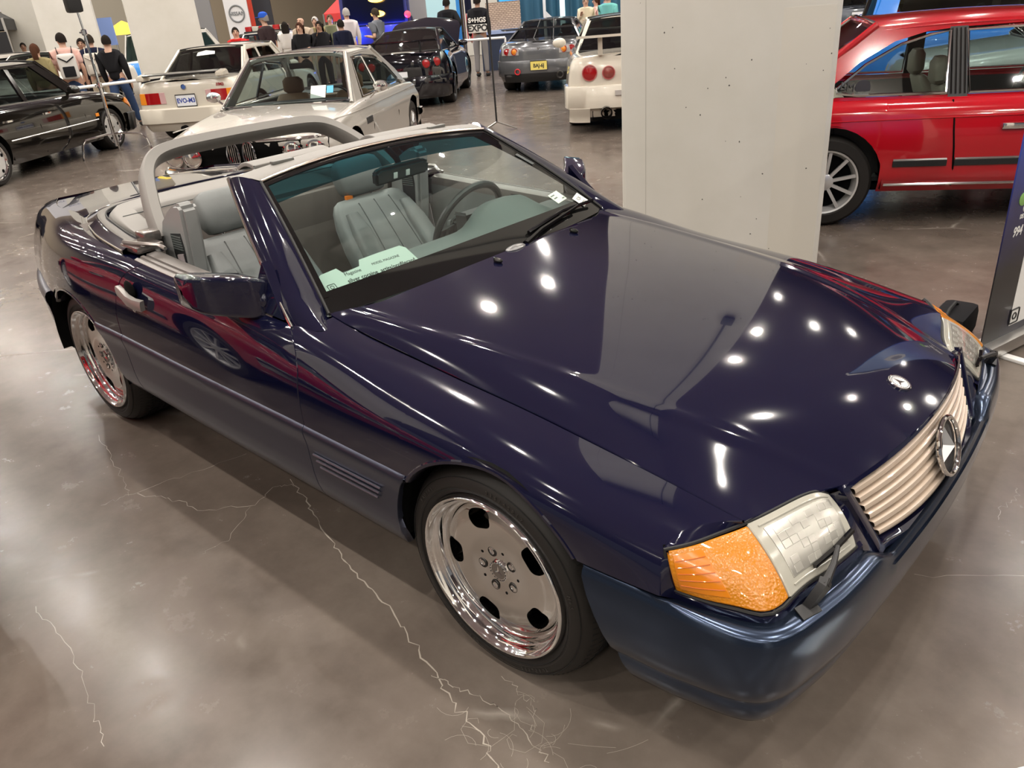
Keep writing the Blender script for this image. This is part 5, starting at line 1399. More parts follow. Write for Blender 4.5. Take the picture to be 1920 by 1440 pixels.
# ---- black saloon with the polished dish wheels (far left)
BLK = paint('black_paint', (.007, .006, .005), .08)
c = Car('saloon_car', 'black lowered four-door saloon with polished dish wheels at the left edge', 'car', (-13.026, 2.962), 126.4, BLK, 2.80, .80, -3.55, .87, .20, [(-3.55, .88), (-2.9, .93), (-1.5, .925), (-.45, .905), (.2, .84), (.8, .74)], -.42, -3.05, arch=.345, wr=.31, n=4.0, ce=(.3, .3), hood=[(-.5, .95), (.2, .89), (.8, .77)], deckz=[(-3.6, .93), (-3.0, .96)], wheel=('dish', .235, .20))
g = [[(-.78, .95), (-1.66, .955), (-1.68, 1.33), (-1.22, 1.32)], [(-1.76, .955), (-2.62, .96), (-2.45, 1.28), (-2.2, 1.33), (-1.76, 1.335)]]
p = [[(-.45, .90), (-.74, .92), (-1.22, 1.345), (-1.76, 1.355), (-2.22, 1.345), (-2.48, 1.29), (-2.68, .95), (-3.1, .92), (-2.7, 1.3), (-2.55, 1.39), (-1.08, 1.39)], [(-1.68, .92), (-1.76, .92), (-1.76, 1.35), (-1.68, 1.34)]]
c.greenhouse(-.42, -1.05, -2.55, -3.05, 1.39, .58, g, p, gm=GLASSD)
for sg in (1, -1):
    c.line('side_chrome', sg, [(x, .50) for x in np.linspace(-2.42, -.38, 18)], .010, STEEL); c.sidepatch('side_marker', sg, -.42, -.34, .545, .59, ORN, .008)
    c.line('door_gap', sg, [(-.72, .9), (-.68, .6), (-.66, .25)], .004, VOID); c.line('door_gap', sg, [(-1.72, .9), (-1.74, .6), (-1.74, .25)], .004, VOID)
    c.patch('front_indicator', True, sg * .70, sg * .85, .57, .72, ORN, .008); c.patch('headlamp', True, sg * .38, sg * .68, .57, .72, LENS, .008)
c.handle(-1.62, .74, CHROME, .2); c.handle(-2.45, .74, CHROME, .2); c.bumper('front_bumper', True, .22, .50, .04, mat('black_satin', (.02, .02, .02), .4), .40); c.bumper('rear_bumper', False, .25, .52, .04, BLK, -3.2); c.mirrors(-.78, BLK)

# ---- black hatch coupe under the raised hood
BLK2 = paint('deep_black_paint', (.004, .004, .007), .06)
c = Car('sports_coupe_car', 'black wide-bodied sports coupe with hood raised and dark wheels, tail to the camera', 'car', (-12.637, 10.680), 128.4, BLK2, 2.65, .85, -3.40, .90, .16, [(-3.4, .93), (-2.7, .95), (-1.5, .92), (-.4, .88), (.2, .80), (.85, .66)], -.36, -3.10, arch=.375, wr=.335, n=2.8, ce=(.5, .5), hood=[(-.4, .93), (.2, .87), (.85, .7)], deckz=[(-3.45, .95), (-3.0, .985)], wheel=('six', .25, .24), face=mat('wheel_black', (.02, .02, .02), .3, .5), flare=.04)
c.greenhouse(-.34, -1.05, -1.75, -3.05, 1.27, .53, [[(-.70, .92), (-1.95, .95), (-1.75, 1.19), (-1.15, 1.215)]], [[(-.36, .87), (-.62, .9), (-1.13, 1.235), (-1.77, 1.21), (-2.05, .95), (-3.1, .93), (-2.6, 1.10), (-1.75, 1.27), (-1.03, 1.27)]], gm=GLASSD)
z350 = c
h = c.hood; h.parent = c.o; h.matrix_local = Matrix.Translation((-.36, 0, .90)) @ Matrix.Rotation(radians(-40), 4, 'Y') @ Matrix.Translation((.36, 0, -.90))
for sg in (1, -1):
    for k, y in enumerate((.50, .68)): c.ring_round('tail_lamp', False, sg * y, .76 + .02 * k, .075, .012, (BLACKP, REDLENS))
    m = MB(); m.box((-3.36, sg * .42 - .015, .95), (-3.28, sg * .42 + .015, 1.14), bev=.005); m.build('wing_stay', BLACKP, c.o)
m = MB(); G = [[(-3.48, y, 1.165), (-3.36, y, 1.15), (-3.22, y, 1.135), (-3.22, y, 1.12), (-3.48, y, 1.15)] for y in np.linspace(-.74, .74, 10)]; m.grid(G, cv=True); m.fan(G[0]); m.fan(G[-1]); m.build('rear_wing', BLK2, c.o)
c.bumper('rear_bumper', False, .18, .56, .04, BLK2, -2.98); c.mirrors(-.62, BLK2); c.plate(False, .58, '', PLW, PLB)

# ---- grey roadster, tail to the camera
GRY = paint('gunmetal_paint', (.13, .135, .145), .2, .4)
c = Car('roadster_car', 'grey roadster with hardtop and yellow plate, tail to the camera by the blue curtain', 'car', (-11.025, 13.357), 121.2, GRY, 2.40, .85, -3.25, .875, .20, [(-3.25, .90), (-2.6, .925), (-1.5, .88), (-.4, .84), (.2, .78), (.85, .62)], -.40, -2.42, arch=.36, wr=.32, n=2.6, ce=(.5, .5), hood=[(-.4, .89), (.2, .84), (.85, .66)], deckz=[(-3.3, .935), (-2.4, .965)], wheel=('six', .22, .23), face=mat('wheel_black', (.02, .02, .02), .3, .5))
c.greenhouse(-.40, -1.0, -1.72, -2.38, 1.235, .50, [[(-.70, .88), (-1.62, .91), (-1.60, 1.17), (-1.08, 1.17)]], [[(-.40, .84), (-.64, .86), (-1.06, 1.19), (-1.62, 1.19), (-1.66, .90), (-2.5, .91), (-2.1, 1.10), (-1.72, 1.235), (-.98, 1.235)]], gm=GLASSD)
s2k = c
for sg in (1, -1):
    tl = thing('tail_lamp', None, None); tl.parent = c.o
    c.patch('lamp_base', False, sg * .40, sg * .76, .70, .83, mat('lamp_smoke', (.35, .33, .32), .15, coat=.8), .006, tl)
    for y, mm in ((.48, ORN), (.63, REDLENS)): c.ring_round('round_lens', False, sg * y, .765, .052, .014, (REDLENS, mm), tl)
    m = MB(); m.tube([(-3.12, sg * .25, .94), (-3.16, sg * .25, 1.14)], .012, 6); m.build('wing_stay', BLACKP, c.o)
m = MB(); G = [[(-3.26, y, 1.175), (-3.14, y, 1.16), (-3.02, y, 1.15), (-3.02, y, 1.135), (-3.26, y, 1.16)] for y in np.linspace(-.70, .70, 10)]; m.grid(G, cv=True); m.fan(G[0]); m.fan(G[-1]); m.build('rear_wing', mat('wing_carbon', (.02, .02, .021), .3, coat=.5), c.o)
c.plate(False, .50, 'BAJ-6J', PLY, INK, .33, .17, off=.045); c.bumper('rear_bumper', False, .30, .60, .03, GRY, -2.85); c.patch('rear_diffuser', False, -.70, .70, .20, .36, BLACKP, .035)
m = MB(); m.lathe([(.065, -.12), (.065, 0), (.05, 0), (.048, -.1)], 20, 'x', c=(-3.31, -.42, .32)); m.build('exhaust_pipe', STEEL, c.o)
m = MB(); m.tube([c.cap(False, .42 + .05 * cos(a), .40 + .05 * sin(a), .05) for a in np.arange(14) * 2 * pi / 14], .010, 6, closed=True); m.build('tow_hook', mat('hook_red', (.7, .02, .03), .4), c.o)
for sg in (1, -1):
    for y0 in (.18,): m = MB(); m.tube([Vector(c.rw[k][7 + sg * 2]) + Vector((-.01, 0, .01)) for k in range(8)], .010, 5); m.build('window_bar', BLACKP, c.o)
c.mirrors(-.70, GRY)
text_mesh('badge', 'H', .07, CHROME, frame(c.cap(False, 0, .80, .006), (0, -1, 0), (0, 0, 1)), c.o, .003)

# ---- white four-lamp coupe cut off by the column
c = Car('wide_coupe_car', 'white sports coupe with round red tail lamps half hidden by the concrete column', 'car', (-6.990, 9.940), 127.7, WHT, 2.665, .90, -3.62, .90, .20, [(-3.62, .93), (-2.9, .95), (-1.5, .92), (-.4, .90), (.2, .84), (.9, .70)], -.42, -2.80, arch=.375, wr=.335, n=4.0, ce=(.4, .3), hood=[(-.5, .95), (.2, .89), (.9, .74)], deckz=[(-3.66, .975), (-2.8, .99)], wheel=('six', .24, .24), face=mat('wheel_black', (.02, .02, .02), .3, .5), flare=.03)
g = [[(-.74, .93), (-1.80, .95), (-1.80, 1.27), (-1.15, 1.27)], [(-1.88, .95), (-2.42, .96), (-2.15, 1.26), (-1.88, 1.275)]]
c.greenhouse(-.40, -1.03, -2.12, -2.78, 1.33, .57, g, [[(-.4, .89), (-.70, .9), (-1.13, 1.29), (-1.88, 1.295), (-2.18, 1.27), (-2.46, .95), (-2.85, .93), (-2.2, 1.33), (-1.02, 1.33)], [(-1.8, .9), (-1.88, .9), (-1.88, 1.3), (-1.8, 1.3)]], gm=glassmat('dark_glass', (.16, .17, .16), .03))
for sg in (1, -1):
    c.ring_round('tail_lamp', False, sg * .60, .755, .088, .012, (mat('lamp_ring', (.45, .12, .12), .2, coat=.8), REDLENS)); c.ring_round('tail_lamp', False, sg * .36, .745, .072, .012, (mat('lamp_ring', (.45, .12, .12), .2, coat=.8), mat('lamp_brown', (.25, .05, .04), .2, coat=.8)))
    m = MB(); m.box((-3.60, sg * .46 - .03, .955), (-3.44, sg * .46 + .03, 1.17), bev=.01); m.build('wing_stay', WHT, c.o)
    c.patch('reflector', False, sg * .28, sg * .18, .47, .53, mat('reflector_grey', (.4, .38, .36), .3), .055)
m = MB(); G = [[(-3.70, y, 1.20), (-3.58, y, 1.195), (-3.42, y, 1.175), (-3.42, y, 1.155), (-3.70, y, 1.17)] for y in np.linspace(-.76, .76, 10)]; m.grid(G, cv=True); m.fan(G[0]); m.fan(G[-1]); m.build('rear_wing', WHT, c.o)
c.bumper('rear_bumper', False, .30, .60, .045, WHT, -3.15); c.patch('rear_spat', False, .60, .84, .14, .32, WHT, .05); c.patch('rear_spat', False, -.84, -.60, .14, .32, WHT, .05)
m = MB(); m.lathe([(.075, -.15), (.075, 0), (.06, 0), (.058, -.12)], 20, 'x', c=(-3.62, .40, .27)); m.build('exhaust_pipe', mat('dark_pipe', (.05, .05, .05), .3, .8), c.o); c.patch('diffuser', False, -.58, .58, .16, .32, VOID, .0)
m = MB(); m.ball((-.72, 1.02, 1.0), (.06, .11, .075), 10); m.build('door_mirror', WHT, c.o); m.mirrored().build('door_mirror', WHT, c.o)
r34 = c
# ================================================================== visitors
SKIN = [mat('skin_light', (.52, .31, .22), .5), mat('skin_tan', (.36, .20, .13), .5), mat('skin_dark', (.12, .06, .04), .5)]
def cloth(n, c): return mat('cloth_' + n, c, .85, spec=.15)
def skinned(name, chain, m, parent, sub=2):
    """chain: {key: (pos, r, parent key)} grown into one smooth surface"""
    keys = list(chain); me = bpy.data.meshes.new(name)
    me.from_pydata([chain[k][0] for k in keys], [(keys.index(chain[k][2]), i) for i, k in enumerate(keys) if chain[k][2]], [])
    o = bpy.data.objects.new(name, me); COL.objects.link(o)
    sk = o.modifiers.new('s', 'SKIN'); sk.use_smooth_shade = True
    for i, k in enumerate(keys):
        r = chain[k][1]; me.skin_vertices[0].data[i].radius = (r, r) if np.isscalar(r) else r
        me.skin_vertices[0].data[i].use_root = (i == 0)
    ss = o.modifiers.new('u', 'SUBSURF'); ss.levels = sub; ss.render_levels = sub
    dg = bpy.context.evaluated_depsgraph_get(); ev = o.evaluated_get(dg)
    r = bpy.data.meshes.new_from_object(ev); bpy.data.objects.remove(o)
    r.name = name; r.materials.clear(); r.materials.append(m)
    r.polygons.foreach_set('use_smooth', [True] * len(r.polygons))
    q = bpy.data.objects.new(name, r); COL.objects.link(q); q.parent = parent
    return q
def person(label, x, y, face_deg, h=1.75, skin=0, hair=(.015, .012, .01), top=('black', (.012, .012, .014)), pants=('denim', (.04, .06, .12)), arms=('down', 'down'), long=True, hairstyle='short', stride=0.0, lean=0.0, group=None, cap=None, female=False, headturn=0, backpack=None, shirt=None):
    k = h / 1.75; root = thing('person', label, 'person', (x, y, 0), radians(face_deg), group)
    sw = .185 if not female else .165; hp = .10
    S = SKIN[skin]
    def P(a, b, c): return (a * k + lean * max(0, c - .9) * k, b * k, c * k)
    ch = {'pelvis': (P(0, 0, .95), (.10, .13), None), 'waist': (P(.0, 0, 1.10), (.105, .135), 'pelvis'), 'chest': (P(.0, 0, 1.30), (.11, .145), 'waist'), 'neckbase': (P(-.01, 0, 1.44), (.05, .055), 'chest'), 'neck': (P(.0, 0, 1.53), .052, 'neckbase'), 'jaw': (P(.022, 0, 1.59), (.068, .062), 'neck'), 'face': (P(.014, 0, 1.655), (.095, .076), 'jaw'), 'crown': (P(.0, 0, 1.725), (.075, .064), 'face')}
    hands = {}
    for sg, sd, pose in ((1, 'l', arms[0]), (-1, 'r', arms[1])):
        sh = (0, sg * sw, 1.425)
        el, wr = {'down': ((-.02, sg * (sw + .055), 1.14), (.04, sg * (sw + .05), .90)), 'bent': ((-.04, sg * (sw + .06), 1.15), (.20, sg * (sw - .05), 1.18)), 'phone': ((.0, sg * (sw + .05), 1.17), (.19, sg * (sw - .09), 1.33)), 'swing': ((-.10, sg * (sw + .06), 1.15), (-.02, sg * (sw + .07), .92)), 'chin': ((.06, sg * (sw + .02), 1.17), (.13, sg * .06, 1.42)), 'hip': ((-.10, sg * (sw + .16), 1.20), (-.02, sg * (sw + .0), 1.02))}[pose]
        ch['sh' + sd] = (P(sh[0], sh[1] * .93, 1.40), .036, 'neckbase'); ch['el' + sd] = (P(*el), .042, 'sh' + sd); ch['wr' + sd] = (P(*wr), .028, 'el' + sd)
        d = Vector(wr) - Vector(el); d.normalize(); pm = Vector(wr) + d * .06
        ch['pa' + sd] = (P(*pm), (.034, .022), 'wr' + sd)
        side = Vector((0, 0, 1)).cross(d); side = side.normalized() if side.length > .1 else Vector((1, 0, 0))
        if abs(d.z) > .8: side = Vector((1, 0, 0))
        for f, (o, L) in enumerate(((-.024, .068), (-.008, .078), (.008, .074), (.024, .058))):
            a = pm + side * o + d * .03; ch['f%d%s' % (f, sd)] = (P(*a), .0095, 'pa' + sd); ch['g%d%s' % (f, sd)] = (P(*(a + d * L * .8 + Vector((.012, -sg * .01, 0)))), .0075, 'f%d%s' % (f, sd))
        t = Vector(wr) + d * .03 + side * .036; ch['t' + sd] = (P(*t), .011, 'pa' + sd); ch['u' + sd] = (P(*(t + d * .04 + side * .012)), .0085, 't' + sd)
        st = stride * sg
        ch['hi' + sd] = (P(0, sg * hp, .90), .092, 'pelvis'); ch['kn' + sd] = (P(st * .45 + .02, sg * (hp + .01), .50), .058, 'hi' + sd); ch['an' + sd] = (P(st - .02, sg * (hp + .02), .09), .038, 'kn' + sd); ch['to' + sd] = (P(st + .14, sg * (hp + .03), .045), .034, 'an' + sd)
    skinned('body', ch, S, root, 2)
    # clothing: same skeleton, a little thicker
    def sub_chain(keys, grow, rootk):
        c = {}
        for q in keys:
            p, r, pa = ch[q]; g = grow.get(q, .012) if isinstance(grow, dict) else grow
            r2 = r + g if np.isscalar(r) else (r[0] + g, r[1] + g)
            c[q] = (p, r2, pa if pa in keys and q != rootk else None)
        return c
    arm = ['elr', 'wrr', 'ell', 'wrl'] if long else ['elr', 'ell']
    c = sub_chain(['chest', 'waist', 'pelvis', 'neckbase', 'shr', 'shl'] + arm, {'wrr': .014, 'wrl': .014, 'elr': .022, 'ell': .022, 'shr': .055, 'shl': .055}, 'chest')
    c['waist'] = (c['waist'][0], (.122, .152), 'chest'); c['pelvis'] = (P(0, 0, .90), (.145, .178), 'waist'); c['neckbase'] = (P(-.008, 0, 1.475), (.105, .125), 'chest'); c['collar'] = (P(.0, 0, 1.525), (.066, .068), 'neckbase'); c['chest'] = (ch['chest'][0], (.145, .195), None)
    for sd in 'rl': c['sh' + sd] = (P(0, (1 if sd == 'l' else -1) * sw, 1.425), .088, 'neckbase')
    if not long:
        for sd in 'rl':
            a, b = Vector(ch['sh' + sd][0]), Vector(ch['el' + sd][0]); c['el' + sd] = (tuple(a + (b - a) * .72), .062, 'sh' + sd)
    tp = skinned('jacket' if long else 'shirt', c, cloth(*top), root, 2)
    c = sub_chain(['pelvis', 'hil', 'hir', 'knl', 'knr', 'anl', 'anr'], {'anl': .022, 'anr': .022, 'knl': .018, 'knr': .018}, 'pelvis')
    c['pelvis'] = (P(0, 0, .93), (.118, .150), None); c['belt'] = (P(0, 0, 1.04), (.105, .135), 'pelvis'); skinned('trousers', c, cloth(*pants), root, 2)
    for sd in 'rl':
        an, to = Vector(ch['an' + sd][0]), Vector(ch['to' + sd][0]); m = MB(); m.ball(((an.x + to.x) / 2 + .01, an.y, .045 * k), (.145 * k, .052 * k, .05 * k), 8); m.build('shoe', cloth('shoe', (.03, .03, .03)), root)
    # head details
    R = Matrix.Translation(P(0, 0, 0)) 
    hc = Vector(P(.012, 0, 1.655)); hd = thing('head_features', None, None, hc, radians(headturn)); hd.parent = root
    m = MB(); m.tube([(.088 * k, 0, .02 * k), (.108 * k, 0, -.02 * k), (.088 * k, 0, -.03 * k)], [.009 * k, .015 * k, .009 * k], 6)
    for sg in (1, -1): m.ball((-.005 * k, sg * .078 * k, -.005 * k), (.02 * k, .010 * k, .03 * k), 6)
    m.build('nose_and_ears', S, hd)
    m = MB()
    for sg in (1, -1): m.ball((.086 * k, sg * .032 * k, .018 * k), (.010 * k, .014 * k, .008 * k), 6)
    m.build('eyes', BLACKG, hd); m = MB(); m.tube([(.092 * k, -.022 * k, -.052 * k), (.097 * k, 0, -.053 * k), (.092 * k, .022 * k, -.052 * k)], .006 * k, 5); m.build('mouth', mat('lip', (.30, .10, .08), .5), hd)
    hm = mat('hair_%d' % int(hair[0] * 1000), hair, .9, spec=.1)
    if hairstyle != 'bald':
        G = []; low = {'short': -.02, 'long': -.05, 'tail': -.03}[hairstyle]
        for a in np.linspace(-pi, pi, 26):
            fr = max(0, cos(a)); row = []
            for t in np.linspace(0, 1, 9):
                zl = low + fr ** 3 * (.085 - low) if abs(a) < 1.2 else low - .03 * (abs(a) > 2)
                z = .125 + (zl - .125) * t; q = sqrt(max(0, 1 - ((z + .0) / .126) ** 2)) if z > 0 else 1
                row.append(((-.006 + .104 * q * cos(a)) * k, .090 * q * sin(a) * k, z * k))
            G.append(row)
        m = MB(); m.grid(G)
        if hairstyle == 'long': m.grid([[((-.05 - .065 * cos(b)) * k, .105 * sin(b) * k, (z) * k) for b in np.linspace(-1.5, 1.5, 10)] for z in np.linspace(.05, -.26, 8)])
        if hairstyle == 'tail': m.tube([(-.10 * k, 0, .03 * k), (-.14 * k, 0, -.06 * k), (-.12 * k, .0, -.20 * k), (-.10 * k, .01, -.34 * k)], [.05 * k, .055 * k, .05 * k, .015 * k], 8)
        m.build('hair', hm, hd)
    if cap:
        m = MB(); m.lathe([(.098 * k, .02 * k), (.10 * k, .05 * k), (.085 * k, .10 * k), (.04 * k, .128 * k), (.001, .132 * k)], 18, 'z'); m.prism([(.07 * k, -.07 * k), (.15 * k, -.06 * k), (.175 * k, 0), (.15 * k, .06 * k), (.07 * k, .07 * k)], .025 * k, .036 * k); m.build('cap', cloth(*cap), hd)
    if backpack:
        bp = thing('backpack', None, None); bp.parent = root
        m = MB(); m.box((-.36 * k, -.155 * k, .98 * k), (-.15 * k, .155 * k, 1.42 * k), bev=.06); b = m.build('pack', cloth(*backpack[0]), bp, smooth=60)
        m = MB(); m.box((-.385 * k, -.10 * k, 1.02 * k), (-.35 * k, .10 * k, 1.20 * k), bev=.015); m.tube([(-.365 * k, -.13 * k, 1.36 * k), (-.375 * k, 0, 1.28 * k), (-.365 * k, .13 * k, 1.36 * k)], .012, 6); m.build('front_pocket', cloth(*backpack[1]), bp)
        for sg in (1, -1): m = MB(); m.sweep([P(-.16, sg * .11, 1.10), P(-.17, sg * .12, 1.40), P(-.02, sg * .13, 1.515), P(.14, sg * .12, 1.36), P(.10, sg * .14, 1.15)], [(-.022, -.006), (.022, -.006), (.022, .006), (-.022, .006)], up=(0, 1, 0)); m.build('strap', cloth(*backpack[1]), bp)
    if shirt:
        m = MB(); m.box((.115 * k, -.05 * k, 1.12 * k), (.145 * k, .05 * k, 1.46 * k), bev=.012); m.build('inner_shirt', cloth(*shirt), root)
    return root
BK = ('black', (.012, .012, .014)); JN = ('denim', (.035, .06, .13)); WH_ = ('white', (.68, .66, .62)); GY = ('grey', (.14, .15, .17)); KH = ('khaki', (.42, .36, .27)); NV = ('navy', (.010, .012, .03))
person('woman with brown ponytail and olive top seen from behind at far left', -15.48, 3.73, 150, 1.60, 0, (.06, .025, .014), ('olive', (.26, .22, .11)), NV, hairstyle='tail', female=True, long=True)
person('man in pink shirt carrying a white and black backpack', -15.51, 4.24, 158, 1.74, 0, top=('pink', (.66, .42, .37)), pants=JN, long=False, headturn=25, backpack=(('pack_white', (.55, .53, .50)), BK))
person('dark-haired man behind the light stand pole facing the camera', -17.07, 5.19, -30, 1.62, 1, top=('charcoal', (.04, .04, .045)), pants=BK, arms=('down', 'bent'))
person('man in black hoodie with a pale backpack', -16.36, 5.08, 150, 1.68, 0, (.03, .022, .016), NV, KH, backpack=(('pack_pale', (.50, .46, .40)), ('strap_pale', (.55, .52, .46))), headturn=20)
person('man in black jacket and blue jeans walking beside the barrier rail', -15.04, 4.87, 135, 1.64, 0, top=BK, pants=JN, stride=-.30, lean=-.08, headturn=25)
person('person in open red jacket behind the white winged coupe', -16.07, 8.16, -55, 1.58, 0, top=('red', (.55, .02, .02)), pants=BK, shirt=WH_, hairstyle='short', headturn=25)
person('man in dark tee and bright blue cap seen in profile', -14.88, 8.19, 205, 1.82, 0, (.2, .18, .16), ('brown_black', (.035, .022, .024)), BK, long=False, cap=('blue', (.02, .08, .42)))
person('woman in white and tan top with her back turned', -17.17, 10.18, 150, 1.60, 0, top=('white', (.68, .66, .62)), pants=KH, hairstyle='long', female=True)
person('woman with long brown hair in a black coat looking back', -14.91, 9.05, -20, 1.57, 0, (.05, .02, .012), BK, BK, hairstyle='long', female=True, headturn=-30, arms=('bent', 'down'))
person('bald man in beige shirt in the middle of the crowd', -16.37, 10.12, -60, 1.70, 0, top=('beige', (.42, .34, .26)), pants=KH, hairstyle='bald', long=False)
person('young woman in black with a hand near her chin', -15.23, 9.81, -50, 1.56, 1, top=BK, pants=BK, hairstyle='long', female=True, arms=('down', 'chin'))
person('man in black sweater turned away next to the blue lights', -14.38, 9.79, 175, 1.56, 1, top=NV, pants=BK, headturn=-20)
person('white-haired person in a pale shirt at the back of the crowd', -15.95, 11.19, 160, 1.79, 0, (.35, .33, .31), ('pale_lilac', (.60, .55, .56)), GY)
person('man with grey hair in the distant crowd, left of a pair', -17.23, 11.15, -50, 1.66, 0, (.45, .43, .40), ('olive', (.26, .22, .11)), KH)
person('man in camouflage-green top in the distant crowd, right of a pair', -17.4, 11.75, -50, 1.68, 0, (.10, .06, .04), ('army', (.16, .17, .10)), KH, long=False)
person('man in grey tee looking at a phone before the blue lights', -14.51, 10.93, 200, 1.73, 0, (.04, .03, .02), GY, BK, long=False, arms=('bent', 'phone'))
person('bearded man behind the raised black hood', -16.98, 15.22, -50, 1.77, 2, top=BK, pants=BK)
person('tall man in black top seen from behind next to the flag', -14.62, 13.35, 115, 1.83, 1, top=BK, pants=('grey', (.14, .15, .17)), arms=('bent', 'hip'))
xp = person('visitor in black printed hoodie with grey pants beyond the white rail', -13.51, 13.32, 120, 1.82, 1, top=BK, pants=('ash', (.20, .19, .19)))
for txt, z, sz in (('S+HGS', 1.30, .15), ('EXPO', 1.12, .20)):
    m = MB(); m.box((-.26, -.002, 0), (.26, .002, .02))
    if txt == 'EXPO':
        p_ = MB(); p_.box((-.155, -.24, z - .10), (-.148, .24, z + .09), bev=.003); p_.build('print_panel', cloth(*WH_), xp)
    text_mesh('lettering', txt, sz, cloth(*WH_) if txt != 'EXPO' else INK, frame((-.160, 0, z), (0, -1, 0), (0, 0, 1)), xp, .004, .006)
person('woman in cream sweater standing by the curtain', -11.85, 15.52, -75, 1.60, 0, (.20, .11, .05), ('cream', (.66, .58, .42)), JN, arms=('bent', 'phone'), female=True, hairstyle='short', headturn=30)
person('girl in pink top half hidden by the woman in cream', -12.05, 16.25, -120, 1.58, 0, (.05, .03, .02), ('pink', (.72, .28, .36)), JN, long=False, arms=('phone', 'phone'), female=True, hairstyle='long')
person('man in teal tee with his back to the camera', -11.05, 15.36, 100, 1.66, 0, (.05, .03, .02), ('teal', (.16, .46, .44)), JN, long=False)
person('person in royal blue shirt behind the teal tee', -12.3, 17.0, 60, 1.64, 0, (.03, .02, .02), ('royal', (.04, .10, .38)), BK)
person('dark-haired visitor at the far left edge under the black tent', -26.0, 6.35, -40, 1.62, 1, top=BK, pants=BK)
person('visitor in white shirt under the black tent', -26.3, 7.15, -20, 1.62, 1, top=WH_, pants=JN)
# ================================================================== things standing in the hall
# ---- roll-up banner beside the nose of the convertible
bn_ = thing('rollup_banner', 'tall dark roll-up banner on a silver base beside the convertible nose', 'banner', (.53, 1.84, 0))
Mb_ = frame((0, 0, 0), (.27, .963, 0), (0, 0, 1), (.963, -.27, 0))      # x along the panel, y up, z to the viewer
m = MB(); m.box((-.09, .018, -.055), (.93, .085, .055), bev=.018); m.build('base', STEEL, bn_, M=Mb_, smooth=50)
for s_ in (.12, .70): m = MB(); m.box((s_, .0, -.07), (s_ + .045, .016, .26), bev=.004); m.build('foot', WHITEPL, bn_, M=Mb_)
PB = mat('banner_print', (.02, .02, .025), .35, coat=.4)
N, L = nodes(PB); tc_ = N.new('ShaderNodeTexCoord'); sp_ = N.new('ShaderNodeSeparateXYZ'); L.new(tc_.outputs['Object'], sp_.inputs[0])
mr_ = N.new('ShaderNodeMapRange'); mr_.inputs[1].default_value = .35; mr_.inputs[2].default_value = 1.7; L.new(sp_.outputs[2], mr_.inputs[0])
nz_ = noise(PB, 3.5, 5, .6); ad_ = N.new('ShaderNodeMath'); ad_.operation = 'MULTIPLY_ADD'; ad_.inputs[1].default_value = .35; L.new(nz_.outputs[0], ad_.inputs[0]); L.new(mr_.outputs[0], ad_.inputs[2])
rp_ = ramp(PB, ad_.outputs[0], [(.18, (.012, .012, .014)), (.42, (.02, .02, .09)), (.75, (.04, .08, .42)), (1.0, (.10, .28, .72))]); L.new(rp_.outputs[0], N['Principled BSDF'].inputs['Base Color'])
m = MB(); m.box((0, .07, -.003), (.84, 2.02, .003)); pnl = m.build('panel', PB, bn_, M=Mb_)
m = MB(); m.box((-.01, 2.01, -.015), (.85, 2.05, .015), bev=.004); m.build('top_bar', STEEL, bn_, M=Mb_)
m = MB(); m.tube([(.42, .08, -.03), (.42, 2.0, -.02)], .012, 8); m.build('support_pole', STEEL, bn_, M=Mb_)
WB_ = mat('banner_white', (.78, .78, .76), .5)
m = MB(); m.box((.215, .125, .0032), (.66, .50, .0045)); cd = m.build('white_card', WB_, pnl, M=Mb_)
a_ = [(.245 + .035 * max(-1, min(1, 1.35 * cos(a))) * 1, .170 + .035 * max(-1, min(1, 1.35 * sin(a)))) for a in np.arange(24) * 2 * pi / 24]
m = MB(); m.tube([(x, y, .005) for x, y in a_], .004, 5, closed=True); m.tube([(.245 + .015 * cos(a), .170 + .015 * sin(a), .005) for a in np.arange(16) * 2 * pi / 16], .004, 5, closed=True); m.build('camera_icon', INK, cd, M=Mb_)
for txt, s0, z0, sz in (('994 GRAND', .07, .60, .062), ('DETAIL', .10, .665, .026)): text_mesh('lettering', txt, sz, WB_, Mb_ @ Matrix.Translation((s0, z0, .004)), pnl, .0006, .001, 'LEFT', .15, .8)
m = MB(); m.ball((.10, .745, .004), (.035, .03, .004), 8); m.ball((.145, .735, .004), (.02, .035, .004), 8); m.build('green_emblem', mat('emblem_green', (.22, .42, .12), .5), pnl, M=Mb_)
m = MB(); m.ball((.135, .70, .004), (.022, .018, .004), 8); m.build('white_emblem', WB_, pnl, M=Mb_)
sh_ = [(-.14, .16), (0, .19), (.14, .16), (.15, 0), (.10, -.12), (0, -.19), (-.10, -.12), (-.15, 0)]
m = MB(); m.prism([(.42 + x, 1.50 + y) for x, y in sh_], .003, .005); sh2 = m.build('shield_emblem', WB_, pnl, M=Mb_)
m = MB(); m.prism([(.42 + .55 * x + .02, 1.50 + .55 * y) for x, y in sh_], .005, .006); m.build('shield_field', mat('shield_grey', (.25, .26, .32), .5), sh2, M=Mb_)
# black bag beside it
m = MB(); m.box((.27, 1.95, .0), (.43, 2.24, .15), bev=.035); bg_ = tag(m.build('equipment_bag', cloth('black', (.012, .012, .014)), smooth=50), 'black padded equipment bag lying against the banner base', 'bag')
m = MB(); m.box((.264, 1.97, .03), (.272, 2.22, .125), bev=.003); m.build('end_panel', cloth('bag_grey', (.05, .05, .05)), bg_)
m = MB(); m.tube([(.34, 1.98, .148), (.34, 2.02, .17), (.34, 2.12, .172), (.34, 2.17, .148)], .008, 6); m.build('strap', cloth('bag_grey', (.05, .05, .05)), bg_)
m = MB(); m.prism([(1.13, -.40), (1.40, -.05), (1.75, -.30), (1.48, -.70)], .0, .004); tag(m.build('paper_sheet', WHITEP), 'white sheet lying on the floor, one corner showing bottom right', 'sheet')

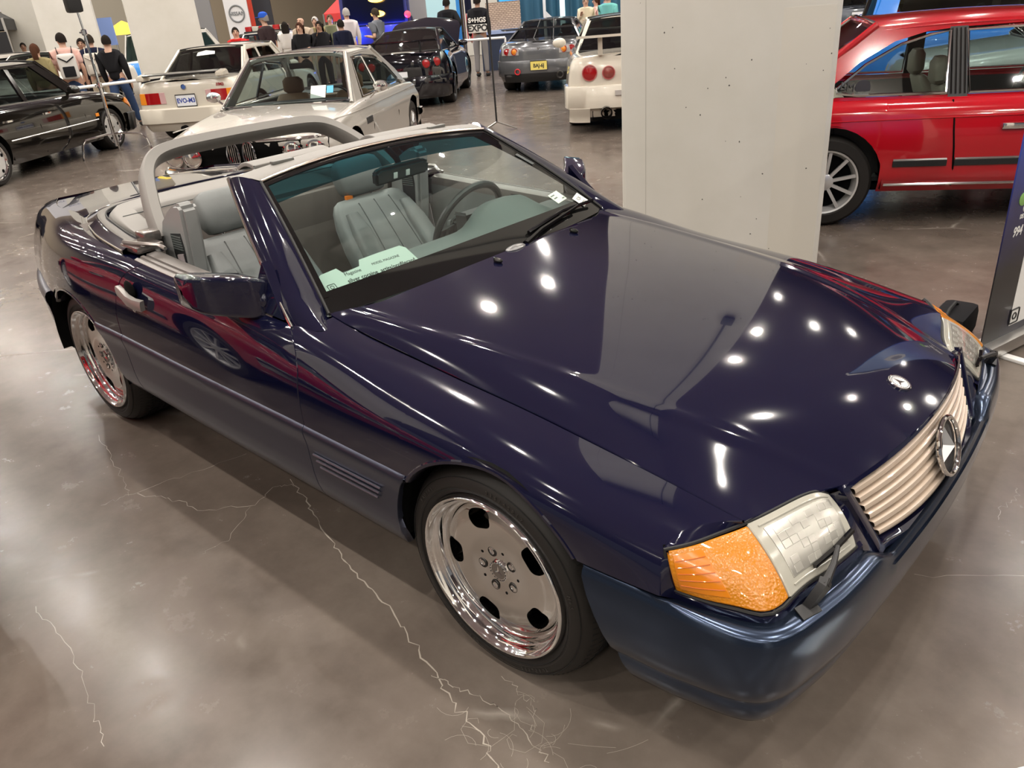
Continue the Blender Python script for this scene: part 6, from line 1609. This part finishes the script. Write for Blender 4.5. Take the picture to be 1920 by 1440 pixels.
# ---- concrete columns
def column(nm, label, x, y, w, rz, h=9, extra=True):
    m = MB(); m.box((-w / 2, -w / 2, 0), (w / 2, w / 2, h), bev=.025)
    o = m.build(nm, COLM, smooth=0); o.location = (x, y, 0); o.rotation_euler = (0, 0, radians(rz))
    return tag(o, label, 'column', kind='structure')
cw = 1.20; ca = radians(25.1)
cx_, cy_ = -1.111 - .6 * sin(ca), 2.415 + .6 * cos(ca)
C0 = column('column_front', 'broad pale concrete column behind the convertible hood', cx_, cy_, cw, 25.1)
rr = random.Random(3); m = MB()
for i in range(46):
    u, z = rr.uniform(-.57, .57), rr.uniform(.1, 2.6); r = rr.uniform(.0018, .0045); m.ball((u, -.6005, z), (r * rr.uniform(.7, 1.5), .0015, r * rr.uniform(.7, 1.5)), 5)
m.build('air_holes', mat('hole_dark', (.08, .075, .07), .9), C0)
m = MB(); m.box((-.452, -.6008, 0), (-.449, -.599, 9)); m.build('form_line', mat('form_grey', (.42, .40, .36), .8), C0)
m = MB(); m.box((.30, -.6012, 0), (.57, -.5995, 1.52)); m.build('pale_patch', mat('patch_pale', (.60, .57, .50), .75), C0)  # flat pale rectangle low on the right of the column face
m = MB(); m.box((.36, -.66, 2.30), (.46, -.6, 2.44), bev=.01); m.tube([(.40, -.63, 2.42), (.40, -.63, 8.9)], .012, 6); m.build('junction_box', mat('box_dark', (.06, .06, .07), .5), C0)
for x, y, w in ((-17.3, 7.15, 1.42), (-24.8, 8.05, 1.45), (-28.2, 8.2, 1.25), (-27.0, 22.5, 1.5), (-20.0, 20.6, 1.5), (-13.0, 30, 1.5), (5.5, 9.5, 1.2), (6.5, -4.5, 1.2), (-6.5, -6.5, 1.2), (2, -9, 1.2)):
    column('column_rear', 'pale concrete column of the hall', x, y, w, 66 if x < -17 and y < 9 else 36)
# ---- chrome light stand
st = thing('light_stand', 'chrome light stand on low tripod legs, black lamp head, beside the black saloon', 'stand', (-11.67, 3.16, 0))
m = MB(); m.tube([(0, 0, .12), (0, 0, 1.0)], .026, 10); m.tube([(0, 0, 1.0), (0, 0, 1.75)], .019, 10); m.tube([(0, 0, 1.75), (0, -.01, 2.0)], .014, 10); m.build('pole', CHROME, st)
for z in (1.0, 1.72): m = MB(); m.lathe([(.03, -.04), (.038, -.03), (.038, .03), (.03, .04)], 12, 'z', c=(0, 0, z)); m.tube([(0, 0, z), (.03, -.07, z)], .014, 6); m.build('clamp', CHROME, st)
for a in (36, 156, 276):
    c, s_ = cos(radians(a)), sin(radians(a)); m = MB(); m.tube([(0, 0, .30), (.10 * c, .10 * s_, .31), (.45 * c, .45 * s_, .28), (.52 * c, .52 * s_, .20), (.56 * c, .56 * s_, .0)], .015, 8); m.build('leg', CHROME, st)
m = MB(); m.box((-.09, -.14, 1.98), (.09, .06, 2.55), bev=.04); m.build('lamp_head', BLACKP, st, smooth=50)
# ---- barriers
def barrier(label, pts, h, group=None):
    b = thing('barrier_rail', label, 'barrier', (pts[0][0], pts[0][1], 0), 0, group); P0 = np.array(pts[0])
    L_ = [tuple(np.array(p) - P0) for p in pts]
    m = MB(); m.tube([(x, y, h) for x, y in L_], .028, 8); m.build('top_rail', WHITEPL, b)
    for x, y in L_: m = MB(); m.tube([(x, y, 0), (x, y, h)], .024, 8); m.box((x - .12, y - .03, 0), (x + .12, y + .03, .02)); m.build('post', WHITEPL, b)
    return b
barrier('white pipe barrier behind the black saloon', [(-14.56, 3.01), (-14.53, 5.03)], .85)
barrier('white pipe barrier between the black and the grey sports cars', [(-13.25, 12.0), (-12.15, 12.75)], .91)
barrier('white pipe barrier beyond the white four-lamp coupe', [(-11.0, 14.4), (-9.9, 14.9)], .91)
m = MB(); m.box((-15.75, 5.62, 0), (-15.67, 6.12, .78)); tag(m.build('low_panel', cloth('drape_black', (.006, .006, .008)), smooth=0), 'low black draped panel behind the barrier post', 'panel')
# ---- sign stand with a thin black pole
st = thing('sign_stand', 'thin black pole on a grey tripod foot standing in the open floor', 'stand', (-6.90, 6.64, 0))
m = MB(); m.tube([(0, 0, .10), (0, 0, 2.3)], .013, 8); m.build('pole', BLACKP, st)
for a in (25, 150, 265): c, s_ = cos(radians(a)), sin(radians(a)); m = MB(); m.sweep([(0, 0, .11), (.12 * c, .12 * s_, .07), (.30 * c, .30 * s_, .012)], [(-.012, -.008), (.012, -.008), (.012, .008), (-.012, .008)]); m.build('leg', STEEL, st)
m = MB(); m.box((-.02, -.30, 1.9), (.02, .30, 2.3)); m.build('sign_board', BLACKP, st)

# ---- backdrop: drapes, displays, tents
def wave_sheet(p0, p1, z0, z1, amp, n, m_, name, label, cat):
    m = MB(); p0 = np.array(p0); p1 = np.array(p1); d = p1 - p0; l = np.linalg.norm(d); nrm = np.array((d[1], -d[0])) / l
    G = []
    for u in np.linspace(0, 1, n * 8):
        q = p0 + d * u + nrm * amp * (sin(u * n * 2 * pi) + .3 * sin(u * n * 5.1)); G.append([(q[0], q[1], z) for z in (z0, (z0 + z1) / 2, z1)])
    m.grid(G); return tag(m.build(name, m_), label, cat)
DR = mat('drape_teal', (.035, .12, .19), .75)
wave_sheet((-16.4, 17.2), (-12.2, 20.6), 0, 3.2, .09, 14, DR, 'drape', 'long teal-blue pleated curtain behind the grey roadster', 'curtain')
m = MB(); m.box((-.05, -.06, 0), (.05, .06, 3.2)); o = m.build('light_strip', mat('strip_white', (.7, .9, .9), .4, emit=(.7, .95, .95), es=.8)); o.location = (-14.75, 18.25, 0); tag(o, 'pale upright light strip before the teal curtain', 'light')
m = MB(); m.box((-.04, -.05, 0), (.04, .05, 3.2)); m.prism([(0, 1.35), (.35, 1.0), (.30, .9), (0, 1.2)], -.03, .03, M=Matrix(((1, 0, 0, 0), (0, 0, 1, 0), (0, 1, 0, 0), (0, 0, 0, 1)))); o = m.build('truss_post', WHITEPL); o.location = (-15.15, 17.9, 0); o.rotation_euler = (0, 0, .6); tag(o, 'white post with angled brackets at the curtain left part', 'post')
m = MB(); m.box((-.46, -.05, 0), (.46, .05, .66)); pk = mat('stone_print', (.46, .35, .27), .7)
N, L = nodes(pk); tcx = N.new('ShaderNodeTexCoord'); bt = N.new('ShaderNodeTexBrick'); bt.inputs['Color1'].default_value = (.52, .40, .31, 1); bt.inputs['Color2'].default_value = (.42, .32, .25, 1); bt.inputs['Mortar'].default_value = (.14, .09, .07, 1); bt.inputs['Scale'].default_value = 5.5; bt.inputs['Mortar Size'].default_value = .03
mpx = N.new('ShaderNodeMapping'); mpx.inputs['Rotation'].default_value = (pi / 2, 0, 0); L.new(tcx.outputs['Object'], mpx.inputs[0]); L.new(mpx.outputs[0], bt.inputs[0]); L.new(bt.outputs[0], N['Principled BSDF'].inputs['Base Color'])
tb = thing('display_counter', 'booth counter with brown stone-patterned panel left of the curtain', 'counter', (-14.26, 15.08, 0), radians(42))
m.build('stone_panel', pk, tb, M=Matrix.Translation((0, 0, 1.0))); m = MB(); m.box((-.7, -.3, .90), (.7, .35, .98)); m.build('counter_top', mat('counter_blue', (.30, .38, .60), .4), tb); m = MB(); m.box((-.65, -.25, 0), (.65, .3, .9)); m.build('counter_base', mat('counter_dark', (.02, .03, .06), .5), tb)
m = MB(); m.box((-.6, -.03, -.35), (.6, .03, .35)); tv = m.build('wall_screen', mat('screen_blue', (.02, .15, .5), .3, emit=(.05, .35, .9), es=1.2)); tv.location = (-14.5, 16.1, 2.02); tv.rotation_euler = (0, 0, radians(42)); tag(tv, 'bright blue screen above the stone-patterned panel', 'screen')
fl = thing('flag_stand', 'united states flag hanging on a pole right of the man in black', 'flag', (-15.05, 14.35, 0))
m = MB(); m.tube([(0, 0, 0), (0, 0, 2.6)], .018, 6); m.build('pole', STEEL, fl)
m = MB(); m.grid([[(.05 + .30 * u, .05 + .22 * u + .03 * sin(u * 12), z) for z in np.linspace(.75, 1.45, 4)] for u in np.linspace(0, .6, 12)]); m.build('striped_field', mat('flag_red', (.55, .05, .06), .7), fl)
for q in range(3): m = MB(); m.grid([[(.05 + .30 * u, .045 + .22 * u + .03 * sin(u * 12) - .01, z) for z in (.75, 1.45)] for u in np.linspace(.06 + .2 * q, .14 + .2 * q, 4)]); m.build('white_stripe', cloth('white', (.68, .66, .62)), fl)
m = MB(); m.grid([[(.05 + .30 * u, .04 + .22 * u + .03 * sin(u * 12), z) for z in (1.45, 2.4)] for u in np.linspace(0, .5, 10)]); m.build('starred_field', NVM if False else cloth('navy', (.010, .012, .03)), fl)
for x, y, w, c, nm in ((-15.6, 14.1, .8, (.45, .72, .80), 'pale cyan'), (-15.9, 14.85, .35, (.05, .30, .62), 'bright blue')):
    m = MB(); m.box((-w / 2, -.02, 0), (w / 2, .02, 3.0)); o = m.build('display_board', mat('panel_' + nm.split()[-1], c, .5)); o.location = (x, y, 0); o.rotation_euler = (0, 0, radians(42)); tag(o, '%s upright booth panel near the flag' % nm, 'panel')
# tall advertising banners in the distance
def tall_banner(name, label, x, y, w, z0, z1, c, rz=40):
    m = MB(); m.box((-w / 2, -.03, z0), (w / 2, .03, z1)); o = m.build(name, mat('cloth_' + label.split()[0] + '_b', c, .6)); o.location = (x, y, 0); o.rotation_euler = (0, 0, radians(rz)); tag(o, label, 'banner')
    if z0 > .1:
        for s_ in (-1, 1): m = MB(); m.tube([(s_ * w * .45, 0, 0), (s_ * w * .45, 0, z0)], .03, 6); m.build('leg', STEEL, o)
    return o
nb = tall_banner('brand_banner', 'white hanging banner with a grey ring emblem and lettering', -26.0, 14.2, .82, 1.0, 4.0, (.66, .66, .68))
m = MB(); m.tube([(.26 * cos(a), -.04, 1.98 + .26 * sin(a)) for a in np.arange(30) * 2 * pi / 30], .028, 6, closed=True); m.build('ring_emblem', mat('emblem_grey', (.18, .19, .2), .5), nb)
text_mesh('lettering', 'NISSAN', .17, mat('emblem_grey'), frame((0, -.045, 1.98), (1, 0, 0), (0, 0, 1)), nb, .005, .003)
tall_banner('booth_banner', 'black tall panel right of the white ring banner', -26.1, 15.3, .66, .0, 4.0, (.02, .022, .03)); tall_banner('booth_banner', 'narrow red strip between the white banner and the black panel', -25.95, 14.72, .17, .0, 4.0, (.62, .06, .03))
tall_banner('booth_banner', 'grey patterned panel left of the white ring banner', -26.8, 13.4, .58, 0, 4.0, (.20, .20, .21)); tall_banner('booth_banner', 'blue poster with yellow mark between the rear columns', -26.45, 9.73, .55, 1.35, 2.15, (.20, .30, .62))
tall_banner('booth_banner', 'pale lettered fascia above the black tent', -30.6, 7.1, 3.2, 2.6, 5.0, (.62, .62, .66), 66)
text_mesh('lettering', 'EVT', .26, mat('letter_navy', (.05, .07, .2), .5), frame((.85, -.04, 3.15), (1, 0, 0), (0, 0, 1)), None, .01, .004).parent = [o for o in bpy.data.objects if o.get('label', '').startswith('pale lettered')][0]
lt = [o for o in bpy.data.objects if o.name == 'lettering' and o.parent and o.parent.get('label', '').startswith('pale lettered')]
def tent(label, x, y, w, zt, zh, rz, c, name='canopy_tent'):
    t = thing(name, label, 'tent', (x, y, 0), radians(rz)); cm = mat('tent_' + label.split()[0], c, .7)
    m = MB(); a = w / 2; top = (0, 0, zt); e = [(-a, -a), (a, -a), (a, a), (-a, a)]
    for k in range(4):
        p, q = e[k], e[(k + 1) % 4]; m.fan([(p[0], p[1], zh), (q[0], q[1], zh), top]); m.fan([(p[0], p[1], zh), (q[0], q[1], zh), (q[0], q[1], zh - .3), (p[0], p[1], zh - .3)])
    m.build('canopy', cm, t, smooth=0)
    for px_, py_ in e: m = MB(); m.box((px_ - .03, py_ - .03, 0), (px_ + .03, py_ + .03, zh)); m.build('leg', STEEL, t)
    return t
t = tent('black canopy tent with red triangle emblem at far left', -27.4, 5.6, 3.4, 3.5, 2.3, 66, (.02, .02, .022))
m = MB(); m.prism([(-.35, 0), (.45, 0), (.05, .55)], -.01, .01); m.build('red_emblem', mat('emblem_red', (.62, .03, .02), .5), t, M=frame((.55, -1.2, 2.55), (1, 0, 0), (0, .75, .66)))
m = MB(); m.box((-1.6, -1.74, .9), (1.7, -1.71, 1.95)); m.build('back_wall', mat('tent_wall', (.012, .012, .014), .8), t); text_mesh('lettering', 'MITSUBISHI', .12, cloth('white', (.68, .66, .62)), frame((.75, -1.75, 1.75), (1, 0, 0), (0, 0, 1)), t, .004)
m = MB(); m.prism([(-.11, 0), (.11, 0), (0, .19)], -.01, .01); m.build('small_emblem', mat('emblem_red'), t, M=frame((.75, -1.75, 1.86), (1, 0, 0), (0, 0, 1)))
tent('red canopy tent in the distance behind the crowd, left one', -27.5, 20.2, 1.7, 2.55, 1.75, 40, (.62, .04, .04)); tent('bright red canopy tent behind the white-haired person', -23.4, 20.8, 1.6, 2.9, 2.05, 40, (.66, .04, .045))
u = thing('parasol', 'white and yellow parasol behind the police vehicle', 'parasol', (-27.15, 10.62, 0))
for q in range(8):
    a0, a1 = q * pi / 4, (q + 1) * pi / 4; m = MB(); m.fan([(0, 0, 2.05), (.9 * cos(a0), .9 * sin(a0), 1.62), (.9 * cos(a1), .9 * sin(a1), 1.62)]); m.build('canopy_panel', mat('parasol_yellow', (.80, .55, .03), .6) if q in (6, 7, 0, 1) else WHITEPL, u, smooth=0)
m = MB(); m.tube([(0, 0, 0), (0, 0, 2.05)], .025, 6); m.build('pole', STEEL, u)

# ---- distant vehicles
PW = paint('police_white', (.70, .68, .62)); PBL = paint('police_blue', (.04, .26, .70)); GLB = glassmat('far_glass', (.30, .42, .42), .04)
def far_car(name, label, loc, rz, pm, tall=False, bar=False, lower=None, glass=GLASSD):
    zr = 1.60 if tall else 1.38
    c = Car(name, label, 'car', loc, rz, pm, 2.75, .85, -3.70, .90, .25, [(-3.7, .95), (-1.5, .95), (-.4, .93), (.85, .80)], -.45, -3.35 if tall else -2.9, arch=.37, wr=.33, n=4, ce=(.35, .3), hood=[(-.5, .97), (.85, .85)], deckz=[(-3.75, .98), (-2.9, 1.0)], wheel=('ten', .22, .2))
    if tall: g = [[(-.85, .98), (-1.8, .98), (-1.8, 1.5), (-1.3, 1.5)], [(-1.9, .98), (-3.2, .98), (-3.1, 1.48), (-1.9, 1.5)]]; p = [[(-.45, .93), (-.8, .94), (-1.25, 1.52), (-3.15, 1.52), (-3.25, .95), (-3.5, .95), (-3.4, 1.6), (-1.2, 1.6)]]; c.greenhouse(-.42, -1.2, -3.35, -3.50, zr, .62, g, p, gm=glass)
    else: g = [[(-.8, .97), (-1.7, .97), (-1.7, 1.31), (-1.2, 1.31)], [(-1.8, .97), (-2.6, .97), (-2.4, 1.28), (-1.8, 1.32)]]; p = [[(-.45, .93), (-.76, .94), (-1.16, 1.33), (-1.8, 1.34), (-2.42, 1.30), (-2.66, .95), (-2.95, .95), (-2.45, 1.38), (-1.1, 1.38)], [(-1.7, .95), (-1.8, .95), (-1.8, 1.34), (-1.7, 1.34)]]; c.greenhouse(-.42, -1.08, -2.4, -2.85, zr, .58, g, p, gm=glass)
    for sg in (1, -1): c.patch('tail_lamp', False, sg * .55, sg * .8, .70, .86, REDLENS); c.patch('headlamp', True, sg * .45, sg * .78, .58, .72, LENS)
    if lower: c.patch('tailgate_band', False, -.80, .80, .52, .92, lower, .010); [c.sidepatch('door_band', sg, -2.3, -.4, .62, .80, lower, .006) for sg in (1, -1)]
    if bar:
        lb = thing('light_bar', None, None); lb.parent = c.o
        for q in range(6): m = MB(); m.box((-1.9, -.58 + q * .195, zr + .06), (-1.65, -.41 + q * .195, zr + .19), bev=.02); m.build('red_module' if q % 2 else 'clear_module', REDLENS if q % 2 else LENS, lb)
        m = MB(); m.box((-1.92, -.6, zr + .02), (-1.63, .6, zr + .07)); m.build('bar_base', BLACKP, lb)
    return c
far_car('police_suv_car', 'white police vehicle with blue tailgate band between the crowd and the wide column', (-23.2, 11.3), 126, PW, True, True, PBL, GLB)
far_car('police_wagon_car', 'white police wagon with red and white roof lights behind the red jacket', (-20.1, 12.3), 126, PW, False, True)
far_car('patrol_car', 'white patrol car with blue side band behind the pink shirt', (-18.6, 4.1), 306, PW, lower=PBL)
far_car('grey_saloon_car', 'champagne grey saloon at the far left edge', (-22.2, 3.8), 300, paint('champagne_paint', (.40, .37, .33), .3, .3))
BLU = paint('azure_paint', (.012, .20, .72), .3)
far_car('blue_hatch_car', 'bright azure blue car directly behind the red coupe', (.35, 10.95), 24, BLU, True)
far_car('silver_coupe_car', 'silver green-tinted car whose hood shows through the red coupe windows', (-1.0, 7.72), 206, paint('sage_silver_paint', (.36, .40, .38), .3, .4))
dk = far_car('dark_saloon_car', 'dark grey car with blue-lettered plate far behind the red coupe', (-7.6, 20.0), 124, paint('slate_paint', (.05, .06, .08), .3)); dk.plate(False, .80, '15 C2BS', PLW, PLB, .4, .2)
# emergency truck
tk = thing('emergency_truck', 'dark blue emergency truck with amber beacon and glowing blue lamps', 'truck', (-18.2, 14.4, 0), radians(126))
TKB = paint('truck_blue', (.012, .018, .12))
m = MB(); m.box((-1.6, -1.05, .55), (1.6, 1.05, 1.35), bev=.10); m.build('body', TKB, tk, smooth=40)
m = MB(); m.prism([(-1.5, 1.3), (1.5, 1.3), (.9, 2.15), (-1.4, 2.2)], -.98, .98, bev=.06, M=Matrix(((1, 0, 0, 0), (0, 0, 1, 0), (0, 1, 0, 0), (0, 0, 0, 1)))); m.build('cab', TKB, tk, smooth=40)
m = MB(); m.grid([[(-1.545 + .07 * v, y, 1.40 + .68 * v) for v in (0, 1)] for y in (-.85, .85)]); m.build('rear_window', GLASSD, tk)
for y in (-.6, .6): m = MB(); m.ball((-1.62, y, 1.15), (.05, .10, .06), 8); m.build('blue_lamp', mat('blue_lamp_glow', (.05, .15, .9), .3, emit=(.05, .25, 1.0), es=22), tk)
for y, z, w in ((-.12, 1.98, .22), (-.12, 1.62, .20)): m = MB(); m.ball((-1.57, y, z), (.05, w, .08), 8); m.build('amber_lamp', mat('amber_lamp_glow', (.9, .45, .05), .3, emit=(1.0, .52, .06), es=7), tk)
m = MB(); m.ball((-1.6, -.95, 1.55), (.05, .09, .09), 8); m.build('red_lamp', mat('red_lamp_glow', (.8, .03, .05), .3, emit=(1, .05, .08), es=2), tk)
q = gwheel('ten', .45, .26, .26, STEEL)
for x in (-1.0, 1.0):
    for sg in (-1, 1):
        w = copy_tree(q) if (x, sg) != (-1.0, -1) else q; w.parent = tk; w.location = (x, sg * 1.03, .45); w.rotation_euler = (0, 0, 0 if sg < 0 else pi)
for y, nm in ((-.62, 'a'), (.62, 'b')):
    li = bpy.data.lights.new('blue_beacon_light', 'POINT'); li.energy = 60; li.color = (.02, .10, 1.0); li.shadow_soft_size = .08
    o = bpy.data.objects.new('blue_beacon_light', li); COL.objects.link(o); o.parent = tk; o.location = (-1.85, y, 1.18)
# second red coupe on the near side of the convertible (seen as a reflection in its flank)
red_coupe('second red coupe parked close beside the convertible passenger door', (-5.18, -2.47), 180, 'coupe_car')
# ================================================================== hall shell
def concrete_floor():
    m = mat('polished_concrete', (.2, .18, .16), .2, spec=.34)
    N, L = nodes(m); B = N['Principled BSDF']; tc = N.new('ShaderNodeTexCoord')
    n1 = noise(m, .55, 8, .62, vec=tc.outputs['Object']); r1 = ramp(m, n1.outputs[0], [(.30, (.088, .069, .057)), (.48, (.122, .099, .083)), (.60, (.152, .126, .106)), (.75, (.19, .163, .140))])
    n2 = noise(m, 5, 8, .7, vec=tc.outputs['Object']); r2 = ramp(m, n2.outputs[0], [(.35, (.86, .86, .86)), (.65, (1.08, 1.08, 1.08))])
    c = mixc(m, 1.0, r1.outputs[0], r2.outputs[0], 'MULTIPLY')
    # pale scuffs and specks
    n3 = noise(m, 70, 4, .8, vec=tc.outputs['Object']); r3 = ramp(m, n3.outputs[0], [(.665, (0, 0, 0)), (.72, (1, 1, 1))])
    n4 = noise(m, 1.3, 3, .5, vec=tc.outputs['Object']); r4 = ramp(m, n4.outputs[0], [(.45, (0, 0, 0)), (.7, (.55, .55, .55))])
    mu = N.new('ShaderNodeMath'); mu.operation = 'MULTIPLY'; L.new(r3.outputs[0], mu.inputs[0]); L.new(r4.outputs[0], mu.inputs[1])
    c = mixc(m, mu.outputs[0], c, (.40, .36, .32))
    # veins: distance to voronoi edges on warped coordinates
    nw = noise(m, 3.0, 5, .6, vec=tc.outputs['Object']); mp = mixc(m, .08, tc.outputs['Object'], nw.outputs['Color'], 'ADD')
    v = N.new('ShaderNodeTexVoronoi'); v.feature = 'DISTANCE_TO_EDGE'; v.inputs['Scale'].default_value = .42; L.new(mp, v.inputs['Vector'])
    rv = ramp(m, v.outputs['Distance'], [(0.0, (1, 1, 1)), (.006, (0, 0, 0))])
    n5 = noise(m, .9, 4, .6, vec=tc.outputs['Object']); r5 = ramp(m, n5.outputs[0], [(.52, (0, 0, 0)), (.60, (.6, .6, .6))])
    mv = N.new('ShaderNodeMath'); mv.operation = 'MULTIPLY'; L.new(rv.outputs[0], mv.inputs[0]); L.new(r5.outputs[0], mv.inputs[1])
    c = mixc(m, mv.outputs[0], c, (.46, .42, .37))
    L.new(c, B.inputs['Base Color'])
    rr = ramp(m, n2.outputs[0], [(.3, (.16, .16, .16)), (.7, (.30, .30, .30))]); L.new(rr.outputs[0], B.inputs['Roughness'])
    return m
m = MB(); m.add([(-70, -30, 0), (40, -30, 0), (40, 60, 0), (-70, 60, 0)], [(0, 1, 2, 3)])
tag(m.build('floor', concrete_floor(), smooth=0), kind='structure')
CEIL = mat('ceiling_grey', (.58, .52, .57), .9)
m = MB(); m.add([(-70, -30, 9), (40, -30, 9), (40, 60, 9), (-70, 60, 9)], [(0, 3, 2, 1)])
tag(m.build('ceiling', CEIL, smooth=0), kind='structure')
# lamps
LAMPH = mat('lamp_shell', (.3, .3, .3), .5)
k = 0
for ix in range(-10, 4):
    for iy in range(-3, 6):
        x = ix * 3.6 + 1.0 + .6 * ((iy * 7 + ix * 3) % 3 - 1); y = iy * 3.9 + .7
        if (ix, iy) in (): continue
        li = bpy.data.lights.new('high_bay_lamp', 'AREA'); li.shape = 'DISK'; li.size = .15; li.energy = 128; li.color = (1, .93, .84)
        o = bpy.data.objects.new('high_bay_lamp', li); COL.objects.link(o); o.location = (x, y, 8.4)

WALLM = mat('wall_tan', (.50, .42, .31), .85)
N, L = nodes(WALLM); tcw = N.new('ShaderNodeTexCoord'); mpw = N.new('ShaderNodeMapping'); mpw.inputs['Rotation'].default_value = (pi / 2, 0, pi / 2); btw = N.new('ShaderNodeTexBrick'); btw.inputs['Scale'].default_value = .9; btw.inputs['Color1'].default_value = (.40, .33, .24, 1); btw.inputs['Color2'].default_value = (.35, .29, .21, 1); btw.inputs['Mortar'].default_value = (.36, .30, .22, 1); btw.inputs['Mortar Size'].default_value = .012
L.new(tcw.outputs['Object'], mpw.inputs[0]); L.new(mpw.outputs[0], btw.inputs[0]); L.new(btw.outputs[0], N['Principled BSDF'].inputs['Base Color'])
def wall(nm, a, b):
    m = MB(); m.add([(a[0], a[1], 0), (b[0], b[1], 0), (b[0], b[1], 9), (a[0], a[1], 9)], [(0, 1, 2, 3)]); tag(m.build(nm, WALLM, smooth=0), kind='structure')
wall('wall_back', (-40, -30), (-40, 45)); wall('wall_left', (-40, 45), (30, 45))
m = MB(); m.box((-.1, -2.2, 0), (.15, 2.2, 4.5)); o = m.build('door_1', mat('roller_door', (.34, .31, .25), .6)); o.location = (-39.9, 14.6, 0); tag(o, kind='structure')
CR = [[(-1.342, -0.663), (-1.158, -0.714), (-0.985, -0.777), (-0.781, -0.835), (-0.663, -0.868), (-0.473, -0.901), (-0.313, -0.952), (-0.13, -1.004), (0.008, -1.047), (0.137, -1.081), (0.21, -1.111)], [(-1.825, -1.22), (-1.808, -1.131), (-1.758, -0.916), (-1.687, -0.657)], [(-1.78, -1.093), (-1.637, -1.028), (-1.45, -0.991), (-1.314, -0.855), (-1.347, -0.718), (-1.285, -0.674)], [(-2.448, -0.986), (-2.242, -1.017), (-1.962, -1.078), (-1.8, -1.125)], [(-1.402, -1.627), (-1.247, -1.616), (-0.997, -1.632), (-0.774, -1.677), (-0.649, -1.707)], [(-0.136, -1.009), (-0.049, -1.001), (0.029, -0.987), (0.103, -0.973), (0.207, -0.997), (0.297, -1.023)], [(-1.189, -1.133), (-1.194, -1.025), (-1.311, -0.866)], [(0.775, 0.172), (1.019, 0.358)], [(0.037, -0.888), (0.102, -0.907), (0.175, -0.917), (0.207, -0.976)], [(0.892, 0.611), (0.887, 0.701), (0.912, 0.796), (0.897, 0.845)], [(-4.4, -1.3), (-3.711, -0.612), (-2.9, .2)]]
rr = random.Random(11); CM = mat('crack_fill', (.36, .32, .27), .6); FLO = bpy.data.objects['floor']
WID = [.0045, .0018, .0022, .0016, .0018, .003, .0015, .0012, .002, .0012, .004]
for pts, w in zip(CR, WID):
    P = []
    for a, b in zip(pts[:-1], pts[1:]):
        n = 7; P += [np.array(a) + (np.array(b) - np.array(a)) * k / n + np.array((rr.gauss(0, 1), rr.gauss(0, 1))) * (.006 if w < .0045 or True else 0) for k in range(n)]
    P.append(np.array(pts[-1])); m = MB(); G = []
    for k, p in enumerate(P):
        d = P[min(k + 1, len(P) - 1)] - P[max(k - 1, 0)]; d /= np.linalg.norm(d) + 1e-9; q = np.array((-d[1], d[0])) * w * rr.uniform(.25, 1.1) * .55
        G.append([(p[0] + q[0], p[1] + q[1], .0006), (p[0] - q[0], p[1] - q[1], .0006)])
    m.grid(G, flip=True); m.build('crack', CM, FLO)
# crazed scratches ahead of the front wheel
for k in range(26):
    x, y = .20 + rr.gauss(0, .10), -1.02 + rr.gauss(0, .055); a = rr.uniform(0, 2 * pi) if k % 3 else .5; L_ = rr.uniform(.03, .12); c = rr.uniform(-1, 1) * (6 if k % 2 else 2); P = [np.array((x + L_ * t * cos(a + c * t), y + L_ * t * sin(a + c * t))) for t in np.linspace(0, 1, 8)]
    m = MB(); G = []
    for i, p in enumerate(P):
        d = P[min(i + 1, 7)] - P[max(i - 1, 0)]; d /= np.linalg.norm(d) + 1e-9; q = np.array((-d[1], d[0])) * .0004; G.append([(p[0] + q[0], p[1] + q[1], .0005), (p[0] - q[0], p[1] - q[1], .0005)])
    m.grid(G, flip=True); m.build('scratch', CM, FLO)
# ================================================================== camera
cam = bpy.data.cameras.new('camera'); co = bpy.data.objects.new('camera', cam); COL.objects.link(co)
cam.sensor_width = 36; cam.lens = 1456.164 * 36 / 1920; cam.clip_start = .05; cam.clip_end = 400
def cam_matrix():
    ya, pt, ro = radians(133.6514256), radians(-26.19113638), radians(-4.78911065)
    f = Vector((cos(pt) * cos(ya), cos(pt) * sin(ya), sin(pt))); r = f.cross(Vector((0, 0, 1))).normalized(); u = r.cross(f)
    r2 = cos(ro) * r + sin(ro) * u; u2 = -sin(ro) * r + cos(ro) * u
    return frame((1.17667613, -1.9643329, 1.66621391), r2, u2, -f)
co.matrix_world = cam_matrix(); SC.camera = co
# ================================================================== hall lighting
W = bpy.data.worlds.new('hall_world'); SC.world = W; W.use_nodes = True
W.node_tree.nodes['Background'].inputs[0].default_value = (.62, .60, .60, 1); W.node_tree.nodes['Background'].inputs[1].default_value = .26
SC.view_settings.view_transform = 'Standard'; SC.view_settings.look = 'None'; SC.view_settings.exposure = 0.0; SC.view_settings.gamma = 1.0
try: SC.view_settings.use_curve_mapping = False
except Exception: pass
SC.cycles.max_bounces = 8; SC.cycles.transparent_max_bounces = 16; SC.cycles.caustics_reflective = False; SC.cycles.caustics_refractive = False
SC.cycles.sample_clamp_indirect = 6.0
